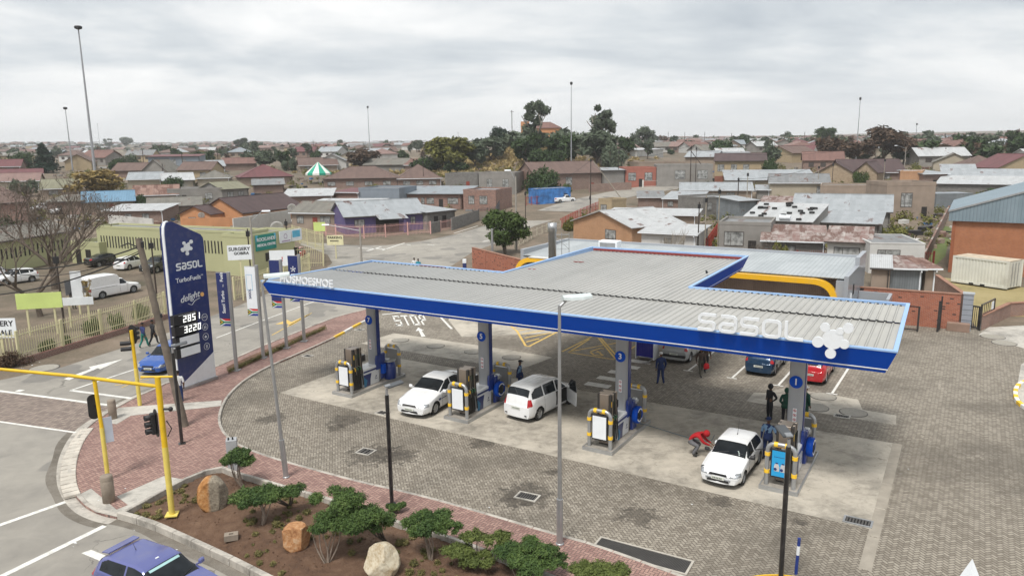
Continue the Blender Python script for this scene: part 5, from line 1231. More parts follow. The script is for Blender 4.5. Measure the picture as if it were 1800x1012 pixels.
# outline in the face plane from its corners (px at the face plane)
def fp(x, y, off=0.0):
    """point of the sign face plane seen at (x, y): distance along the base and height"""
    d = ray(x, y); n_ = Vector((-math.sin(tang), math.cos(tang), 0)); o = ta+n_*off; t = (o-Vector((0, 0, CAMH))).dot(n_)/d.dot(n_); q = Vector((0, 0, CAMH))+d*t
    return ((q.x-ta.x)*math.cos(tang)+(q.y-ta.y)*math.sin(tang), q.z)
tower = thing('price_sign', 'tall navy price sign with white logo and two lit fuel prices', 'price sign', (ta.x, ta.y, .1), tang)
def zt(q): return (q[0], q[1]-.1)
OUT = [zt(fp(*q)) for q in ((320, 694), (380, 668), (379, 620), (362, 422), (359, 413), (352, 405), (304, 389.5), (294, 390), (286, 398), (285, 410), (290, 440), (300, 560))]
x0s = [q[0] for q in OUT]
OUT = [(0.0, .0), (tw_, .0), (tw_, OUT[2][1]), (OUT[3][0], OUT[3][1]), (OUT[4][0]-.02, OUT[4][1]), (OUT[5][0], OUT[5][1]), OUT[6], OUT[7], (OUT[8][0], OUT[8][1]), (min(OUT[8][0], OUT[9][0]), OUT[9][1]), (0.0, OUT[10][1])]

TW, THt = tw_, max(q[1] for q in OUT)
PR = [(0.02, 0), (TW, 0), (TW, THt*.86), (TW-.03, THt*.885), (TW-.16, THt*.905), (.52, THt*.998), (.34, THt), (.15, THt*.988), (.04, THt*.965), (.02, THt*.93)]
mb = MB().m(NAVY); mb.slab([(x, 0, z) for x, z in PR], (0, .42, 0)); part('body', mb, tower)
mb = MB().m(WHT); ribbon(mb, [(-.012, .3), (-.012, THt*.93), (.03, THt*.972), (.14, THt*.997), (.30, THt+.012)], .05, .04, .22); part('white_edge', mb, tower)
mb = MB().m(WHT); mb.slab([(.0, -.008, .02), (TW, -.008, .02), (TW, -.008, 1.62), (.25, -.008, .40), (.0, -.008, .40)], (0, -.01, 0)); part('white_foot', mb, tower)
mb = MB().m(GALV); mb.box(-.1, TW+.05, -.12, .5, 0, .16); part('base_plinth', mb, tower)
def onface(x, y): a, z = fp(x, y); return a, z-.1
c = onface(328, 435); mb = MB().m(WHT); emblem(mb, c[0], c[1], .215, -.05, -.015); part('emblem', mb, tower)
a_ = onface(309, 469); b_ = onface(354, 463); mb = MB().m(WHT); wordmark(mb, a_[0], (a_[1]+b_[1])/2-.20, b_[0]-a_[0], .40, -.04, -.012, .075); part('lettering', mb, tower)
c = onface(331, 490); text('lettering', 'TurboFuels', .36, WHT, tower, upright(c[0], -.015, c[1]), .008, bold=.003); c = onface(354, 483); text('lettering', 'TM', .10, WHT, tower, upright(c[0]+.02, -.015, c[1]), .006)
c = onface(333, 522); text('lettering', 'delight', .52, WHT, tower, upright(c[0], -.015, c[1], 0, .12), .008, shear=.35, spacing=.95)
mb = MB().m(WHT); c1 = onface(338, 530); ribbon(mb, catm([(c1[0]-.3, c1[1]-.05), (c1[0]-.05, c1[1]-.16), (c1[0]+.15, c1[1]+.02), (c1[0]+.5, c1[1]+.12)], 5), .022, -.03, -.014)if False else ribbon(mb, [(q.x, q.y) for q in catm([Vector((c1[0]-.3, c1[1]-.05)), Vector((c1[0]-.05, c1[1]-.16)), Vector((c1[0]+.15, c1[1]+.02)), Vector((c1[0]+.5, c1[1]+.12))], 5)], .022, -.03, -.014); part('flourish', mb, tower)
c = onface(355, 517); mb = MB().m(M('orange disc', (.75, .42, .14), .5)); mb.slab([(c[0]+.12*math.cos(a*PI/9), -.012, c[1]+.12*math.sin(a*PI/9)) for a in range(18)], (0, -.02, 0)); part('orange_disc', mb, tower)
zc = [onface(323, 558)[1], onface(323, 577)[1], onface(326, 596)[1], onface(328, 615)[1]]
x1_ = onface(341, 560)[0]
for k, z in enumerate(zc):
    mb = MB().m(BLACKM); mb.box(-.22, x1_, -.30, -.01, z-.27, z+.27); cabn = part('price_box', mb, tower)
    if k > 1: mb = MB().m(WHITE); mb.box(.02, x1_-.03, -.315, -.302, z-.24, z+.24); part('blank_panel', mb, cabn)
    else:
        # seven-segment figures
        s_ = '2851' if k == 0 else '3220'; seg = {'0': 'abcdef', '1': 'bc', '2': 'abged', '3': 'abgcd', '5': 'afgcd', '8': 'abcdefg'}
        for i, ch in enumerate(s_):
            X0 = .36+i*.30; w_, h_ = .20, .36; e = .05; z0 = z-.19; B = dict(a=(0, w_, h_-e, h_), d=(0, w_, 0, e), g=(0, w_, h_/2-e/2, h_/2+e/2), f=(0, e, h_/2, h_), e=(0, e, 0, h_/2), b=(w_-e, w_, h_/2, h_), c=(w_-e, w_, 0, h_/2))
            mb = MB().m(LEDW)
            for q in seg[ch]: a1, a2, b1, b2 = B[q]; mb.box(X0+a1+b1*.1, X0+a2+b1*.1, -.312, -.302, z0+b1, z0+b2)
            part('digit', mb, cabn)
        mb = MB().m(WHITE); 
        for i in range(16): mb.box(.1+i*.07, .1+i*.07+.045, -.306, -.302, z+.215, z+.24)
        part('small_print', mb, cabn)
for k, (x, y) in enumerate(((360, 557), (361, 574), (362, 591), (364, 608))):
    c = onface(x, y); mb = MB().m(WHT); n = 20
    ribbon(mb, [(c[0]-.03+.19*math.cos(2*PI*i/n), c[1]+.19*math.sin(2*PI*i/n)) for i in range(n)], .022, -.022, -.012, True); X0, Z0 = c[0]-.03, c[1]
    if k == 0: pass
    elif k == 1:
        for dx in (-.05, .05): mb.box(X0+dx-.025, X0+dx+.025, -.02, -.012, Z0-.10, Z0+.03); mb.box(X0+dx-.018, X0+dx+.018, -.02, -.012, Z0+.05, Z0+.085)
    elif k == 2: mb.box(X0-.07, X0+.07, -.02, -.012, Z0-.07, Z0+.03); mb.box(X0-.03, X0+.03, -.02, -.012, Z0+.03, Z0+.07)
    else:
        for j in range(4): mb.box(X0-.06, X0+.06, -.02, -.012, Z0-.09+j*.05, Z0-.065+j*.05)
    ic = part('service_icon', mb, tower)
    if k == 0: text('icon_letters', 'ATM', .13, WHT, ic, upright(X0, -.015, Z0), .004)
# ------------------------------------------------------------------ banners on poles
def safg(mb, x0, x1, z0, z1, y):
    h_ = z1-z0; w_ = x1-x0; q = lambda P, m_, o: (mb.m(m_), mb.slab([(x0+a*w_, y-o, z0+b*h_) for a, b in P], (0, -.004, 0)))
    fr = M('flag red', (.55, .03, .03), .7); fb = M('flag blue', (.01, .03, .25), .7); fg = M('flag green', (.0, .17, .08), .7); fy = M('flag yellow', (.75, .45, .03), .7); fw = M('flag white', (.75, .75, .75), .7)
    q([(0, 0), (1, 0), (1, 1), (0, 1)], fw, 0); q([(.1, 1), (1, 1), (1, .70), (.52, .70)], fr, .005); q([(.1, 0), (1, 0), (1, .30), (.52, .30)], fb, .005)
    q([(0, .95), (.42, .60), (1, .60), (1, .40), (.42, .40), (0, .05), (0, .25), (.28, .5), (0, .75)], fg, .006); q([(0, .78), (.3, .5), (0, .22)], fy, .008); q([(0, .68), (.2, .5), (0, .32)], BLACKM, .010)
def flagpole(bx, by, ty, label, face, lines, colr, x0p, ytop, ybot):
    b = G(bx, by, .1); h_ = hpx(b, ty); a = TH+.35
    t = thing('banner_pole', label, 'banner', (b.x, b.y, .1), a); mb = MB().m(GALV); mb.tube([(0, 0, 0), (0, 0, h_)], .11, 12); mb.cbox((0, 0, .03), (.4, .4, .06)); part('pole', mb, t)
    zt_, zb_ = hpx(b, ytop), hpx(b, ybot); W_ = .72; mb = MB().m(colr); mb.box(-W_-.1, -.1, -.02, .02, zb_+.45, zt_); bn = part('banner', mb, t)
    mb = MB(); safg(mb, -W_-.1, -.1, zb_, zb_+.45, -.0); mb.m(colr).box(-W_-.1, -.1, -.0, .02, zb_, zb_+.45); part('national_flag', mb, bn)
    mb = MB().m(GALV); mb.tube([(-W_-.1, 0, zt_+.02), (0, 0, zt_+.02)], .02, 6); mb.tube([(-W_-.1, 0, zb_-.02), (0, 0, zb_-.02)], .02, 6); part('bracket', mb, t)
    return t, bn, W_, zb_+.45, zt_
t, bn, W_, z0, z1 = flagpole(416, 651, 478, 'banner pole nearest the price sign, navy banner with sideways lettering', 0, 0, NAVY, 0, 480, 573)
me = text('lettering', 'Sasol Turbo', .28, WHT, bn, upright(-W_/2-.1, -.03, z0+1.0, 0, PI/2), .004, bold=.006); text('lettering', 'TM', .12, WHT, bn, upright(-W_/2-.02, -.03, z0+1.98, 0, PI/2), .004); text('lettering', 'Fuels', .28, WHT, bn, upright(-W_/2-.1, -.03, z0+2.5, 0, PI/2), .004, bold=.006)
t, bn, W_, z0, z1 = flagpole(463, 629, 466, 'banner pole with a white banner, beside the left tip of the canopy', 0, 0, WHITE, 0, 469, 555)
mb = MB().m(M('pale blue print', (.2, .45, .62), .6)); x0 = -W_-.02; ribbon(mb, [(x0, z0+1.2), (x0, z1-.5), (x0+.38, z1-.5), (x0+.38, z0+1.2)], .02, -.03, -.022, True); part('printed_frame', mb, bn); text('lettering', 'SASOL', .22, NAVY, bn, upright(-W_/2-.2, -.03, z0+.95, 0, PI/2), .003, bold=.003)
t, bn, W_, z0, z1 = flagpole(504, 612, 456, 'banner pole with a navy banner, second from the right of the banners', 0, 0, NAVY, 0, 458, 541)
mb = MB().m(WHITE); ribbon(mb, [(q.x, q.y) for q in catm([Vector((-.6, z1-2.2)), Vector((-.3, z1-1.9)), Vector((-.5, z1-1.7)), Vector((-.25, z1-1.4)), Vector((-.4, z1-1.2))], 4)], .05, -.03, -.022); part('script_mark', mb, bn)
t, bn, W_, z0, z1 = flagpole(535, 600, 447, 'rightmost banner pole, navy banner with a white star mark', 0, 0, NAVY, 0, 450, 530)
mb = MB().m(WHITE)
for i in range(5): a = 2*PI*i/5+PI/2; mb.slab([(-.46+.02*math.cos(a+1.5), -.022, z1-.9+.02*math.sin(a+1.5)), (-.46+.2*math.cos(a-.22), -.022, z1-.9+.2*math.sin(a-.22)), (-.46+.2*math.cos(a+.22), -.022, z1-.9+.2*math.sin(a+.22)), (-.46+.02*math.cos(a-1.5), -.022, z1-.9+.02*math.sin(a-1.5))], (0, -.008, 0))
mb.box(-.62, -.3, -.03, -.022, z1-1.3, z1-1.22); part('star_mark', mb, bn)
# ------------------------------------------------------------------ street lamps
def lamp(px, py, label, top=None, kind='cobra', to=None, lean=0.0, col=GALV, name='street_lamp', z=.1, group=None, r=.085):
    b = G(px, py, z) if kind != 'far' else G(px, py); h_ = hpx(b, top); t = thing(name, label, 'street lamp', b, to if to is not None else 0.0, group)
    mb = MB().m(col)
    if kind == 'cobra':
        mb.tube([(0, 0, 0), (0, 0, 1.6)], r*1.25, 12); mb.tube([(0, 0, 1.6), (lean, 0, h_-.15)], [r*.85, r*.55], 12); mb.lathe([(.14, 0), (.14, .03), (.1, .05)], (0, 0, 0), 10); part('pole', mb, t)
        mb = MB().m(GALV); mb.tube([(lean, 0, h_-.2), (lean+.22, 0, h_-.02)], .05, 8); part('arm', mb, t)
        mb = MB().m(M('lamp housing', (.52, .57, .57), .4)); mb.loft([[(lean+x, y*w1, h_+z) for y, z in ((-.5, .02), (-.45, .10), (0, .16), (.45, .10), (.5, .02), (0, -.03))] for x, w1 in ((.1, .25), (.3, .5), (.7, .58), (1.05, .4))], cap=True); hs = part('lamp_head', mb, t)
    elif kind == 'slim':
        mb.tube([(0, 0, 0), (0, 0, h_-.25)], .075, 12); mb.cbox((0, 0, .01), (.3, .3, .02)); part('pole', mb, t); mb = MB().m(GALV); mb.tube([(0, 0, h_-.28), (0, 0, h_-.02)], .05, 10); part('collar', mb, t)
        mb = MB().m(M('dark lamp head', (.06, .065, .07), .4)); mb.T = Matrix.Translation((0, 0, h_+.04)) @ Matrix.Rotation(-.18, 4, 'Y'); mb.cbox((.32, 0, 0), (.62, .34, .07), 0, .03); mb.m(M('lamp head plate', (.20, .21, .22), .4)).cbox((.05, 0, .04), (.2, .2, .05), 0, .01); mb.T = None; part('lamp_head', mb, t)
    return t
lm = lamp(503, 838, 'tall grey street lamp leaning left across the canopy tip', 488, 'cobra', .25, -.0); lm.rotation_euler = (0, -.045, .25)
lamp(984, 955, 'tall grey street lamp standing in front of the middle of the canopy', 528, 'cobra', .35)
lamp(689, 886, 'slim black lamp post in the red paving beside the white saloon', 682, 'slim', .5, col=paint('black lamp paint', (.012, .012, .014)))
lamp(320, 779, 'slim black lamp post between the price sign and the wooden pole', 610, 'slim', .45, col=paint('black lamp paint', 0))
lamp(1372, 1022, 'slim black lamp post in front of the nearest pump', 770, 'slim', PI/2+.1, col=paint('black lamp paint', 0), z=.004)
# slim head turned up to the sky on that last one
def lamp2(px, py, label, topy, dx, z=None, name='street_lamp', armcol=None):
    """far street lamp with a long bracket towards dx"""
    b = G(px, py); h_ = hpx(b, topy); t = thing(name, label, 'street lamp', b, 0 if dx > 0 else PI); mb = MB().m(M('weathered concrete pole', (.30, .28, .25), .9)); mb.tube([(0, 0, 0), (0, 0, h_*.93)], [.14, .09], 8); part('pole', mb, t)
    mb = MB().m(GALV); L_ = abs(dx); mb.tube([(0, 0, h_*.86), (L_*.5, 0, h_*.93), (L_, 0, h_)], .04, 6); part('arm', mb, t); mb = MB().m(WHITE); mb.loft([[(L_+x, y*w1, h_+z_) for y, z_ in ((-.2, 0), (0, .12), (.2, 0), (0, -.06))] for x, w1 in ((0, .5), (.3, 1), (.8, .6))], cap=True); part('lamp_head', mb, t); return t
lamp2(636, 470, 'street lamp with a long bracket in front of the pink fence', 395, -3.4)
lamp2(449, 500, 'street lamp with a pale head in front of the clinic sign boards', 372, 1.2)
lamp2(908, 440, 'thin street lamp beside the round street tree', 300, -.6)
for x, y, ty, dx, l in ((1590, 292, 256, -2.6, 'street lamp with left bracket beyond the yellow brick house'), (1727, 280, 251, 1.0, 'street lamp at far right before the trees'), (1667, 276, 253, -2.2, 'far street lamp between the brown trees'), (1538, 290, 262, -2.4, 'street lamp in front of the dark brown tree')): lamp2(x, y, l, ty, dx)
# ------------------------------------------------------------------ leaning timber pole with wires
b = G(325, 748, .1); topp = Vector((b.x, b.y, 0)); hh = 9.2
# top seen at (243, 419): find the point at height hh over the same depth line
d = ray(243, 419); tt = (b.y)/d.y; tq = Vector((0, 0, CAMH))+d*tt; wp = thing('utility_pole', 'leaning weathered timber pole beside the price sign', 'utility pole', (b.x, b.y, .1)); rel = tq-b
mb = MB().m(WOODP); mb.tube([(0, 0, -.1), tuple(rel*.5), tuple(rel)], [.19, .165, .135], 12); part('pole', mb, wp)
mb = MB().m(BLACKM); mb.cbox(tuple(rel*.97+Vector((.18, -.1, 0))), (.12, .12, .3), .3, .02); mb.cbox(tuple(rel*.6+Vector((.16, 0, 0))), (.12, .1, .18), 0, .02); mb.tube([tuple(rel*.95), tuple(rel*.95+Vector((-.5, -.1, .25))), tuple(rel*.95+Vector((-.9, 0, .1)))], .03, 5); part('fittings', mb, wp)
WIRE = M('black overhead cable', (.015, .015, .015), .6)
def wire(a, b, sag, label, r=.018, n=14):
    P = []
    for i in range(n+1): t = i/n; q = a.lerp(b, t); q.z -= sag*4*t*(1-t); P.append(q)
    mb = MB().m(WIRE); mb.tube(P, r, 5); return solo('cable', label, 'cable', mb)
def at_depth(x, y, Y):
    d = ray(x, y); return Vector((0, 0, CAMH))+d*(Y/d.y)
w0 = b+rel*.96
wire(w0, at_depth(-30, 470, 40), .5, 'upper overhead cable from the leaning pole to the left edge', .035)
wire(b+rel*.93, at_depth(-30, 520, 38), .4, 'lower overhead cable from the leaning pole to the left edge', .035)
wire(b+rel*.94, at_depth(-30, 466, 44), .9, 'thin overhead cable from the leaning pole to the left edge', .02)
# ------------------------------------------------------------------ traffic signals
YP_ = M('signal yellow', (.72, .46, .015), .45, var=.12, vs=2, dirt=.35); LYP = M('pale yellow signal paint', (.68, .54, .12), .5, var=.12, vs=2, dirt=.35)
def sig_head(t, c, face, mat=None, n=3):
    mb = MB().m(BLACKM); mb.T = Matrix.Translation(c) @ Matrix.Rotation(face, 4, 'Z')
    mb.slab([(.21*math.cos(a), .0, (.30 if math.sin(a) > 0 else -.30)+.21*math.sin(a)) for a in [i*PI/10 for i in range(20)]], (0, .03, 0)); mb.cbox((0, -.09, 0), (.24, .16, .76), 0, .03); mb.T = None; hd = part('signal_backboard', mb, t)
    for k in range(n):
        mb = MB().m(BLACKM); mb.T = Matrix.Translation(c) @ Matrix.Rotation(face, 4, 'Z') @ Matrix.Translation((0, 0, .25-.25*k)); mb.lathe([(.10, -.17), (.105, -.36), (.095, -.36), (.09, -.17)], (0, 0, 0), 12, 'Y', cap=False); mb.m((M('red lens', (.12, .01, .01), .3), M('amber lens', (.18, .09, .01), .3), M('green lens', (.01, .10, .05), .3))[k]).lathe([(.01, -.18), (.09, -.175)], (0, 0, 0), 12, 'Y', cap=False); mb.T = None; part('visor', mb, hd)
b = G(303, 908, .1); h_ = hpx(b, 662); t = thing('traffic_signal', 'yellow overhead traffic signal pole with a long arm, bolted down in the planting bed', 'traffic signal', (b.x, b.y, .18)); h_ -= .08
mb = MB().m(YP_); mb.tube([(0, 0, 1.8), (0, 0, h_)], .10, 14); mb.m(LYP).tube([(0, 0, .0), (0, 0, 2.6)], .105, 14); mb.cbox((0, 0, .03), (.42, .42, .04), .2); part('pole', mb, t)
e = at_depth(-40, 645, b.y-1.2); e = Vector((e.x-b.x, e.y-b.y, 0)); e2 = at_depth(-40, 645, b.y-1.2).z-.18; mb = MB().m(YP_); mb.tube([(.0, 0, h_-.35), (e.x*.5, e.y*.5, (h_-.35+e2)/2+.05), (e.x, e.y, e2)], [.065, .06, .05], 12); mb.tube([(-.55, -.06, h_+.02), (.5, .06, h_-.02)], .04, 8); part('arm', mb, t)
sig_head(t, (-.28, .1, hpx(G(303, 908), 745)-.1), PI+2.3)
mb = MB().m(BLACKM); mb.ball((.34, 0, hpx(G(303, 908), 724)), .085, 10, 6); mb.tube([(0, 0, hpx(G(303, 908), 724)), (.34, 0, hpx(G(303, 908), 724))], .04, 6); mb.tube([(.15, 0, h_-1.6), (.3, .02, h_-1.9), (.14, 0, h_-2.2)], .02, 5); part('camera_bracket', mb, t)
b = G(190, 842, .1); h_ = hpx(b, 667); t = thing('traffic_signal', 'yellow traffic signal post standing in the round concrete bollard', 'traffic signal', (b.x, b.y, .1)); mb = MB().m(LYP); mb.tube([(0, 0, .2), (0, 0, 2.2)], .085, 12); mb.m(YP_).tube([(0, 0, 2.2), (-.06, 0, h_)], .075, 12); mb.m(BLACKM).lathe([(.09, 0), (.10, .08), (.08, .12)], (-.06, 0, h_-.02), 10); part('pole', mb, t)
sig_head(t, (-.25, .05, hpx(b, 715)), PI/2*3-.9, n=2)
mb = MB().m(M('blank blue white sign backs', (.50, .54, .62), .5)); z1 = hpx(b, 735); mb.T = Matrix.Rotation(.7, 4, 'Z'); mb.box(.05, .38, -.02, .0, z1-1.05, z1); mb.T = Matrix.Rotation(2.2, 4, 'Z'); mb.box(.05, .34, -.02, .0, z1-1.1, z1-.1); mb.T = None; part('sign_back', mb, t)
b = G(246, 712, .1); h_ = hpx(b, 577); t = thing('traffic_signal', 'yellow traffic signal post at the kerb, left of the price sign', 'traffic signal', (b.x, b.y, .1)); mb = MB().m(LYP); mb.tube([(0, 0, 0), (0, 0, 2.0)], .10, 12); mb.m(YP_).tube([(0, 0, 2.0), (-.02, 0, h_-.1)], .085, 12); part('pole', mb, t)
sig_head(t, (-.03, .14, h_-.35), 2.9); mb = MB().m(BLACKM)
for z_ in (h_-.75, h_-1.05): mb.tube([(-.1, -.05, z_), (-.55, -.2, z_)], .11, 10)
part('side_visor', mb, t)
# concrete bollards and feeder box
CBO = M('brown concrete bollard', (.27, .225, .18), .9, var=.15, bump=.01, vs=4)
def bollard(px, py, hy, label, r=.19):
    b = G(px, py, .1); h_ = hpx(b, hy); mb = MB().m(CBO); mb.lathe([(r, -.1), (r*1.02, h_*.8), (r*.97, h_*.82), (r*.99, h_*.84), (r*.97, h_-.03), (r*.85, h_), (.01, h_)], (0, 0, 0), 20); return solo('bollard', label, 'bollard', mb, (b.x, b.y, .1))
bollard(192, 881, 835, 'brown concrete bollard at the foot of the yellow signal post', .22); bollard(199, 735, 702, 'brown concrete bollard at the corner by the brick crossing')
for (px, py, hy, l) in ((817, 480, 458, 'dark navy marker post by the far end of the brick wall'),):
    b = G(px, py); mb = MB().m(NAVY); mb.cbox((0, 0, .55), (.4, .3, 1.1), 0, .03); mb.m(WHITE).cbox((0, 0, 1.3), (.4, .3, .4), 0, .03); solo('marker_post', l, 'post', mb, (b.x, b.y, 0))
b = G(411, 824, .1); t = thing('feeder_box', 'tall grey metal box with two black caps behind the small cloud tree', 'electric box', (b.x, b.y, .1), .3); mb = MB().m(M('grey box paint', (.36, .37, .38), .5)); mb.cbox((0, 0, .66), (.42, .42, 1.32), 0, .015); part('cabinet', mb, t)
for dx in (-.1, .06): mb = MB().m(BLACKM); mb.lathe([(.04, 1.32), (.035, 1.38), (.02, 1.44)], (dx, -.08, 0), 8); part('cap', mb, t)
b = G(1399, 1008, .004); mb = MB().m(BLUED); mb.tube([(0, 0, 0), (.02, 0, .65)], .05, 10); mb.m(WHT).tube([(.02, 0, .65), (.03, 0, .95)], .052, 10); mb.m(BLUED).tube([(.03, 0, .95), (.035, 0, 1.2)], .05, 10); solo('marker_post', 'thin blue and white marker post at the bottom right of the paving', 'post', mb, (b.x, b.y, 0))
b = G(1398, 1018); mb = MB().m(YEL); 
P = [(1.0*math.cos(a), .42*math.sin(a)) for a in [i*PI/14 for i in range(15)]]; mb.loft([[(x*k, y*k, z) for k, z in ((1, 0), (1, .12), (.9, .12), (.9, 0))] for x, y in P], cap=True); solo('yellow_kerb_end', 'curved yellow kerb at the bottom edge beside the slim black lamp', 'kerb', mb, (b.x-.7, b.y-.3, 0))
mb = MB().m(WHT); mb.loft([[(x, y, 0) for x, y in ((-.22, -.22), (.22, -.22), (.22, .22), (-.22, .22))], [(x, y, .7) for x, y in ((-.01, -.01), (.01, -.01), (.01, .01), (-.01, .01))]], cap=True); b = G(1705, 1020); solo('marker_cone', 'white pointed marker at the bottom right edge', 'cone', mb, (b.x, b.y, 0), .3)
WK2 = paint('kerb stripe white', (.72, .72, .70)); pts = catm([G(x, y) for x, y in ((1812, 722), (1796, 712), (1789, 700), (1790, 686), (1800, 676), (1830, 668))], 4); kerb('island_kerb', pts, .2, .18, WK, '', .55, mats=[WK, YK])
# ------------------------------------------------------------------ walls and gate at the right
FB = brick('face brick red', (.42, .13, .07), (.30, .085, .05), (.36, .28, .22), spots=(.05, .04, .04)); COPE = M('brown brick coping', (.30, .16, .11), .85, var=.15, dirt=.2)
def wallrun(name, label, P, h_, mat, th=.23, cope=COPE, cat='wall', z=0.0, piers=None, pmat=None, group=None):
    a, b = Vector((P[0][0], P[0][1], 0)), Vector((P[1][0], P[1][1], 0)); d = b-a; L_ = d.length; t = thing(name, label, cat, (a.x, a.y, z), math.atan2(d.y, d.x), group)
    mb = MB().m(mat); mb.box(0, L_, -th/2, th/2, -.2, h_); part('wall', mb, t)
    if cope: mb = MB().m(cope); mb.box(-.03, L_+.03, -th/2-.04, th/2+.04, h_, h_+.07); part('coping', mb, t)
    for k in range(piers or 0): x = L_*(k+.5)/piers; mb = MB().m(pmat or mat); mb.cbox((x, 0, h_/2), (.35, .35, h_+.1)); part('pier', mb, t)
    return t
w1, w2 = S(26.3, 32.7), S(32.7, 33.0)
wallrun('brick_wall', 'red face brick boundary wall behind the right end of the canopy', (w1, w2), 2.5, FB)
mb = MB().m(M('grey quoin blocks', (.27, .29, .33), .6)); mb.cbox((0, 0, 1.3), (.62, .5, 2.6)); mb.m(SEAM)
for z in range(1, 7): mb.box(-.315, .315, -.255, -.25, z*.37, z*.37+.02)
mb.m(M('pier cap', (.36, .38, .40), .7)).cbox((0, 0, 2.63), (.72, .6, .1)); w3 = S(33.15, 33.0); solo('gate_pier', 'grey block pier at the corner of the red brick wall', 'pier', mb, w3, TH)
wallrun('brick_wall', 'brown brick side wall running back from the grey pier beside the shacks', (S(33.0, 33.3), S(30.9, 41.6)), 2.4, brick('brown side brick', (.30, .16, .11), (.20, .10, .07)))
a, b = G(1722, 580), G(1772, 556); wallrun('low_brick_wall', 'low brown brick wall sloping up along the dry lawn', ((a.x, a.y), (b.x, b.y)), 1.0, brick('low wall brick', (.28, .14, .10), (.2, .1, .08)))
a, b = G(1772, 556), G(1900, 548); wallrun('low_brick_wall', 'low brown brick wall at the right edge behind the concrete apron', ((a.x, a.y), (b.x, b.y)), 1.0, brick('low wall brick', 0, 0))
def railgate(name, label, a, b, h_, n=8, mesh=True, mat=None):
    a, b = Vector((a[0], a[1], 0)), Vector((b[0], b[1], 0)); d = b-a; L_ = d.length; t = thing(name, label, 'gate', (a.x, a.y, 0), math.atan2(d.y, d.x)); mat = mat or paint('black gate steel', (.02, .02, .022)); mb = MB().m(mat)
    mb.cbox((0, 0, h_/2), (.1, .1, h_)); mb.cbox((L_, 0, h_/2), (.1, .1, h_)); mb.box(0, L_, -.03, .03, h_-.1, h_); mb.box(0, L_, -.03, .03, .12, .2); part('frame', mb, t)
    mb = MB().m(mat)
    for k in range(n): x = L_*(k+.5)/n; mb.box(x-.015, x+.015, -.015, .015, .2, h_-.1)
    part('bars', mb, t); return t
p1, p2 = S(34.0, 33.2), S(34.8, 36.0); t = railgate('steel_gate', 'open black steel gate leaf beside the grey pier', p1, p2, 1.9, 7); mb = MB().m(M('dark mesh', (.035, .04, .035), .8)); mb.box(.1, 2.7, -.01, .01, .2, 1.1); part('mesh_panel', mb, t); mb = MB().m(WHITE); mb.box(2.1, 2.6, -.05, -.035, 1.2, 1.75); part('sign_plate', mb, t)
railgate('steel_gate', 'short black railing panel between the grey pier and the open gate', S(33.45, 33.6), S(33.9, 33.4), 1.7, 4)
mb = MB().m(paint('black gate steel', 0)); mb.cbox((0, 0, .9), (.12, .12, 1.8)); mb.cbox((-1.6, .1, .9), (.12, .12, 1.8)); mb.box(-1.6, 0, -.04, .04, 1.72, 1.8); mb.box(-1.6, 0, -.04, .04, .1, .18); solo('steel_gate', 'black steel gate frame against the brick wall behind the canopy end', 'gate', mb, S(30.3, 30.9), TH)
mb = MB().m(paint('black gate steel', 0)); mb.cbox((0, 0, 1.1), (.14, .14, 2.2)); mb.cbox((.1, .3, 1.3), (.1, .1, 2.4)); solo('steel_post', 'single black steel post standing before the red brick wall', 'post', mb, S(31.5, 31.5), TH)
mb = MB().m(M('rough brick stump', (.25, .17, .13), .9)); mb.cbox((0, 0, .3), (1.4, .5, .6), 0, .04); solo('low_block', 'low stained block at the foot of the grey pier', 'block', mb, S(32.7, 32.4), TH)
# far brick wall left of the shop
a, b = G(832, 470), S(8.6, 27.6); wallrun('brick_wall', 'red face brick wall behind the left of the canopy, by the street tree', ((a.x, a.y), (b[0], b[1])), 2.2, FB, piers=4)
# shipping container
cA, cB, cC = G(1672, 497), G(1768, 511), G(1830, 500)
import itertools
def box_thing(): pass
dv = (cB-cA); Lc = dv.length; t = thing('shipping_container', 'white corrugated shipping container with a rusty roof on the dry lawn', 'container', (cA.x, cA.y, 0), math.atan2(dv.y, dv.x)); CWH = M('container white', (.62, .62, .56), .6, var=.06, dirt=.3, vs=1)
mb = MB().m(CWH); x = 0
P = []; x = .1
while x < Lc-.1: P += [(x, 0), (x+.10, 0), (x+.14, .05), (x+.24, .05)]; x += .28
P = [(0, 0)]+[p_ for p_ in P if p_[0] < Lc]+[(Lc, 0)]
bb = mb.pts([(x, y, .2) for x, y in P]+[(x, y, 2.5) for x, y in P]); n = len(P)
for i in range(n-1): mb.face((bb+i, bb+i+1, bb+n+i+1, bb+n+i))
mb.box(0, Lc, .06, 2.44, .2, 2.52); part('side', mb, t)
mb = MB().m(M('rusty container top', (.50, .42, .32), .8, var=.2, dirt=.3)); mb.box(.0, Lc, .0, 2.44, 2.54, 2.6); part('roof', mb, t); mb = MB().m(CWH); mb.box(Lc-.12, Lc+.06, -.02, .1, .15, 2.6); mb.box(Lc-.12, Lc+.06, 2.36, 2.46, .15, 2.6); mb.box(-.05, .1, -.02, .1, .15, 2.6); mb.box(0, Lc, -.03, .06, 2.45, 2.6); mb.box(0, Lc, -.03, .06, .15, .32); part('frame', mb, t)
for y in (.7, 1.2, 1.7): mb = MB().m(GALV); mb.tube([(Lc+.04, y, .3), (Lc+.04, y, 2.4)], .025, 6); part('lock_bar', mb, t)
mb = MB().m(BLACKM); mb.box(1.6, 2.0, -.04, .0, .16, .3); mb.box(Lc-2.2, Lc-1.8, -.04, .0, .16, .3); part('fork_pocket', mb, t)
sheet('dry_lawn', [(1640, 500), (1660, 488), (1800, 505), (1960, 530), (1960, 560), (1772, 556), (1720, 580), (1705, 560)], .006, LAWN)
sheet('grass_strip', [(1640, 425), (1668, 385), (1672, 400), (1662, 450), (1640, 470), (1628, 460)], .006, GREENG)
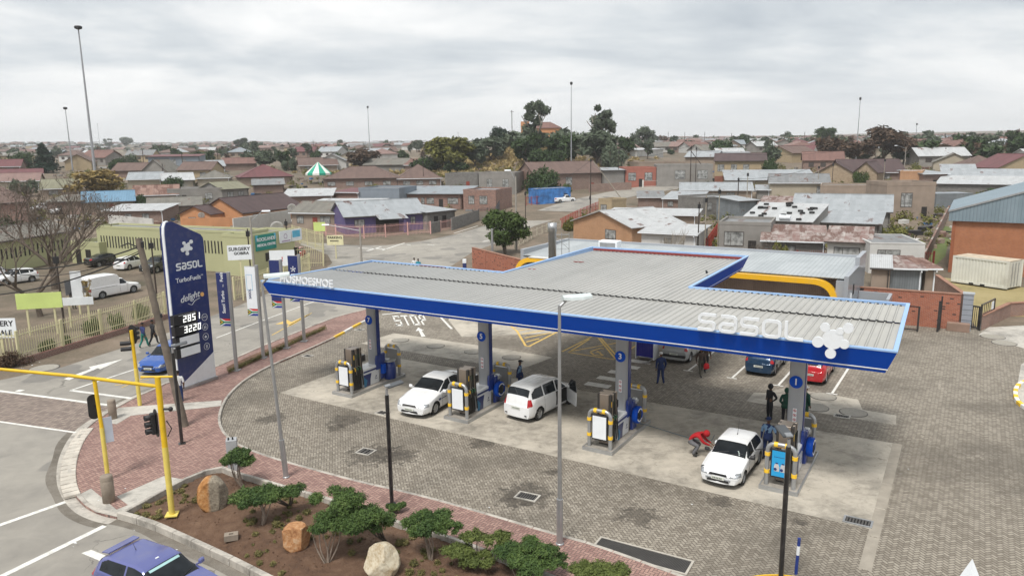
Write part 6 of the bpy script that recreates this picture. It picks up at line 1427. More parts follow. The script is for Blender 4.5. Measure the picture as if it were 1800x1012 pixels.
# big orange brick hall at right
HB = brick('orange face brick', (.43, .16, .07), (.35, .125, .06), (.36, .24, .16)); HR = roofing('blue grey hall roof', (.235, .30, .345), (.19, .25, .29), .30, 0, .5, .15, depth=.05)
a = G(1667, 478); t = thing('brick_hall', 'large orange face brick hall with a blue grey ribbed roof', 'hall', (a.x, a.y, 0), -.56); mb = MB().m(HB); L_, D_, RS = 34.0, 16.0, 5.8; h_ = hpx(a, 386)
mb.box(0, L_, 0, D_, -.2, h_); part('wall', mb, t); W2 = L_/2; mb = MB().m(HR); mb.slab([(-.4, -.35, h_-.1), (L_, -.35, h_-.1), (L_, -.35, h_+.8), (W2, -.35, h_+.8+RS), (-.4, -.35, h_+.8)], (0, .3, 0)); part('gable_cladding', mb, t)
mb = MB().m(HR); mb.slab([(-.5, -.4, h_+.8), (W2, -.4, h_+.8+RS), (W2, D_, h_+.8+RS), (-.5, D_, h_+.8)], (0, 0, .1)); mb.slab([(W2, -.4, h_+.8+RS), (L_, -.4, h_+.8), (L_, D_, h_+.8), (W2, D_, h_+.8+RS)], (0, 0, .1)); part('roof', mb, t)
mb = MB().m(M('darker brick pier', (.28, .10, .05), .9)); mb.box(-.05, .25, -.06, .0, 0, h_); mb.box(8.6, 9.0, -.06, -.0, 0, h_); mb.box(17.6, 18.0, -.06, 0, 0, h_); part('pier', mb, t); mb = MB().m(GALV); mb.slab([(-.45, -.45, h_+.78), (W2, -.45, h_+.78+RS), (W2, -.45, h_+.95+RS), (-.45, -.45, h_+.95)], (0, .12, 0)); part('verge_trim', mb, t)
mb = MB().m(HR); mb.slab([(8.0, -3.4, 2.9), (L_, -3.4, 2.9), (L_, -.8, 3.2), (8.0, -.8, 3.2)], (0, 0, .08)); part('lean_to', mb, t); mb = MB().m(HB); mb.box(8.4, L_, -3.0, -.07, 0, 2.85); part('lean_to_wall', mb, t)
mb = MB().m(HR); mb.slab([(10, D_+.7, h_+1.0), (L_, D_+.7, h_+1.0), (L_, D_+7, h_+3.6), (10, D_+7, h_+3.6)], (0, 0, .1)); part('rear_roof', mb, t)
mb = MB().m(HB); mb.box(10.2, L_, D_+.8, D_+7, 0, h_+.95); part('rear_wall', mb, t)
# ------------------------------------------------------------------ foliage
def leafmat(name, c1, c2, c3=None):
    if name in _M: return _M[name]
    s = Sh(name, .75, 0, .25); oi = s.new('ShaderNodeObjectInfo'); wc = s.coord('Object'); a = s.noise(wc, 1.1, 4, .6); b = s.noise(wc, 9, 3, .7)
    col = s.ramp(a*.5+b*.5, [(.36, c1), (.56, c2), (.72, c3 or c2)]); s.color(col); s.b.inputs['Subsurface Weight'].default_value = 0
    _M[name] = s.mat; return s.mat
BARK = M('grey brown bark', (.12, .095, .075), .95, var=.3, vs=6, bump=.01); BARKP = M('pale bark', (.28, .25, .21), .9, var=.2)
def leaves(name, blobs, n, size, mat, seed=1, up=.3, tri=True, hollow=.55, asp=1.8, droop=0.0):
    """n small leaf faces spread through ellipsoid blobs (x, y, z, rx, ry, rz)"""
    r = np.random.default_rng(seed); vol = np.array([b[3]*b[4]*b[5] for b in blobs])**.7; pick = r.choice(len(blobs), n, p=vol/vol.sum()); B = np.array(blobs)[pick]
    d = r.normal(size=(n, 3)); d /= np.linalg.norm(d, axis=1)[:, None]; rad = hollow+(1-hollow)*r.random(n)**.7
    lump = 1+.22*np.sin(d[:, 0]*7+pick*1.7)*np.sin(d[:, 2]*6+pick)+.14*np.sin(d[:, 1]*11+pick*2.3)
    P = B[:, :3]+d*B[:, 3:]*(rad*lump)[:, None]; P[:, 2] -= droop*r.random(n)**2
    nrm = d*.6+r.normal(size=(n, 3))*.7+np.array([0, 0, up]); nrm /= np.linalg.norm(nrm, axis=1)[:, None]
    t = np.cross(nrm, r.normal(size=(n, 3))); t /= np.linalg.norm(t, axis=1)[:, None]+1e-9; u = np.cross(nrm, t); s_ = size*(.6+.8*r.random(n))[:, None]
    V = np.stack([P-t*s_*asp/2-u*s_*.3, P-t*s_*asp*.1+u*s_*.5, P+t*s_*asp/2], 1).reshape(-1, 3)
    me = bpy.data.meshes.new(name); me.vertices.add(3*n); me.vertices.foreach_set('co', V.ravel()); me.loops.add(3*n); me.loops.foreach_set('vertex_index', np.arange(3*n)); me.polygons.add(n); me.polygons.foreach_set('loop_start', np.arange(n)*3); me.polygons.foreach_set('loop_total', np.full(n, 3)); me.materials.append(mat); me.update(calc_edges=True); me.validate(); return me
def limb(mb, p, d, L_, r, rng, depth, maxd, spread=.5, up=.15, out=None, n=6, kids=3):
    q = p; pts = [tuple(p)]; dd = d.normalized(); k = 3
    for i in range(k): dd = (dd+Vector((rng.uniform(-1, 1), rng.uniform(-1, 1), rng.uniform(-.6, 1)))*.16+Vector((0, 0, up*.3))).normalized(); q = q+dd*L_/k; pts.append(tuple(q))
    mb.tube(pts, [r*(1-.35*i/k) for i in range(k+1)], max(3, n-depth), cap=False)
    if out is not None: out.append((q, depth))
    if depth < maxd:
        for i in range(kids):
            a = rng.uniform(0, 2*PI); nd = (dd+Vector((math.cos(a), math.sin(a), rng.uniform(-.2, .5)))*spread+Vector((0, 0, up))).normalized(); s0 = Vector(pts[-1 if i == 0 else rng.choice((-1, -2))]); limb(mb, s0, nd, L_*rng.uniform(.6, .85), r*.58, rng, depth+1, maxd, spread, up, out, n, kids)
TPROTO = {}
def treeproto(kind, mat, seed, n=1500, leaf=.34, bark=None):
    """tree about 8 m tall: trunk with limbs, crown of leaf clumps"""
    rng = random.Random(seed); mb = MB().m(bark or BARK); tips = []
    H0 = {'round': 1.6, 'tall': 3.2, 'cone': .8, 'bush': .3, 'spread': 2.2}[kind]
    mb.tube([(0, 0, -.6), (.04, .02, H0*.5), (0, .05, H0)], [.28, .22, .18], 7, cap=False)
    for i in range(4): a = 2*PI*i/4+rng.uniform(-.4, .4); limb(mb, Vector((0, .05, H0*.9)), Vector((math.cos(a), math.sin(a), 1.1)), 1.9, .12, rng, 0, 1, .6, .3, tips, 6)
    bl = []
    if kind == 'cone': bl = [(rng.uniform(-.3, .3), rng.uniform(-.3, .3), z, (8.2-z)*.34+.35, (8.2-z)*.34+.35, .9) for z in (1.4, 2.4, 3.4, 4.4, 5.3, 6.1, 6.9, 7.5)]
    elif kind == 'bush': bl = [(rng.uniform(-2.4, 2.4), rng.uniform(-2.2, 2.2), rng.uniform(1.0, 3.0), rng.uniform(1.3, 2.2), rng.uniform(1.3, 2.2), rng.uniform(1.0, 1.8)) for _ in range(8)]
    else:
        R_ = {'round': 2.9, 'tall': 2.1, 'spread': 3.6}[kind]; zc_ = {'round': 4.6, 'tall': 5.6, 'spread': 4.8}[kind]; zs = {'round': 2.3, 'tall': 2.6, 'spread': 1.5}[kind]
        for _ in range(17):
            a = rng.uniform(0, 2*PI); rr_ = R_*rng.random()**.5*.8; z = zc_-.5+rng.uniform(-zs, zs)*.85*(1-.4*(rr_/R_)**2); k = rng.uniform(.8, 1.45)*R_/2.9*(.72 if kind == 'tall' else 1); bl.append((rr_*math.cos(a), rr_*math.sin(a), z, k, k, k*.75))
    return mb.mesh('trunk'), leaves('crown', bl, n, leaf, mat, seed, hollow=.45)
LG = leafmat('dark green leaves', (.016, .034, .012), (.042, .07, .022), (.09, .12, .04)); LM = leafmat('mid green leaves', (.03, .05, .014), (.065, .10, .025), (.12, .15, .04)); LGG = leafmat('grey green leaves', (.04, .058, .036), (.10, .125, .08), (.19, .21, .14))
LBR = leafmat('brown autumn leaves', (.05, .032, .022), (.10, .065, .042), (.17, .11, .07)); LYE = leafmat('yellow autumn leaves', (.17, .12, .04), (.30, .22, .08), (.42, .33, .14)); LBK = leafmat('conifer needles', (.006, .018, .010), (.014, .034, .018), (.03, .055, .028)); LOL = leafmat('olive leaves', (.06, .065, .014), (.14, .14, .03), (.25, .23, .06))
def tree(kind, mat, seed, label, base, height, width=None, rz=0.0, group=None, n=1500, leaf=.34, bark=None, name='tree', sink=.2, trunk=True):
    key = (kind, mat.name, seed, n, leaf)
    if key not in TPROTO: TPROTO[key] = treeproto(kind, mat, seed, n, leaf, bark)
    tr, cr = TPROTO[key]; t = thing(name, label, 'shrub' if kind == 'bush' else 'tree', (base[0], base[1], base[2]-sink), rz, group); k = height/{'round': 7.2, 'tall': 8.2, 'cone': 8.1, 'bush': 4.0, 'spread': 6.4}[kind]; w_ = (width/{'round': 6.6, 'tall': 5.4, 'cone': 5.2, 'bush': 7.5, 'spread': 8.0}[kind]) if width else k
    t.scale = (w_, w_, k); link('trunk', tr, t); link('crown', cr, t); return t
def tpx(kind, mat, seed, label, cx, by, ty, wpx, **k):
    """tree by its foot column cx, foot row by, top row ty and crown width in survey pixels"""
    b = G(cx, by); d = b.y; h_ = hpx(b, ty); return tree(kind, mat, seed, label, b, h_, wpx*d/FPX, seed*1.3, **k)
def baretree(label, base, segs, r, seed, maxd=4, L_=1.6, spread=.62, lean=(0, 0, 1), name='bare_tree', mat=None, twig=None, up=.12, kids=3, group=None):
    rng = random.Random(seed); t = thing(name, label, 'tree', base, 0, group); mb = MB().m(mat or BARK); top_ = Vector(lean)*segs; mb.tube([(0, 0, -.2), tuple(top_*.5+Vector((.05, 0, 0))), tuple(top_)], [r*1.2, r, r*.85], 9, cap=False); part('trunk', mb, t)
    mb = MB().m(mat or BARK); 
    for i in range(4): a = 2*PI*i/4+rng.uniform(-.5, .5); limb(mb, top_*.96, Vector((math.cos(a), math.sin(a), .9)), L_*rng.uniform(.9, 1.2), r*.6, rng, 0, maxd, spread, up, None, 7, kids)
    part('branches', mb, t)
    if twig: part('twigs', leaves('twigs', twig[0], twig[1], twig[2], twig[3], seed, asp=5, hollow=.2), t)
    return t
# --- planting bed: clipped junipers, boulders
JUN = leafmat('juniper green', (.028, .058, .018), (.085, .135, .035), (.18, .22, .075)); JUN2 = leafmat('olive juniper', (.055, .075, .02), (.12, .15, .04), (.21, .22, .07)); TWG = M('pale juniper wood', (.26, .21, .17), .9, var=.25, vs=6)
def juniper(label, stems, pads, seed, mat=JUN):
    """stems: foot pixels; pads: (x, y, half width m, depth offset, half height)"""
    b0 = G(*stems[0], .12); t = thing('juniper', label, 'shrub', b0, 0, 'clipped junipers in the planting bed'); bl = []; cs = []
    for x, y, r, dy, hz_ in pads:
        r *= 1.3
        c = at_depth(x, y, b0.y+dy); c = c-b0; cs.append(c)
        rng = random.Random(seed+int(x))
        for _ in range(15): a = rng.uniform(0, 2*PI); q = r*.8*rng.random()**.5; k = rng.uniform(.18, .40)*r; bl.append((c.x+q*math.cos(a), c.y+q*math.sin(a)*.9, c.z+rng.uniform(-.3, .3)*hz_*.9, k, k, max(.09, min(hz_, k*.62))))
    rr = np.random.default_rng(seed); 
    ar = sum(p[2]**2 for p in pads); me = leaves('foliage', bl, int(11000*ar*1.69+2500), .042, mat, seed, up=.7, hollow=.35, asp=2.6); part('foliage', me, t)
    for i, s_ in enumerate(stems):
        s0 = G(*s_, .10)-b0; mb = MB().m(TWG if i % 2 == 0 else BARK); rng = random.Random(seed*7+i)
        for c in sorted(cs, key=lambda c: (Vector((c.x, c.y))-Vector((s0.x, s0.y))).length)[:2]:
            for _ in range(3):
                e = c+Vector((rng.uniform(-.25, .25), rng.uniform(-.2, .2), .02)); m_ = s0.lerp(e, .5)+Vector((rng.uniform(-.16, .16), rng.uniform(-.1, .1), rng.uniform(-.18, .0)))
                mb.tube(catm([s0+Vector((rng.uniform(-.05, .05), rng.uniform(-.05, .05), -.05)), m_, e], 4), [.026]*4+[.019]*4+[.012], 6)
        part('stem', mb, t)
    return t
juniper('small cloud-clipped juniper behind the tall orange and grey boulder', [(425, 855)], [(408, 806, .42, 0, .18), (436, 808, .38, .1, .18), (420, 796, .36, .2, .16)], 3)
juniper('juniper with two flat pads left of the square orange boulder', [(462, 925), (509, 888)], [(448, 874, .62, .0, .20), (470, 866, .5, .3, .18), (505, 860, .48, .75, .18)], 5)
juniper('largest juniper in the bed, broad crown over pale forked stems beside the square orange boulder', [(576, 990), (679, 952)], [(588, 878, .74, .6, .22), (628, 896, .78, .5, .24), (605, 912, .68, .2, .2), (665, 914, .55, .6, .2), (560, 926, .28, .0, .16), (632, 928, .34, .1, .16)], 7)
juniper('dome-shaped juniper on four dark stems right of the pale boulder', [(757, 985)], [(738, 918, .55, .2, .22), (772, 914, .52, .3, .2), (750, 930, .50, .0, .2), (790, 926, .3, .2, .16)], 9)
juniper('open ring-shaped juniper with bare middle, right of the dome-shaped one', [(846, 1000)], [(800, 966, .42, .0, .18), (832, 940, .36, .4, .16), (872, 944, .36, .4, .16), (842, 978, .46, -.1, .18), (888, 958, .34, .2, .16)], 11, JUN2)
juniper('dense juniper mound at the foot of the middle street lamp', [(930, 1030)], [(905, 975, .52, .3, .22), (945, 962, .52, .6, .22), (935, 990, .62, .1, .24), (972, 985, .4, .3, .2)], 13)
juniper('juniper mound cut by the bottom edge beside the long black drain', [(1050, 1050)], [(1030, 1000, .42, .2, .2), (1065, 1003, .5, .2, .2), (1045, 1012, .5, .0, .2)], 15, JUN2)
juniper('tiny low juniper tuft beside the slim black lamp post', [(694, 898)], [(692, 889, .22, 0, .10), (704, 887, .18, 0, .08)], 17)
def boulder(label, cx, by, wpx, ty, seed, mat, cuts):
    b = G(cx, by, .1); w_ = wpx*b.y/FPX/2; h_ = hpx(b, ty); rng = random.Random(seed); bm = bmesh.new(); bmesh.ops.create_icosphere(bm, subdivisions=5, radius=1)
    from mathutils import noise as mn
    pl_ = [(Vector(c).normalized(), d) for *c, d in cuts]
    for v in bm.verts:
        p = v.co.copy()
        for n_, d in pl_:
            k = p.dot(n_)-d
            if k > 0: p -= n_*k
        p += p.normalized()*(.05*mn.noise(p*2+Vector((seed, 0, 0)))+.022*mn.noise(p*8)); v.co = Vector((p.x*w_, p.y*w_*.9, p.z*h_*.56))
    me = bpy.data.meshes.new('boulder'); bm.to_mesh(me); bm.free(); me.materials.append(mat); me.polygons.foreach_set('use_smooth', [True]*len(me.polygons)); me.set_sharp_from_angle(angle=R(26))
    return tag(link('boulder', me, None, (b.x, b.y, b.z+h_*.46)), label, 'boulder', 'boulders in the planting bed')
def rockmat(name, a, b, c, kx=0.0):
    s = Sh(name, .85); co = s.coord('Object'); x, y, z = s.sep(co); n = s.noise(co, 2.2, 6, .65, .5); f = s.noise(co, 14, 4); base = s.ramp(n*.7+f*.3, [(.38, a), (.52, b), (.66, c)])
    if kx: base = s.mix((x+n*.2).step(.02, .16), base, s.ramp(f, [(.3, (.14, .115, .085)), (.7, (.30, .26, .20))]))
    bl = s.noise(co, 1.5, 4, .6, 1).step(.66, .70); base = s.mix(bl*.8, base, (.07, .075, .08)); s.color(base).bump(n+f*.4, .03); return s.mat
boulder('tall upright boulder, orange on its left face and grey brown on the right', 376, 896, 56, 838, 4, rockmat('orange rock', (.26, .11, .03), (.44, .22, .08), (.50, .34, .18), 1), [(.25, -1, .1, .62), (-1, 0, .1, .85), (1, -.5, 0, .75)])
boulder('squat square rust orange boulder beside the largest juniper', 521, 966, 56, 916, 8, rockmat('rust rock', (.22, .09, .035), (.42, .22, .10), (.50, .38, .26)), [(0, -1, .2, .62), (1, -.3, 0, .72), (0, 0, 1, .68), (-1, -.2, 0, .8), (-.5, 0, 1, .8)])
boulder('pale cream boulder nearest the bottom edge', 672, 1012, 70, 956, 12, rockmat('cream rock', (.34, .26, .16), (.50, .44, .33), (.58, .54, .43)), [(-.6, -1, .7, .60), (.8, -.6, .6, .75), (0, -1, 0, .7), (-1, 0, .3, .85)])
mb = MB().m(CBO); mb.box(-.22, .22, -.14, -.05, 0, .2); mb.box(-.22, .22, .05, .14, 0, .2); mb.box(-.22, -.07, -.05, .05, 0, .2); mb.box(.07, .22, -.05, .05, 0, .2); b = G(407, 946, .2); solo('hollow_block', 'small hollow concrete block lying in the bare soil', 'block', mb, (b.x, b.y, .18), .3)
# scattered low plants, litter and clods in the bed
r = random.Random(8); bl = []
for _ in range(900):
    x, y = r.uniform(min(xs), max(xs)), r.uniform(min(ys), max(ys))
    if y > 14 and inpoly(x, y, pl) and dpoly(x, y, pl) > .3 and (math.sin(x*1.3)+math.sin(y*1.7+x) > -.1): k = r.uniform(.05, .16); bl.append((x, y, soil_z(x, y)+k*.4, k, k, k*.8))
tag(part('low_plants', leaves('low_plants', bl, 38000, .042, leafmat('dry weeds', (.07, .07, .025), (.18, .16, .06), (.38, .31, .15)), 3, hollow=.1), None), 'low dry weeds growing in the planting bed', 'weeds', kind='stuff')
cl2 = []
for _ in range(2600):
    x, y = r.uniform(min(xs), max(xs)), r.uniform(min(ys), max(ys))
    if y > 14 and inpoly(x, y, pl) and dpoly(x, y, pl) > .25: cl2.append((x, y, soil_z(x, y)))
mb = MB().m(SOIL)
for x, y, z in cl2: k = r.uniform(.012, .05); a = r.uniform(0, 3); mb.loft([[(x+k*math.cos(a+i*2.1), y+k*math.sin(a+i*2.1), z-.01) for i in range(3)], [(x+k*.4*math.cos(a+i*2.1+.4), y+k*.4*math.sin(a+i*2.1), z+k*.8) for i in range(3)]], cap=True)
tag(part('soil_clods', mb, None), 'crumbs of red soil over the planting bed', 'soil', kind='stuff')
bl = []
for i in range(60): t_ = i/59; p_ = G(405+t_*165, 650-t_*74+3, .1); bl.append((p_.x, p_.y, .2, .22, .22, .14))
tag(part('verge_plants', leaves('verge_plants', bl, 5000, .05, leafmat('dry weeds', 0, 0), 5, hollow=.1), None), 'low weeds in the strip of red soil beside the banner poles', 'weeds', kind='stuff')
# ------------------------------------------------------------------ township houses
WM = {'tan': M('tan plaster', (.36, .27, .20), .9, var=.14, vs=.6, dirt=.35), 'grey': M('grey cement plaster', (.30, .28, .255), .9, var=.14, vs=.6, dirt=.4), 'cream': M('cream plaster', (.47, .40, .29), .85, var=.08, vs=.6, dirt=.25), 'white': M('white plaster', (.66, .65, .62), .85, var=.08, vs=.6, dirt=.35),
 'purple': M('purple painted wall', (.10, .08, .20), .8, var=.1, vs=.8, dirt=.2), 'orange': M('orange painted wall', (.50, .24, .115), .8, var=.08, vs=.8, dirt=.2), 'redor': M('red orange painted wall', (.42, .10, .05), .8, var=.1, vs=.8, dirt=.2), 'bluegrey': M('blue grey wall', (.24, .29, .35), .8, var=.08, vs=.7, dirt=.2), 'yellow': M('yellow wall', (.46, .34, .18), .8, var=.08, dirt=.2),
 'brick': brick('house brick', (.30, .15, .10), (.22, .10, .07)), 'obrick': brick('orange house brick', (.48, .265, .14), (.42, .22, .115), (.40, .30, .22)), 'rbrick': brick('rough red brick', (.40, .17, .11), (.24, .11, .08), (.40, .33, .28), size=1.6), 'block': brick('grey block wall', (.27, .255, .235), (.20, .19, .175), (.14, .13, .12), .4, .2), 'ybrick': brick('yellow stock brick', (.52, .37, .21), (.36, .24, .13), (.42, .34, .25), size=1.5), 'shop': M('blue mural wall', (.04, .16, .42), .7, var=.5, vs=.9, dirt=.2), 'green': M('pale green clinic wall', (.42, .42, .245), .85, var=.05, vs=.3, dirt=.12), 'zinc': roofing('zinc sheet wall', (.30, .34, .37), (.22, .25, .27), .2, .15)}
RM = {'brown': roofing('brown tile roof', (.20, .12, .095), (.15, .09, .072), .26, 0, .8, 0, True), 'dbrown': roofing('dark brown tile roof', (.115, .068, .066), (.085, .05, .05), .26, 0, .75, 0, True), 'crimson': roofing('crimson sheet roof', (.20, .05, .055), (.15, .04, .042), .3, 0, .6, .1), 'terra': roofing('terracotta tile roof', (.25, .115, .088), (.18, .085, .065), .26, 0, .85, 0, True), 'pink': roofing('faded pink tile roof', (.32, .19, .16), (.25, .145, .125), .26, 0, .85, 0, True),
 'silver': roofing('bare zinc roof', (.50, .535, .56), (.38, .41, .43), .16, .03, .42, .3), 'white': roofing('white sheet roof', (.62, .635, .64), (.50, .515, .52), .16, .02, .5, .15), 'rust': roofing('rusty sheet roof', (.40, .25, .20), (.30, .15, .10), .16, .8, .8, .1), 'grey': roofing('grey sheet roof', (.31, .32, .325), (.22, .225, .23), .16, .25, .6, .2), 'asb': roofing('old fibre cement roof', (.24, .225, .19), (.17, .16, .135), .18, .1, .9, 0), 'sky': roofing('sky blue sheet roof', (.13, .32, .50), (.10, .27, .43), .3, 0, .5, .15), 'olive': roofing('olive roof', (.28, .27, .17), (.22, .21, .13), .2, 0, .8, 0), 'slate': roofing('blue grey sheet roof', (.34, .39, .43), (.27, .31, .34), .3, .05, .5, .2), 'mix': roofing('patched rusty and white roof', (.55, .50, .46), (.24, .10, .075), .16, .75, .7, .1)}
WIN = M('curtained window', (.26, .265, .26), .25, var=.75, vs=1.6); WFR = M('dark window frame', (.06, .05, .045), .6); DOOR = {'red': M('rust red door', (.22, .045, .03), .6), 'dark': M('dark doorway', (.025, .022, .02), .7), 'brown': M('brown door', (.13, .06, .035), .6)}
def winpart(t, x, w_, z0, z1, y=-.03, mat=None, rz=None):
    mb = MB().m(WFR); o = .06
    mb.box(x-w_/2-o, x+w_/2+o, y-.02, y+.028, z0-o, z0); mb.box(x-w_/2-o, x+w_/2+o, y-.02, y+.028, z1, z1+o); mb.box(x-w_/2-o, x-w_/2, y-.02, y+.028, z0, z1); mb.box(x+w_/2, x+w_/2+o, y-.02, y+.028, z0, z1); mb.box(x-w_/6-.025, x-w_/6+.025, y-.02, y+.02, z0, z1)
    f = part('window', mb, t); mb = MB().m(mat or WIN); mb.box(x-w_/2, x+w_/2, y+.0, y+.026, z0, z1); part('pane', mb, f)
def shell(t, L_, D_, h_, wm, rm, kind, rise, eave=.35, sub=1.5, par=.35):
    """walls and roof over the footprint (0..L, 0..D)"""
    mb = MB().m(wm); mb.box(0, L_, 0, D_, -sub, h_); e = eave; k = .09
    if kind == 'gable':
        for x in (0, L_): mb.slab([(x, 0, h_), (x, D_, h_), (x, D_/2, h_+rise)], ((.15 if x == 0 else -.15), 0, 0))
    if kind == 'gabley':
        for y in (0, D_): mb.slab([(0, y, h_), (L_, y, h_), (L_/2, y, h_+rise)], (0, (.15 if y == 0 else -.15), 0))
    if kind == 'mono': mb.slab([(0, 0, h_), (0, D_, h_), (0, D_, h_+rise)], (.15, 0, 0)); mb.slab([(L_, 0, h_), (L_, D_, h_), (L_, D_, h_+rise)], (-.15, 0, 0)); mb.box(.15, L_-.15, D_-.15, D_-.01, h_, h_+rise)
    if kind == 'flat':
        for b_ in ((-.03, L_+.03, -.03, .17), (-.03, L_+.03, D_-.17, D_+.03), (-.03, .17, .17, D_-.17), (L_-.17, L_+.03, .17, D_-.17)): mb.box(*b_, h_-.02, h_+par)
    part('wall', mb, t); mb = MB().m(rm); z = h_+.02
    if kind == 'gable':
        s_ = rise/(D_/2); mb.slab([(-e, -e, z-s_*e), (L_+e, -e, z-s_*e), (L_+e, D_/2, z+rise), (-e, D_/2, z+rise)], (0, 0, k)); mb.slab([(-e, D_/2, z+rise), (L_+e, D_/2, z+rise), (L_+e, D_+e, z-s_*e), (-e, D_+e, z-s_*e)], (0, 0, k)); mb.box(-e, L_+e, D_/2-.12, D_/2+.12, z+rise+.05, z+rise+.14)
    elif kind == 'gabley':
        s_ = rise/(L_/2); mb.slab([(-e, -e, z-s_*e), (L_/2, -e, z+rise), (L_/2, D_+e, z+rise), (-e, D_+e, z-s_*e)], (0, 0, k)); mb.slab([(L_/2, -e, z+rise), (L_+e, -e, z-s_*e), (L_+e, D_+e, z-s_*e), (L_/2, D_+e, z+rise)], (0, 0, k)); mb.box(L_/2-.12, L_/2+.12, -e, D_+e, z+rise+.05, z+rise+.14)
    elif kind == 'mono': s_ = rise/D_; mb.slab([(-e, -e, z-s_*e), (L_+e, -e, z-s_*e), (L_+e, D_+e, z+rise+s_*e), (-e, D_+e, z+rise+s_*e)], (0, 0, k))
    elif kind == 'hip':
        q = D_/2+e; b0 = [(-e, -e, z), (L_+e, -e, z), (L_+e, D_+e, z), (-e, D_+e, z)]; r0, r1 = (min(q-e, L_/2-.1), D_/2, z+rise), (max(L_-q+e, L_/2+.1), D_/2, z+rise)
        for f in ((b0[0], b0[1], r1, r0), (b0[1], b0[2], r1), (b0[2], b0[3], r0, r1), (b0[3], b0[0], r0)): mb.poly(f)
        mb.box(-e, L_+e, -e-.02, -e+.06, z-.16, z); mb.box(-e, L_+e, D_+e-.06, D_+e, z-.16, z); mb.poly([(x, y, z-.16) for x, y, _ in b0]); mb.tube([b0[0], r0, r1, b0[1]], .09, 4)
    else: mb.box(.15, L_-.15, .15, D_-.15, h_-.05, h_+.04)
    return part('roof', mb, t)
def house(lab, a, b, ey, dep, wm, rm, kind='gable', rise=1.5, wins=(), door=(), dm='red', name='house', cat='house', group=None, eave=.35, extras=None, par=.35, hmin=2.2):
    """front wall foot from pixel a to pixel b, eaves at row ey over a"""
    A, B = G(*a), G(*b); d = (B-A); L_ = math.hypot(d.x, d.y); h_ = max(hmin, min(6.5, hpx(A, ey))); z = min(A.z, B.z)
    t = thing(name, lab, cat, (A.x, A.y, z), math.atan2(d.y, d.x), group); rf = shell(t, L_, dep, h_+(A.z-z), WM[wm], RM[rm], kind, rise, eave, 1.5, par)
    if kind in ('gable', 'mono', 'hip'): zz = h_+(A.z-z)-(rise/(dep/2)*eave if kind == 'gable' else rise/dep*eave if kind == 'mono' else 0); mb = MB().m((WFR, WHITE)[len(lab) % 2]); mb.box(-eave, L_+eave, -eave-.14, -eave-.025, zz-.05, zz+.07); mb.box(L_-.2, L_-.1, -eave-.1, -.02, zz-.25, zz-.1); mb.box(L_-.2, L_-.1, -.1, -.01, 0, zz-.1); part('gutter', mb, t)
    for w_ in wins: x, ww = w_[0]*L_, (w_[1] if len(w_) > 1 else 1.3); winpart(t, x, ww, h_*.38, h_*.78)
    for x in door: mb = MB().m(DOOR[dm]); mb.box(x*L_-.45, x*L_+.45, -.05, -.003, 0, min(2.1, h_*.8)); part('door', mb, t)
    if extras: extras(t, L_, dep, h_)
    return t
HS = house
def poles(pxs): return [G(*p) for p in pxs]
def rails(name, lab, pts, h_, mat, step=.16, post=3.0, base=None, cat='fence', rail=(.18, .86), th=.035, posts=.07, spike=True, pales=True, group=None):
    """fence along ground points: posts are parts, pales one part"""
    P = [G(*p) if not isinstance(p, Vector) else p for p in pts]; o = P[0].copy(); t = thing(name, lab, cat, o, 0, group); z0 = base[0] if base else 0
    mp, mr = MB().m(mat), MB().m(mat); posn = []
    for a, b in zip(P, P[1:]):
        d = b-a; L_ = math.hypot(d.x, d.y); u = d/L_; an = math.atan2(d.y, d.x); n = max(1, int(L_/step))
        if base: mb = MB().m(base[1]); mb.cbox(tuple((a+b)/2-o+Vector((0, 0, z0/2-.1))), (L_+.2, .25, z0+.2), an); part('plinth', mb, t)
        for k in range(n):
            if not pales: break
            q = a+u*(L_*(k+.5)/n)-o; mp.cbox((q.x, q.y, q.z+z0+h_/2+.03), (th, .02, h_-.06), an)
            if spike: mp.tube([(q.x, q.y, q.z+z0+h_), (q.x, q.y, q.z+z0+h_+.09)], [th*.7, .004], 4, cap=False)
        for r_ in rail: q = (a+b)/2-o; mr.slab([tuple(a-o+Vector((0, 0, z0+h_*r_))), tuple(b-o+Vector((0, 0, z0+h_*r_))), tuple(b-o+Vector((0, 0, z0+h_*r_+.05))), tuple(a-o+Vector((0, 0, z0+h_*r_+.05)))], (u.y*.05, -u.x*.05, 0))
        m_ = max(1, round(L_/post)); posn += [(a+u*(L_*k/m_)-o, an) for k in range(m_)]
    posn.append((P[-1]-o, 0))
    if mp.f: part('pales', mp, t)
    part('rails', mr, t)
    for q, an in posn: mb = MB().m(mat); mb.cbox((q.x, q.y, q.z+z0+h_*.52), (posts*1.3, posts, h_*1.04), an); part('post', mb, t)
    return t
def yardwall(lab, pts, h_, mat, th=.2, name='yard_wall', group=None):
    P = [G(*p) for p in pts]; t = thing(name, lab, 'wall', P[0], 0, group)
    for a, b in zip(P, P[1:]):
        d = b-a; n = Vector((-d.y, d.x, 0)).normalized()*th; mb = MB().m(mat); a_, b_ = a-P[0], b-P[0]; mb.loft([[tuple(q+Vector((0, 0, z))) for q in (a_, b_, b_+n, a_+n)] for z in (-.5, h_)], cap=True); part('wall_panel', mb, t)
    return t
def tone(m_, sat, val):
    nt_ = m_.node_tree; b_ = nt_.nodes['Principled BSDF'].inputs['Base Color']; h_ = nt_.nodes.new('ShaderNodeHueSaturation'); h_.inputs['Saturation'].default_value = sat; h_.inputs['Value'].default_value = val
    nt_.links.new(b_.links[0].from_socket, h_.inputs['Color']); nt_.links.new(h_.outputs[0], b_)
for k_, m_ in list(WM.items())+list(RM.items()):
    if k_ not in ('green', 'shop', 'purple', 'orange', 'obrick'): tone(m_, .82, .80)
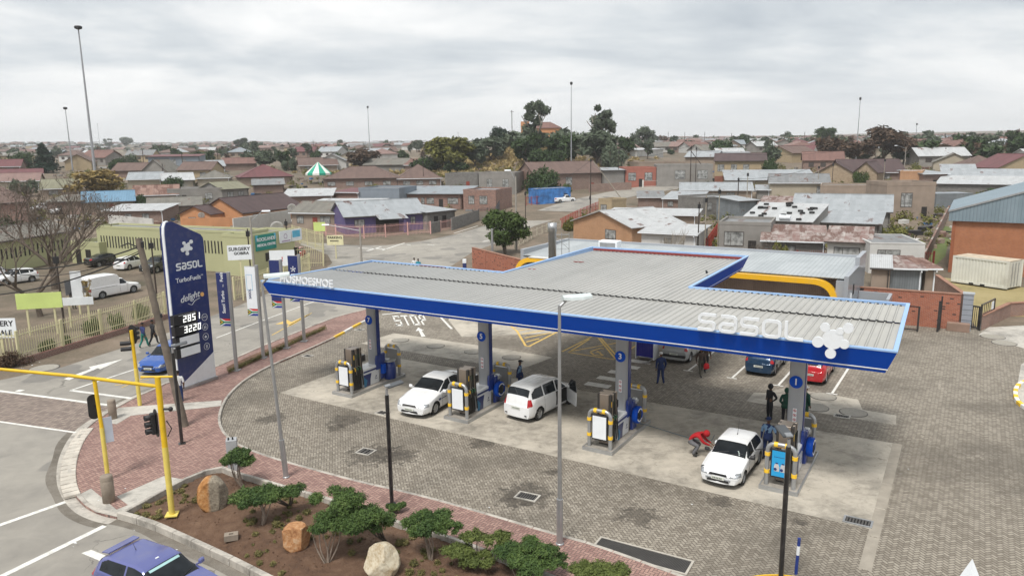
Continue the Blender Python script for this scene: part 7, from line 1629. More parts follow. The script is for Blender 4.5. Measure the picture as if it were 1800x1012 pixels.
def slots(x0, x1, z0, z1, n):
    def f(t, L_, D_, h_):
        for k in range(n): x = L_*(x0+(x1-x0)*(k+.5)/n); w_ = L_*(x1-x0)/n*.36; mb = MB().m(DOOR['dark']); mb.box(x-w_/2, x+w_/2, -.02, .0-.003, z0, z1); part('slot_window', mb, t)
    return f
HS('long pale green clinic building with a row of slot windows behind the price sign', (176, 463), (441, 481), 400, 3.2, 'green', 'grey', 'flat', extras=slots(.02, .93, 2.0, 3.4, 44), name='clinic', cat='clinic', par=.25)
HS('left wing of the pale green clinic with slot windows behind the bare trees', (-60, 494), (128, 456), 432, 6, 'green', 'asb', 'gable', 1.0, extras=slots(.05, .97, 1.5, 2.7, 22), name='clinic', cat='clinic', eave=.6)
HS('dark recessed clinic entrance with a flat porch between the two green wings', (128, 462), (178, 466), 432, 4, 'green', 'grey', 'flat', door=(.25, .6), dm='dark', name='clinic_porch', cat='porch', par=.5)
def signs(t, L_, D_, h_):
    mb = MB().m(M('teal sign', (.01, .22, .18), .5)); mb.box(.5, 3.6, -.12, -.03, h_-1.5, h_+.15); sg = part('sign_board', mb, t)
    for z, s_ in ((h_-.35, 'ROCKLANDS'), (h_-.95, 'MEDICAL CENTRE')): text('lettering', s_, .50 if z > h_-.6 else .37, WHT, sg, upright(2.05, -.13, z), .004, bold=.014, spacing=.92)
    mb = MB().m(M('cyan corner print', (.10, .42, .62), .5)); mb.slab([(.5, -.125, h_+.15), (.5, -.125, h_-.6), (.85, -.125, h_+.15)], (0, -.004, 0)); mb.slab([(3.6, -.125, h_+.15), (3.6, -.125, h_-.6), (3.25, -.125, h_+.15)], (0, -.004, 0)); part('sign_print', mb, sg)
    mb = MB().m(WHITE); mb.box(4.2, 6.1, -.12, -.03, h_-1.1, h_+.2); s2 = part('sign_board', mb, t); mb = MB().m(M('violet print', (.28, .15, .30), .6)); n = 14; ribbon(mb, [(5.15+.25*math.cos(i*2*PI/n), h_-.4+.25*math.sin(i*2*PI/n)) for i in range(n)], .05, -.13, -.121, True); mb.box(4.5, 5.9, -.13, -.121, h_-.98, h_-.88); part('sign_print', mb, s2)
    mb = MB().m(WHITE); mb.box(6.2, 7.9, -.12, -.03, h_-1.1, h_+.2); s2 = part('sign_board', mb, t); mb = MB().m(M('cyan corner print', 0)); mb.box(6.3, 7.6, -.13, -.121, h_-.7, h_+.05); part('sign_print', mb, s2)
    for x in (2.3, 6.9): mb = MB().m(DOOR['dark']); mb.box(x-.4, x+.4, -.06, -.01, 1.4, 2.3); part('window', mb, t)
HS('green clinic front block carrying the teal and white sign boards', (447, 487), (521, 470), 418, 4, 'green', 'grey', 'flat', extras=signs, name='clinic', cat='clinic', par=.3)
CR = M('cream fence paint', (.58, .54, .33), .7, var=.06, dirt=.15); PKP = M('pink fence paint', (.62, .36, .33), .7, dirt=.15); DRP = M('dark red fence paint', (.20, .03, .025), .7)
rails('palisade_fence', 'cream palisade fence on a red brown plinth in front of the clinic car park', [(-90, 652), (36, 641), (241, 578), (292, 560)], 1.75, CR, .17, 3.2, (.38, brick('plinth brick', (.24, .11, .085), (.18, .08, .06))), posts=.12)
rails('palisade_fence', 'cream palisade fence and gate behind the banners', [(413, 527), (445, 518), (500, 500), (545, 478)], 2.0, CR, .2, 3.0, posts=.13)
rails('palisade_fence', 'tall cream fence panels at the clinic corner by the parking sign', [(520, 470), (569, 468), (569, 440), (515, 424)], 2.3, CR, .2, 3.2, posts=.1)
rails('palisade_fence', 'pink palisade fence around the purple house', [(556, 412), (591, 417), (640, 419), (678, 417), (717, 413), (757, 411)], 1.9, PKP, .2, 3.4, posts=.14)
rails('palisade_fence', 'dark red palisade fence behind the shop roof', [(1090, 456), (1240, 462), (1400, 468), (1640, 470)], 1.7, DRP, .22, 3.2, posts=.1)
rails('palisade_fence', 'bright rust red fence running down beside the grey plastered house', [(1240, 450), (1262, 415)], 2.0, M('rust red paint', (.34, .05, .03), .7), .14, 2.5)
rails('palisade_fence', 'rust red yard fence along the street above the yellow brick house', [(985, 402), (1015, 385), (1052, 368)], 1.6, M('rust red paint', 0), .3, 2.2)
rails('wire_fence', 'low fence with cream concrete posts along the street edge', [(905, 438), (935, 420), (962, 408), (985, 402)], 1.3, M('concrete post', (.42, .38, .30), .9), 1, 2.6, pales=False, posts=.14)
rails('wire_fence', 'white post and wire fence in front of the grey flat houses', [(1130, 330), (1175, 328), (1232, 326)], 1.8, M('white post paint', (.6, .58, .54), .8), 1, 5, pales=False, posts=.25)
rails('palisade_fence', 'grey steel yard fence beside the long rough brick house', [(842, 388), (872, 384), (878, 372)], 2.2, paint('dark grey steel', (.06, .065, .075)), .16, 2.5)
rails('palisade_fence', 'red gate frames beside the blue shop', [(925, 362), (962, 358)], 1.9, M('rust red paint', 0), .5, 1.5)
yardwall('grey concrete block wall at the street corner right of the purple house', [(757, 411), (775, 407)], 1.7, WM['block']); yardwall('grey concrete block wall running up the street from the pink gate', [(795, 405), (820, 396), (842, 388)], 2.0, WM['block'])
rails('palisade_gate', 'pink gate between the grey block walls', [(775, 407), (793, 404)], 1.7, PKP, .25, 2.5, cat='gate')
yardwall('orange yard wall with rounded piers behind the clinic roof', [(322, 405), (405, 402)], 2.0, WM['orange']); yardwall('long pale grey yard wall left of the tan house', [(412, 410), (512, 392)], 2.4, M('pale grey precast wall', (.52, .51, .48), .85, var=.06, dirt=.25)); yardwall('bright white yard wall in front of the low shop', [(192, 400), (270, 408)], 2.2, WM['white'])
yardwall('brick yard wall with an ornate gate below the brown roofed brick house', [(1035, 338), (1110, 334)], 1.9, WM['brick'])
yardwall('red brown yard wall along the upper street', [(1256, 322), (1330, 318)], 1.7, M('red brown earth wall', (.30, .13, .09), .9)); yardwall('brown brick boundary wall with pale caps beside the orange hall', [(1625, 470), (1668, 378)], 1.6, WM['brick'])
# near and middle houses
A_ = ('dbrown', 'silver', 'grey', 'asb')
HS('orange walled house with a big dark purplish tile roof', (428, 398), (533, 380), 374, 10, 'orange', 'dbrown', 'gable', 2.4, [(.2, 1.2), (.45, 1.2)]); HS('orange painted front wing with a round arched window below the dark tile roof', (318, 398), (372, 400), 376, 8, 'orange', 'dbrown', 'gabley', 1.3, [(.4, 1.4)], (.75,))
HS('low tan house with an old grey roof, red door and two windows', (514, 403), (604, 405), 373, 8, 'tan', 'asb', 'gable', 1.5, [(.17, 1.2), (.66, 1.8)], (.46,))
def pur(t, L_, D_, h_):
    mb = MB().m(RM['silver']); mb.slab([(L_*.36, -2.6, h_-.55), (L_*.72, -2.6, h_-.55), (L_*.72, .1, h_+.1), (L_*.36, .1, h_+.1)], (0, 0, .07)); part('porch_roof', mb, t); mb = MB().m(WM['purple']); mb.box(L_*.66, L_*.69, -2.5, -2.2, 0, h_-.6); part('porch_post', mb, t); mb = MB().m(DOOR['dark']); mb.box(L_*.37, L_*.66, -.02, -.004, 0, h_-.5); part('porch_shade_door', mb, t, 'dark doorway')  # wide dark panel paints the porch shade together with the doorway
HS('purple house with a bright zinc roof behind the pink fence', (608, 412), (748, 403), 381, 9, 'purple', 'silver', 'gable', 2.0, [(.17, 1.5), (.84, .7)], extras=pur)
HS('low open carport with a zinc roof against the purple house', (752, 404), (800, 398), 374, 10, 'block', 'silver', 'mono', .6, door=(.3, .6), dm='dark', name='carport', cat='carport')
HS('long rough red brick house with a blue grey sheet roof', (703, 366), (812, 368), 341, 11, 'rbrick', 'slate', 'mono', 1.0, [(.12, 1.5), (.27, .8), (.38, .6), (.5, 1.5), (.86, 2.2)], (.67,), 'dark'); HS('rough brick end block with framed windows beside the long brick house', (815, 370), (872, 372), 336, 9, 'rbrick', 'slate', 'flat', 0, [(.25, 1.2), (.62, 1.6)])
def arch(t, L_, D_, h_):
    for x in (.1, .45, .82): mb = MB().m(DOOR['dark']); c = L_*x; mb.slab([(c+.5*math.cos(a), -.01, 1.5+.5*math.sin(a)) for a in [i*PI/8 for i in range(9)]]+[(c-.5, -.01, .3), (c+.5, -.01, .3)], (0, -.02, 0)); part('arched_window', mb, t)
HS('blue grey flat house with dark arched openings', (632, 368), (703, 370), 333, 9, 'bluegrey', 'grey', 'flat', extras=arch); HS('flat tan shop row with a white roof edge behind the purple house', (546, 382), (660, 384), 357, 7, 'tan', 'white', 'mono', .3)
HS('low brick building with a white tank, behind the flat tan row', (584, 366), (632, 368), 338, 8, 'rbrick', 'crimson', 'mono', .4); HS('low dark shop with white roof sheets held by stones', (500, 372), (585, 370), 345, 9, 'brick', 'white', 'mono', .9, door=(.1,), dm='dark')
HS('long hipped brown tile roofed school block with dark red walls', (570, 332), (700, 331), 315, 12, 'brick', 'brown', 'hip', 2.8, [(.1, 1.8), (.35, 1.8), (.6, 1.8), (.85, 1.8)], name='long_house'); HS('hipped brown tile roofed block with bright red ridge line', (700, 332), (776, 330), 315, 12, 'brick', 'brown', 'hip', 3.4, [(.2, 1.6), (.5, 1.6), (.8, 1.8)], name='long_house')
HS('wide crimson roofed house left of the striped tent', (425, 328), (515, 324), 314, 12, 'tan', 'crimson', 'hip', 3.0, [(.7,)]); HS('brown gabled double house beyond the striped tent', (527, 303), (594, 301), 293, 10, 'tan', 'brown', 'gable', 2.2, [(.2,), (.6,)])
HS('dark grey gabled house below the wide crimson roof', (446, 342), (500, 340), 326, 8, 'brick', 'grey', 'gable', 1.2); HS('grey gabled house left of the koppie with a low wall', (640, 304), (712, 303), 290, 10, 'grey', 'asb', 'gable', 1.8, [(.15,)]); HS('brick house with a small porch gable right of the grey gabled house', (712, 304), (735, 304), 290, 8, 'brick', 'terra', 'gable', 1.6)
HS('dark flat stone store below the dry grass slope', (783, 332), (840, 334), 307, 9, 'block', 'grey', 'flat', door=(.7,)); HS('grey flat house with a dish right of the stone store', (842, 340), (905, 342), 306, 9, 'grey', 'grey', 'flat', 0, [(.3, 1.2), (.75, 1.4)])
HS('brick house with a wide brown roof beside the large green bush', (940, 340), (1058, 330), 306, 11, 'brick', 'brown', 'gable', 2.6, [(.5, 1.6)], (.85,)); HS('small bright blue painted shop with murals', (944, 360), (1003, 355), 333, 3.5, 'shop', 'silver', 'flat', name='spaza_shop', cat='shop', door=(.85,), dm='dark', par=.1)
HS('grey low store behind the leaning pole', (1062, 332), (1098, 330), 300, 8, 'grey', 'silver', 'mono', .4); HS('red orange painted flat house by the upper street', (1099, 330), (1153, 328), 297, 9, 'redor', 'grey', 'flat', 0, [(.22, 1.8), (.75, 1.8)], (.5,), 'dark'); HS('grey flat double house with two large windows', (1154, 329), (1252, 327), 292, 9, 'grey', 'silver', 'flat', 0, [(.42, 2.4), (.82, 2.4)])
HS('tan house with a wide dark brown roof and barred windows', (1256, 312), (1345, 312), 283, 11, 'yellow', 'dbrown', 'gable', 1.8, [(.12, 1.6), (.38, 1.4), (.62, 1.4)], (.85,), 'brown'); HS('low stone wall ruins above the grey flat houses', (1122, 302), (1204, 300), 287, 8, 'tan', 'grey', 'flat', 0, [(.5, 2.2), (.8, 1.2)])
HS('small tan house with a pale zinc gable roof, upper right of centre', (1204, 298), (1258, 300), 276, 9, 'tan', 'silver', 'gable', 1.6); HS('white walled hall with a pale roof behind the tan roofed houses', (1262, 288), (1310, 288), 272, 9, 'white', 'white', 'gable', 2.0)
HS('yellow brick house with a white roof nearest behind the shop', (1008, 424), (1110, 440), 388, 9, 'obrick', 'white', 'gabley', 1.7, [(.66, 2.0)], group=None); HS('long flat tan house with a red door behind the yellow brick house', (1066, 408), (1222, 412), 376, 7, 'tan', 'white', 'mono', .3, [(.36, 2.2)], (.52,), 'red'); HS('small orange block at the left end of the flat tan house', (1052, 385), (1075, 387), 352, 4, 'yellow', 'grey', 'flat', 0, [(.4,)])
HS('white corrugated shack with a dark window', (1127, 450), (1222, 456), 408, 5, 'white', 'white', 'mono', .5, [(.5, .9)], name='shack'); HS('grey plastered house with a large green framed window', (1262, 452), (1352, 456), 394, 7, 'grey', 'grey', 'flat', 0, [(.30, 2.1)], (.66,), 'dark')
def tyres(t, L_, D_, h_):
    rr = random.Random(3)
    for k in range(22): mb = MB().m(TYRE); mb.lathe([(.20, .02), (.34, .0), (.36, .10), (.34, .2), (.2, .18)], (0, 0, 0), 12, cap=False); y = D_*rr.uniform(.05, .95); part('tyre', mb, t, None, (L_*rr.uniform(.05, .95), y, h_+.14+1.7*y/D_))
    mb = MB().m(WHITE); mb.tube([(L_*.55, .2, h_+.5), (L_*.70, .2, h_+.5)], .33, 12); part('water_tank', mb, t)
HS('low house whose white roof is covered with old tyres', (1300, 428), (1425, 436), 386, 8, 'grey', 'white', 'mono', 1.7, extras=tyres, eave=.1)
HS('long grey house with a bright pale zinc roof', (1392, 408), (1562, 414), 368, 9, 'grey', 'silver', 'gable', 2.0, [(.50, 2.2), (.84, 2.2)]); HS('narrow zinc lean-to roof in front of the long grey house', (1418, 428), (1543, 434), 390, 6, 'grey', 'silver', 'mono', .9)
HS('block house with a patched rusty and white roof behind the shop', (1340, 462), (1448, 466), 422, 6, 'block', 'mix', 'mono', 1.0, [(.42, 1.3)]); HS('white painted house front with a big black window behind the red fence', (1452, 470), (1524, 474), 424, 6, 'white', 'mix', 'mono', .9, [(.48, 2.4)]); HS('patchy white and grey house beside the corner wall', (1526, 480), (1622, 482), 428, 8, 'white', 'grey', 'flat', 0, [(.35, 2.0)], par=.1)
HS('small grey block hut with a white sheet roof beside the shop', (1530, 514), (1562, 516), 486, 3.5, 'tan', 'white', 'mono', .6, name='shack', eave=.2); HS('dark corrugated shack with junk on its roof behind the red brick wall', (1560, 514), (1618, 516), 474, 4.5, 'zinc', 'mix', 'mono', .35, name='shack', eave=.3); HS('pale plywood lean-to at the right of the dark shack', (1624, 515), (1642, 515), 478, 3, 'tan', 'rust', 'mono', .3, name='shack')
HS('unfinished grey house with empty brown window openings', (1555, 386), (1640, 384), 327, 8, 'tan', 'grey', 'flat', 0, [(.42, 1.8)], (.8,), 'dark', par=.6); HS('plain grey wall house left of the unfinished house', (1440, 362), (1555, 364), 328, 8, 'tan', 'grey', 'flat')
HS('beige house with a grey gable roof behind the long grey house', (1352, 352), (1456, 352), 321, 9, 'cream', 'grey', 'gable', 1.6, [(.85, 1.2)]); HS('wide pale metal roof above the beige house', (1276, 334), (1435, 332), 318, 12, 'cream', 'silver', 'mono', 1.9); HS('long low house with a grey zinc roof left of the tall poles', (1196, 356), (1322, 356), 334, 9, 'tan', 'silver', 'gable', 1.3, [(.7, 1.6)])
HS('ramshackle pair of grey roofs beside the street', (1122, 366), (1166, 366), 349, 7, 'brick', 'grey', 'mono', .8); HS('brick shed with a bright zinc roof in the middle of the low roofs', (1166, 370), (1228, 372), 349, 7, 'brick', 'silver', 'mono', .9, [(.2, 1.0), (.75, 1.0)]); HS('grey plastered box house with debris on its roof', (1234, 382), (1296, 376), 350, 7, 'block', 'grey', 'flat', 0, [(.2, 1.0)]); HS('pale blue corrugated shed beside the box house', (1298, 392), (1330, 390), 354, 6, 'zinc', 'silver', 'mono', .4, name='shack'); HS('small zinc roofs left of the tyre roof', (1332, 380), (1392, 382), 360, 7, 'grey', 'mix', 'mono', .9)
HS('small house with a flat zinc roof right of the grey zinc roofed house', (1330, 352), (1352, 352), 336, 7, 'grey', 'silver', 'mono', .6)
HS('yellow brick house with a dark red tile roof and stepped gables', (1480, 322), (1590, 318), 303, 11, 'brick', 'dbrown', 'gable', 2.8, [(.7, 1.6)]); HS('front yellow brick gable left of the dark red roof', (1434, 322), (1500, 324), 304, 8, 'ybrick', 'dbrown', 'gabley', 2.4); HS('second yellow brick gable in front of the dark red roof', (1500, 324), (1540, 326), 302, 7, 'ybrick', 'dbrown', 'gabley', 2.2)
HS('orange brick flat block right of the yellow brick gables', (1580, 332), (1619, 333), 303, 7, 'obrick', 'grey', 'flat'); HS('red brick building with a pale sheet roof', (1620, 334), (1664, 330), 306, 8, 'brick', 'silver', 'mono', .5, door=(.5,), dm='dark'); HS('cream gabled house behind the pale roofs at right', (1640, 300), (1712, 300), 289, 11, 'cream', 'asb', 'gabley', 2.2)
HS('grey stone walled house with long white roof at the right', (1646, 342), (1792, 346), 322, 9, 'block', 'white', 'mono', 1.1); HS('silver gable roof behind the stone walled house', (1656, 330), (1716, 330), 310, 9, 'grey', 'silver', 'mono', 2.2); HS('wide silver roof at the right edge', (1704, 332), (1830, 334), 312, 9, 'grey', 'silver', 'mono', 1.4); HS('blue grey zinc store before the ruined house', (1644, 366), (1708, 364), 341, 5, 'zinc', 'slate', 'flat', name='shack', par=.05)
HS('yellow gabled house with a crimson roof at the right edge', (1752, 312), (1850, 308), 296, 9, 'yellow', 'crimson', 'gabley', 3.0); HS('brown hipped roof beyond the stone walled house', (1700, 306), (1760, 305), 294, 9, 'brick', 'brown', 'hip', 2.2)
HS('sheet roofed house with a crimson roof by the dark trees', (1350, 276), (1428, 276), 268, 9, 'white', 'crimson', 'gable', 2.0); HS('white ended long cabin below the koppie', (1119, 276), (1165, 277), 264, 7, 'white', 'white', 'mono', .5); HS('slate grey roofed hall below the tall gum tree', (1088, 272), (1120, 272), 260, 9, 'tan', 'brown', 'hip', 2.4); HS('blue grey flat hall beyond the long cabin', (1136, 262), (1174, 262), 250, 8, 'bluegrey', 'grey', 'mono', .6)
# left middle
HS('brown tiled brick house at the left edge', (-50, 402), (54, 396), 360, 11, 'rbrick', 'brown', 'hip', 3.0); HS('house with a sky blue roof and an open carport', (148, 378), (238, 374), 356, 9, 'tan', 'sky', 'gable', 1.8, [(.35, 1.6), (.75, 1.6)], (.55,)); HS('open carport with a pale blue edge left of the sky blue roof', (84, 376), (148, 378), 355, 7, 'brick', 'asb', 'mono', .8, door=(.35,), dm='dark', name='carport', cat='carport')
HS('tan house with a rusty red sheet roof', (236, 362), (314, 360), 345, 9, 'tan', 'rust', 'gable', 1.8, [(.45, 1.4), (.85, 1.4)], (.62,)); HS('low shop with a white roof and brick walls behind the white yard wall', (186, 392), (288, 392), 372, 7, 'brick', 'white', 'mono', .6, [(.4, 1.1), (.7, 1.1)]); HS('long pale brown roofed house left of the orange wing', (262, 384), (355, 380), 366, 8, 'tan', 'asb', 'gable', 1.4)
HS('modern flat grey house with a deep veranda', (296, 360), (392, 358), 335, 9, 'grey', 'grey', 'flat', 0, [(.75, 1.4)], (.3,), 'dark'); HS('grey house with a pale olive roof right of the veranda house', (392, 358), (438, 352), 333, 9, 'grey', 'olive', 'gable', 1.4, [(.3,), (.7,)])
HS('olive brown house behind the yellow autumn tree', (76, 350), (140, 348), 332, 9, 'tan', 'olive', 'gable', 1.8, [(.3, 1.6)]); HS('pink beige low houses at far left', (-5, 336), (70, 334), 322, 9, 'cream', 'pink', 'gable', 1.6); HS('house with a long crimson roof at the left edge', (-25, 306), (37, 305), 298, 9, 'brick', 'crimson', 'gable', 2.0, [(.7, 1.6)]); HS('low house with a rose red roof by the left edge', (4, 322), (76, 320), 313, 8, 'cream', 'crimson', 'gable', 1.2)
HS('silver roofed house with cream walls right of the autumn tree', (226, 332), (284, 331), 319, 9, 'cream', 'silver', 'gable', 1.5); HS('yellow walled house with a brown roof in the middle left', (314, 318), (372, 318), 299, 10, 'yellow', 'brown', 'gable', 2.0, [(.4, 1.4), (.75, 1.4)]); HS('steep grey gable end beside the brown roof', (248, 318), (298, 318), 313, 9, 'grey', 'asb', 'gabley', 3.4); HS('rust brown roofed house left of the steep grey gable', (198, 314), (250, 314), 302, 9, 'brick', 'brown', 'gable', 2.0)
HS('large blue grey hall with a thin red roof line', (262, 298), (352, 297), 276, 10, 'bluegrey', 'crimson', 'mono', .6, [(.5, 1.2), (.7, 1.2)]); HS('pale zinc roofed house below the yellow walled house', (288, 334), (342, 332), 322, 9, 'cream', 'white', 'gable', 1.6); HS('cream house with a flat pitched roof in the middle left', (348, 330), (404, 329), 318, 9, 'cream', 'asb', 'hip', 1.8); HS('brown tiled roof beside the grey bushy trees', (392, 300), (450, 299), 290, 9, 'brick', 'terra', 'gable', 1.8); HS('pair of silver roofs left of the brown tiled roof', (366, 304), (396, 303), 294, 8, 'grey', 'silver', 'gable', 1.6)
# water tank, tent, shipping cabin, satellite dishes
p = G(561, 322); t = thing('striped_tent', 'green and white striped marquee tent', 'tent', p, .3); mb = MB(); n = 12
for i in range(n):
    a1, a2 = 2*PI*i/n, 2*PI*(i+1)/n; mb.m(M('tent green', (.02, .30, .20), .7) if i % 2 else M('tent white', (.7, .7, .66), .7)).poly([(3.3*math.cos(a1), 3.2*math.sin(a1), 2.6), (3.3*math.cos(a2), 3.2*math.sin(a2), 2.6), (.1*math.cos(a2), .1*math.sin(a2), 5.4), (.1*math.cos(a1), .1*math.sin(a1), 5.4)]); mb.poly([(3.3*math.cos(a1), 3.2*math.sin(a1), 2.6), (3.3*math.cos(a2), 3.2*math.sin(a2), 2.6), (3.3*math.cos(a2), 3.2*math.sin(a2), 2.1), (3.3*math.cos(a1), 3.2*math.sin(a1), 2.1)])
part('tent_roof', mb, t)
for i in range(0, 12, 3): mb = MB().m(GALV); a = 2*PI*i/12; mb.tube([(3.2*math.cos(a), 3.1*math.sin(a), -.3), (3.2*math.cos(a), 3.1*math.sin(a), 2.6)], .06, 6); part('pole', mb, t)
def dish(px, py, r_, lab, dy=0.0):
    c = at_depth(px, py, G(px, py+25).y+dy) if dy else G(px, py); t = thing('satellite_dish', lab, 'satellite dish', c, .3); mb = MB().m(M('dish white', (.66, .66, .63), .6)); n = 18; mb.T = Matrix.Rotation(.35, 4, 'X'); mb.lathe([(.01, .12), (r_*.5, .07), (r_, -.08), (r_, -.11), (r_*.5, .03), (.01, .08)], (0, 0, 0), n, 'Y'); mb.T = None; part('dish', mb, t); mb = MB().m(GALV); mb.tube([(0, .1, 0), (0, .3, -r_*2.0)], .05, 6); mb.tube([(0, 0, -r_*.8), (0, -.6, .0)], .02, 5); part('bracket', mb, t)
dish(487, 399, .95, 'large white dish above the clinic sign boards', .01); dish(513, 365, .8, 'white dish at the corner of the tan house roof', .01); dish(1353, 456, .5, 'half hidden white dish behind the zinc shop roof', .01); dish(354, 378, .55, 'pale dish in front of the orange wing', .01)
# sign boards on posts by the clinic
def board(lab, px, py, w_, h_, zc_, mat, rz, txt=None, posts=2, pm=CR):
    b = G(px, py); t = thing('sign_board', lab, 'sign board', b, rz); mb = MB().m(mat); mb.box(-w_/2, w_/2, -.05, .0, zc_-h_/2, zc_+h_/2); bd = part('board', mb, t)
    mb = MB().m(pm); 
    for x in ((-w_*.3, w_*.3) if posts == 2 else (0,)): mb.box(x-.06, x+.06, .005, .11, 0, zc_+h_/2)
    part('posts', mb, t)
    for i, (s_, sz, dx, dz, m_) in enumerate(txt or ()): text('lettering', s_, sz, m_, bd, upright(dx, -.055, zc_+dz), .003, bold=.012)
    return t
LIME = M('lime green board', (.55, .66, .22), .5, var=.1, vs=.5)
board('large slanted lime green board behind the cream fence', 77, 588, 3.0, 1.15, 2.55, LIME, .22); board('long white name board left of the traffic signal', 142, 574, 2.2, .6, 2.0, WHITE, .2)
board('white surgery board at the left edge of the fence', 8, 640, 2.1, 1.25, 2.35, WHITE, .03, [('SURGERY', .48, -.1, .28, BLACKM), ('MOGALE', .44, -.1, -.3, BLACKM)], 1)
board('white surgery board beside the cream gate', 428, 528, 2.0, 1.3, 4.3, WHITE, .25, [('SURGERY', .42, 0, .3, BLACKM), ('GOBIRA', .34, .15, -.08, BLACKM)], 1); board('white board with a small red mark in front of the red car', 500, 508, 2.3, 1.5, 3.0, WHITE, .2, [('!', .6, 0, -.1, M('red sign print', 0))], 1)
board('cream parking board at the clinic corner', 591, 455, 2.0, 1.2, 2.3, M('cream board', (.70, .66, .42), .5), -.05, [('PARKING', .42, 0, .3, BLACKM), ('ENTRANCE', .2, -.1, -.1, BLACKM)], 1); board('small lime green board at the clinic corner', 563, 425, 1.7, 1.3, 2.2, LIME, -.05, None, 1); board('tall white board standing beside the bare pole by the pickup', 141, 552, .85, 2.4, 2.4, WHITE, .1, None, 1)
# ------------------------------------------------------------------ poles and masts
def pole(px, py, ty, lab, r_=.11, mat=WOODP, lean=None, cat='pole', name='utility_pole', bar_=True, group=None):
    b = G(px, py); h_ = hpx(b, ty); t = thing(name, lab, cat, b, 0, group); e = Vector((0, 0, h_))
    if lean is not None: q = at_depth(lean, ty, b.y); e = q-b
    mb = MB().m(mat); mb.tube([(0, 0, -.3), tuple(e)], [r_, r_*.75], 7); part('pole', mb, t)
    if bar_: mb = MB().m(BLACKM); mb.cbox(tuple(e-Vector((0, 0, .5))), (.3, .25, .5)); part('fitting', mb, t)
    return t
DKP = M('creosoted dark pole', (.055, .042, .035), .9); PLP = M('pale timber pole', (.30, .27, .22), .9)
for a in ((1038, 366, 278, 'dark pole at the street bend beside the propped pole'), (1213, 328, 256, 'tall dark pole in front of the grey double house'), (1296, 370, 312, 'dark pole between the low zinc roofs')): pole(*a, mat=DKP)
pole(1095, 350, 284, 'long pale prop leaning against the dark pole at the street bend', mat=PLP, lean=1043, bar_=False); pole(1259, 322, 266, 'dark prop leaning against the tall pole by the grey double house', mat=DKP, lean=1215, bar_=False); pole(1282, 286, 262, 'short leaning dark pole by the white hall', mat=DKP, lean=1293, bar_=False)
for a in ((1222, 328, 258, 'thin pole just right of the tall dark pole'), (1087, 330, 264, 'white topped pole left of the red orange house'), (1311, 388, 302, 'pale pole with a black box near the zinc roofs'), (1238, 452, 344, 'pale pole behind the white corrugated shack'), (1261, 440, 330, 'pale pole with a black box left of the grey plastered house'), (1226, 455, 355, 'rusty pole beside the white corrugated shack'), (1436, 350, 290, 'thin pale pole in front of the yellow brick gable'), (1462, 330, 286, 'thin dark pole before the yellow brick gable'), (1552, 330, 278, 'pale post in front of the dark red tile roof'), (924, 400, 335, 'thin pole at the street edge above the round tree'), (745, 330, 282, 'post with a box beside the red ridge roof'), (569, 352, 316, 'pale pole in front of the low brick building'), (115, 585, 445, 'dark pole with a camera in the clinic car park'), (1037, 390, 343, 'thin leaning post beside the rust red yard fence'), (443, 505, 402, 'dark camera pole at the clinic gate'), (508, 470, 385, 'dark camera pole beside the sign boards'), (276, 525, 422, 'camera pole in the clinic car park by the price sign')): pole(*a, mat=PLP if 'pale' in a[3] else DKP, r_=.08)
pole(866, 470, 402, 'grey steel post rising behind the left brick wall', mat=GALV, r_=.16, bar_=False)
def mast(px, py, ty, lab, r_, lean=None, head=1.0):
    b = G(px, py); h_ = hpx(b, ty); t = thing('light_mast', lab, 'light mast', b, 0); e = Vector((0, 0, h_))
    mb = MB().m(M('grey steel mast', (.30, .31, .33), .6)); mb.tube([(0, 0, -.5), tuple(e)], [r_*.8, r_*.3], 10); part('mast', mb, t); mb = MB().m(DARKP); mb.lathe([(.3, h_-.5), (.75*head, h_-.3), (.8*head, h_+.1), (.6*head, h_+.25), (.2, h_+.3)], (0, 0, 0), 14); part('lamp_ring', mb, t)
mast(172, 345, 48, 'tallest grey high mast light at the upper left', .42); mast(128, 300, 190, 'second high mast light left of the tallest one', .32, None, .8); mast(1004, 300, 146, 'thin high mast light rising behind the koppie', .24, None, .5); mast(651, 285, 188, 'distant thin high mast light above the brown tree', .26, None, .5); mast(1504, 290, 173, 'high mast light above the brown trees at right', .24, None, .4); mast(177, 270, 218, 'faint far mast right of the tallest one', .3, None, .6); mast(1608, 262, 218, 'faint far mast at the right', .3, None, .5); mast(806, 258, 234, 'faint tiny mast left of the koppie', .35)
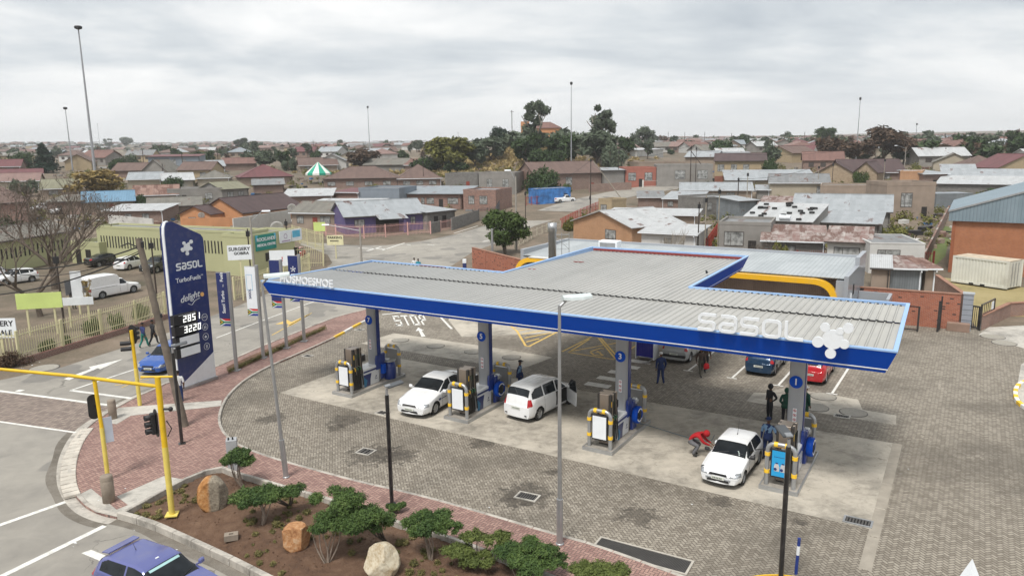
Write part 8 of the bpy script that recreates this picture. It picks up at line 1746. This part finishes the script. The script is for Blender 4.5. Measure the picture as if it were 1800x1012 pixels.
# ------------------------------------------------------------------ trees by hand
tpx('round', LM, 1, 'round leafy street tree behind the red brick wall', 888, 447, 362, 92, n=8000, leaf=.28, bark=BARK)
tpx('round', LOL, 2, 'big yellowish green tree at the foot of the koppie', 795, 300, 233, 88, n=6500, leaf=.45)
for a in (('tall', LGG, 3, 'tallest gum tree on the koppie', 942, 283, 160, 66), ('tall', LGG, 4, 'tall gum tree right of the thin mast', 1054, 283, 168, 72), ('round', LG, 5, 'dark bushy tree below the tallest gum', 925, 292, 230, 62), ('round', LG, 6, 'dark wide tree in the middle of the koppie', 985, 292, 232, 64), ('round', LGG, 7, 'grey green tree below the second gum', 1050, 292, 225, 80), ('round', LGG, 8, 'dark grey tree at the left end of the koppie', 862, 285, 236, 62), ('spread', LBK, 9, 'umbrella shaped pine on top of the koppie', 876, 262, 221, 31), ('round', LGG, 10, 'grey bushes between the yellowish tree and the koppie', 835, 296, 246, 50), ('bush', LG, 11, 'dark thicket at the foot of the grass slope', 748, 302, 276, 60), ('bush', LG, 12, 'low dark bush right of the thicket', 802, 302, 278, 52), ('bush', LGG, 13, 'scrub on the right flank of the koppie', 1075, 298, 256, 46), ('bush', LG, 14, 'dark scrub in the centre of the koppie foot', 955, 298, 262, 60)): tpx(*a, n=2600 if a[0] == 'tall' else 3000, leaf=.32 if a[0] == 'tall' else .5, bark=BARKP if a[0] == 'tall' else None)
for a in (('bush', LG, 21, 'large rounded green bush beside the brown roofed brick house', 955, 348, 294, 56), ('bush', LM, 22, 'small leafy bush behind the blue shop', 985, 350, 322, 34), ('cone', LBK, 23, 'dark conical pine at the left', 82, 304, 251, 44), ('bush', LG, 24, 'dark green bushy tree left of the pine', 36, 300, 266, 48), ('round', LYE, 25, 'wide yellow autumn tree in front of the olive house', 160, 352, 288, 100), ('round', LBR, 26, 'bare brown round tree in the middle distance', 636, 302, 253, 64), ('round', LBR, 27, 'large dark brown autumn tree left of the lamp', 1475, 292, 232, 80), ('round', LBR, 28, 'tallest reddish brown tree at the right', 1552, 290, 213, 92), ('round', LBR, 29, 'brown tree right of the tallest reddish one', 1655, 285, 246, 66), ('round', LG, 30, 'dark tree rising above the brown tree', 1448, 262, 218, 44), ('bush', LG, 31, 'dark green bush among the brown trees', 1614, 286, 255, 44), ('round', LGG, 32, 'grey green trees at the far right', 1735, 275, 230, 50), ('round', LG, 33, 'dark tree at the right edge', 1790, 275, 221, 50), ('round', LGG, 34, 'rounded tree on the skyline right of the koppie', 1130, 270, 218, 46), ('bush', LG, 35, 'low dark crown between pale roofs', 1270, 280, 244, 50), ('bush', LM, 36, 'dark hedge in front of the cream gable', 1696, 300, 281, 42), ('bush', LG, 37, 'green bush beside the brown tan house', 1350, 315, 278, 34), ('bush', LM, 38, 'light green shrub in front of the yellow gable', 1512, 326, 300, 26), ('bush', LG, 39, 'green bush behind the veranda house', 302, 338, 311, 40), ('bush', LG, 40, 'dark bush below the blue grey hall', 205, 300, 277, 36), ('bush', LGG, 41, 'grey bush right of the dark one', 232, 298, 273, 34), ('bush', LGG, 42, 'green grey trees beside the olive house', 42, 346, 316, 36), ('bush', LG, 43, 'dark bush by the rusty roofed house', 252, 372, 343, 30), ('round', LGG, 44, 'grey tree in the middle left distance', 464, 300, 258, 50), ('round', LG, 45, 'dark tree right of the grey one', 498, 296, 262, 30), ('bush', LGG, 46, 'grey green bush before the brown double house', 508, 300, 279, 28), ('tall', LGG, 47, 'twin gum trees on the left skyline', 426, 268, 239, 34), ('round', LGG, 48, 'gum tree on the far left skyline', 222, 262, 238, 26), ('tall', LGG, 49, 'pale gum on the left skyline beside the faint mast', 192, 264, 241, 20), ('round', LGG, 50, 'hazy tree left of the yellowish green tree', 733, 268, 243, 26), ('bush', LOL, 51, 'scruffy bush along the red fence by the yellow brick house', 1000, 406, 380, 26), ('bush', LG, 52, 'dark green shrubs at the left edge above the clinic', 18, 430, 385, 70), ('bush', LOL, 53, 'yellow green vine on the block house', 1368, 468, 425, 34), ('bush', LG, 54, 'weedy bank beside the zinc store', 1740, 360, 330, 60), ('bush', LG, 55, 'small shrubs below the rusty roof', 225, 372, 352, 22)): tpx(*a, n=2600, leaf=.42)
for k, (x, y, w_) in enumerate(((168, 588, 22), (206, 577, 20), (250, 560, 22), (28, 642, 40), (85, 622, 22), (122, 612, 12))): tpx('bush', LM if k != 3 else LBR, 60+k, ['clipped hedge bush behind the cream fence, left of a pair', 'clipped hedge bush behind the cream fence, right of a pair', 'clipped bush behind the fence nearest the wooden pole', 'wide reddish hedge behind the fence at the left edge', 'round clipped bush behind the middle of the fence', 'smallest clipped bush behind the fence'][k], x, y, y-34, w_*1.5, n=2600, leaf=.28)
tpx('tall', LYE, 70, 'thin yellow leaved sapling beside the white pickup', 158, 556, 478, 26, n=500, leaf=.3, bark=BARKP)
b = G(97, 508); baretree('large bare tree with a dark trunk in the clinic car park', b, 2.2, .30, 5, 5, 2.9, .62, (0, 0, 1), kids=3, twig=([(random.Random(i).uniform(-5, 5), random.Random(i+50).uniform(-4, 4), random.Random(i+90).uniform(5.5, 9.5), 1.9, 1.9, 1.3) for i in range(16)], 2400, .08, M('twig brown', (.13, .10, .085), .9)))
b = G(72, 556); baretree('bare forked tree leaning left behind the lime board', b, 1.6, .2, 11, 4, 2.5, .7, (-.25, 0, 1), kids=3)
b = G(1180, 470); baretree('leafless spreading shrub in front of the white shack', b, .3, .10, 21, 3, 1.4, .9, (0, 0, 1), up=.5, kids=4, mat=BARKP, name='bare_shrub'); b = G(1345, 478); baretree('tangled bare bush behind the dark red fence', b, .5, .10, 23, 4, 1.0, .9, (0, 0, 1), kids=3, name='bare_shrub'); b = G(-8, 452); baretree('bare tree cut by the left edge above the clinic', b, 2.0, .2, 31, 4, 2.4, .7, (0, 0, 1), kids=3)
# koppie: dry grass and the tower house on it
bl = []; rr = random.Random(4)
for _ in range(700):
    x, y = 12+rr.gauss(-26, 22), 268+rr.gauss(-26, 12)
    if T(x, y)-T(0, math.hypot(x, y)) > -99: bl.append((x, y, T(x, y)+.2, .9, .9, .5))
tag(part('dry_grass', leaves('dry_grass', bl, 26000, .55, leafmat('dry grass blades', (.20, .15, .06), (.40, .31, .15), (.52, .42, .23)), 4, asp=3, hollow=.1, up=0), None), 'dry yellow grass on the slope of the koppie', 'grass', kind='stuff')
def ph(px, d, z=0):
    r_ = ray(px, 300); k = d/math.hypot(r_.x, r_.y); return Vector((r_.x*k, r_.y*k, T(r_.x*k, r_.y*k)+z))
p = ph(930, 285); t = thing('hill_house', 'orange brown house with a tower behind the tallest gum tree', 'house', p, -.1); shell(t, 12, 8, 7.0, WM['orange'], RM['terra'], 'hip', 2.2); mb = MB().m(WM['orange']); mb.box(-3, 0, 0, 4, -1, 9.5); part('tower', mb, t)
for x in (2, 5, 9): winpart(t, x, 1.3, 3.8, 5.2)
p = ph(902, 272); car('hatch', 'white car parked on top of the koppie below the umbrella pine', p, .1, CW, step=.12, name='parked_car', plate=False)
p = ph(901, 276); mb = MB().m(DKP); mb.tube([(0, 0, -1), (0, 0, 13)], .14, 6); mb.box(-.8, .8, -.05, .05, 12.4, 12.5); solo('utility_pole', 'dark pole standing on the koppie left of the tower house', 'pole', mb, p)
# ------------------------------------------------------------------ far houses, each its own, filling the slopes to the skyline
rr = random.Random(77); placed = []
RK = [('terra', 'terracotta', 9), ('brown', 'brown', 8), ('pink', 'faded pink', 8), ('crimson', 'crimson', 3), ('silver', 'silver', 7), ('grey', 'grey', 4), ('white', 'white', 4), ('asb', 'olive grey', 4), ('slate', 'blue grey', 2)]
WK_ = [('cream', 'cream'), ('tan', 'tan'), ('white', 'white'), ('brick', 'brick'), ('grey', 'grey'), ('yellow', 'yellow')]
PRO = {}
def farproto(rk, wk, kind):
    k = (rk, wk, kind)
    if k in PRO: return None
    t = thing('far_house', 'x', 'house'); L_, D_ = (12, 9) if kind != 'hip' else (11, 10); t.location = (0, 0, 0); o = shell(t, L_, D_, 2.9, WM[wk], RM[rk], kind, 2.2 if kind != 'mono' else .8, .45, 2.5)
    for x in (.2, .5, .8): mb = MB().m(WFR); mb.box(L_*x-.8, L_*x+.8, -.04, .0-.003, 1.0, 2.2); part('window', mb, t)
    PRO[k] = t; return t
occ = [prj(o.matrix_world.translation if False else o.location) for o in bpy.data.objects if o.parent is None and o.get('category') in ('house', 'clinic', 'tree') and o.location.y > 150]
wts = [w_ for *_, w_ in RK]; far = []
y = 300.0
while y > 251.0:
    d0 = G(900, y).length; d0 = math.hypot(G(700, y).x, G(700, y).y); wpx = 12.5*FPX/d0; x = -60+rr.uniform(0, wpx)
    while x < 1860:
        px_, py_ = x+rr.uniform(-.2, .2)*wpx, y+rr.uniform(-1.2, 1.2); x += wpx*rr.uniform(1.0, 1.3)
        if 770 < px_ < 1110 and py_ > 246 and not (py_ < 262 and (px_ < 800 or px_ > 1085)): continue
        if py_ > 272 and any(abs(px_-q[0]-20) < 42 and abs(py_-q[1]) < 18 for q in occ): continue
        g_ = G(px_, py_)
        if math.hypot(g_.x, g_.y) > 2500: continue
        far.append((px_, py_, g_))
    y -= max(.8, (wpx*.12))
rr.shuffle(far); big = sorted(far, key=lambda q: q[2].length)[:190]; rest = [q for q in far if q not in big][:2200]
names_ = {}; items = []
def zone(px_, py_):
    lm = [(-99, 'left of the dark conical pine'), (105, 'between the pine and the tallest mast'), (170, 'just right of the tallest mast'), (270, 'beyond the blue grey hall'), (350, 'left of the twin skyline gums'), (430, 'behind the grey middle tree'), (530, 'left of the bare brown round tree'), (640, 'right of the distant thin mast'), (700, 'left of the yellowish green tree'), (1085, 'right of the koppie'), (1180, 'beyond the long cabin'), (1280, 'above the tan brown roofed house'), (1380, 'left of the dark brown tree'), (1500, 'behind the tallest reddish tree'), (1620, 'beyond the right brown tree'), (1720, 'near the right edge')]
    z = [l for x_, l in lm if px_ >= x_][-1]; dp = 'on the near slope' if py_ > 284 else 'in the middle distance' if py_ > 270 else 'far up the slope' if py_ > 261 else 'close to the skyline'; return z, dp
for px_, py_, g_ in big:
    rk = rr.choices(RK, wts)[0]; wk = rr.choice(WK_); kind = rr.choice(('gable', 'gable', 'hip', 'gabley')); items.append([px_, py_, g_, rk, wk, kind, *zone(px_, py_)])
from collections import defaultdict
grp = defaultdict(list)
for it in items: grp[(it[3][1], it[4][1], it[6], it[7])].append(it)
ordn = ['leftmost', 'second from left', 'third from left', 'fourth from left', 'fifth from left', 'sixth from left', 'seventh from left', 'eighth from left']+[q+' from left' for q in 'ninth tenth eleventh twelfth thirteenth fourteenth fifteenth sixteenth seventeenth eighteenth nineteenth twentieth'.split()]
for key, its in grp.items():
    its.sort(key=lambda q: q[0])
    for i, it in enumerate(its):
        base_ = '%s roofed %s house %s, %s' % (key[0], key[1], key[2], key[3])
        lab = base_ if len(its) == 1 else '%s roofed %s house %s, %s, %s' % (key[0], key[1], key[2], key[3].split(' ')[-1], ordn[i])
        k = (it[3][0], it[4][0], it[5]); p = farproto(*k); rz = rr.uniform(-.5, .5)+(PI/2 if rr.random() < .3 else 0); s_ = rr.uniform(.85, 1.15)
        loc = tuple(it[2]+Vector((0, 0, .1)))
        if p is not None: p.location = loc; p.rotation_euler = (0, 0, rz); p['label'] = lab; p['group'] = 'houses on the far slopes'; p.scale = (s_, s_, 1)
        else: dup(PRO[k], loc, rz, lab, 'houses on the far slopes', (s_, s_, 1))
mb = MB()
for px_, py_, g_ in rest:
    rk = rr.choices(RK, wts)[0][0]; L_, D_ = rr.uniform(9, 15), rr.uniform(7, 10); a = rr.uniform(-.6, .6); mb.T = Matrix.Translation(g_) @ Matrix.Rotation(a, 4, 'Z'); mb.m(WM[rr.choice(WK_)[0]]); mb.box(0, L_, 0, D_, -3, 2.9); mb.m(RM[rk]); e = .5
    mb.slab([(-e, -e, 2.9), (L_+e, -e, 2.9), (L_+e, D_/2, 4.9), (-e, D_/2, 4.9)], (0, 0, .1)); mb.slab([(-e, D_/2, 4.9), (L_+e, D_/2, 4.9), (L_+e, D_+e, 2.9), (-e, D_+e, 2.9)], (0, 0, .1))
mb.T = None; tag(part('far_houses', mb, None), 'mass of tiny houses along the skyline', 'houses', kind='stuff')
# far trees
FT = [('round', LG, 'dark green'), ('round', LGG, 'grey green'), ('bush', LG, 'low dark green'), ('round', LBR, 'bare brown'), ('tall', LGG, 'tall grey green')]
its = []
for k in range(330):
    px_ = rr.uniform(-40, 1840); py_ = 252.5+38*rr.random()**1.7
    if 775 < px_ < 1100 and py_ > 250: continue
    g_ = G(px_, py_)
    if math.hypot(g_.x, g_.y) > 2200: continue
    f = rr.choice(FT); its.append((px_, py_, g_, f, *zone(px_, py_)))
its.sort(key=lambda q: q[2].length); bl = [(q[2].x, q[2].y, q[2].z+3, 3.2, 3.2, 2.6) for q in its[185:]]; its = its[:185]
for k in range(420): g_ = G(rr.uniform(-40, 1840), rr.uniform(251.8, 262)); bl.append((g_.x, g_.y, g_.z+2.6, 3.5, 3.5, 2.6))
tag(part('far_trees', leaves('far_trees', bl, 30000, 1.5, LGG, 6, hollow=.3), None), 'mass of small trees between the farthest houses', 'trees', kind='stuff')
grp = defaultdict(list)
for it in its: grp[(it[3][2], it[4], it[5])].append(it)
TP2 = {}
for key, g2 in grp.items():
    g2.sort(key=lambda q: q[0])
    for i, it in enumerate(g2):
        lab = ('%s tree %s, %s' % key) if len(g2) == 1 else '%s tree %s, %s, %s' % (key[0], key[1], key[2].split(' ')[-1], ordn[i])
        f = it[3]; h_ = rr.uniform(4.5, 9.5) if f[0] != 'bush' else rr.uniform(2.5, 4.5)
        tree(f[0], f[1], 90+FT.index(f), lab, it[2], h_, h_*rr.uniform(.8, 1.25) if f[0] != 'tall' else h_*.7, rr.uniform(0, 6), 'trees scattered over the far slopes', n=420, leaf=.95, sink=.4)
# far poles
for k, (px_, py_) in enumerate(sorted(((1174, 262), (1203, 262), (1238, 262), (1285, 264), (1323, 268), (1378, 262), (1413, 262), (253, 292), (288, 318), (384, 290), (446, 296), (322, 300), (1676, 262), (1762, 270), (1660, 290), (552, 276)))):
    g_ = G(px_, py_); mb = MB().m(DKP); h_ = hpx(g_, py_-30); mb.tube([(0, 0, -.5), (0, 0, h_)], .13, 5); solo('far_pole', '%s of the thin bare poles among the far houses' % ordn[k], 'pole', mb, g_, group='thin poles among the far houses')
for a, b, sg, l in (((1213, 256, 1213, 328), (1038, 278, 1038, 366), 1.2, 'from the street bend pole to the tall dark pole'), ((1213, 262, 1213, 328), (1500, 262, 1500, 300), 1.5, 'from the tall dark pole towards the brown trees'), ((1038, 282, 1038, 366), (924, 337, 924, 400), 1.0, 'across the street above the blue shop'), ((1296, 314, 1296, 370), (1436, 292, 1436, 350), .8, 'over the pale metal roofs')): wire(at_depth(a[0], a[1], G(a[2], a[3]).y), at_depth(b[0], b[1], G(b[2], b[3]).y), sg, 'thin overhead wire '+l, .03)
# scrub and rubbish in the yards between the houses
bl = []; jk = MB()
JM = [WM['grey'], WM['brick'], WM['white'], RM['rust'], RM['grey'], DARKP, WM['tan'], paint('faded blue plastic', (.05, .16, .35))]
for _ in range(2600):
    px_, py_ = rr.uniform(-20, 1820), 296+150*rr.random()**1.5
    if py_ > 405 and px_ < 1240 or py_ > 372 and 530 < px_ < 1010 or 880 < px_ < 1190 and 318 < py_ < 380 or py_ > 440: continue
    g_ = G(px_, py_)
    if rr.random() < .45: k = rr.uniform(.4, 1.5); bl.append((g_.x, g_.y, g_.z+k*.5, k, k, k*.8))
    else: a = rr.uniform(0, 3); jk.m(rr.choice(JM)); k = rr.uniform(.25, 1.1); jk.cbox((g_.x, g_.y, g_.z+k*.3), (k*rr.uniform(.6, 2.5), k, k*rr.uniform(.3, .9)), a)
tag(part('yard_scrub', leaves('yard_scrub', bl, 42000, .30, LOL, 8, hollow=.2), None), 'weeds and low scrub growing in the yards between the houses', 'scrub', kind='stuff')
tag(part('yard_clutter', jk, None), 'rubbish, sheets and small sheds lying about the yards', 'clutter', kind='stuff')
# litter on the ground
rr = random.Random(9); mb = MB().m(WHITE)
for _ in range(90):
    x_, y_ = rr.choice(((rr.uniform(120, 420), rr.uniform(860, 1000)), (rr.uniform(0, 240), rr.uniform(590, 660)), (rr.uniform(1250, 1560), rr.uniform(600, 680)), (rr.uniform(450, 1700), rr.uniform(650, 1000)))); p = G(x_, y_); k = rr.uniform(.02, .06); a = rr.uniform(0, 3); z = .11 if x_ < 440 and y_ > 700 else .03
    mb.poly([(p.x+k*math.cos(a), p.y+k*math.sin(a), z), (p.x-k*math.sin(a), p.y+k*.6*math.cos(a), z+k*.4), (p.x-k*math.cos(a), p.y-k*math.sin(a), z+.004)])
tag(part('litter', mb, None), 'scraps of pale litter scattered over kerbs and paving', 'litter', kind='stuff')
# ------------------------------------------------------------------ air between here and the far slopes
hz_ = MB(); hm = bpy.data.materials.new('haze'); hm.use_nodes = True; n_ = hm.node_tree; n_.nodes.clear(); o_ = n_.nodes.new('ShaderNodeOutputMaterial'); v_ = n_.nodes.new('ShaderNodeVolumePrincipled'); v_.inputs['Color'].default_value = (.97, .985, 1, 1); v_.inputs['Density'].default_value = .00026; v_.inputs['Anisotropy'].default_value = .1; n_.links.new(v_.outputs[0], o_.inputs['Volume'])
hz_.m(hm); hz_.box(-3150, 3150, -3150, 3150, -3, 80)
tag(part('haze', hz_, None), 'pale haze over the far slopes', 'haze', kind='stuff')
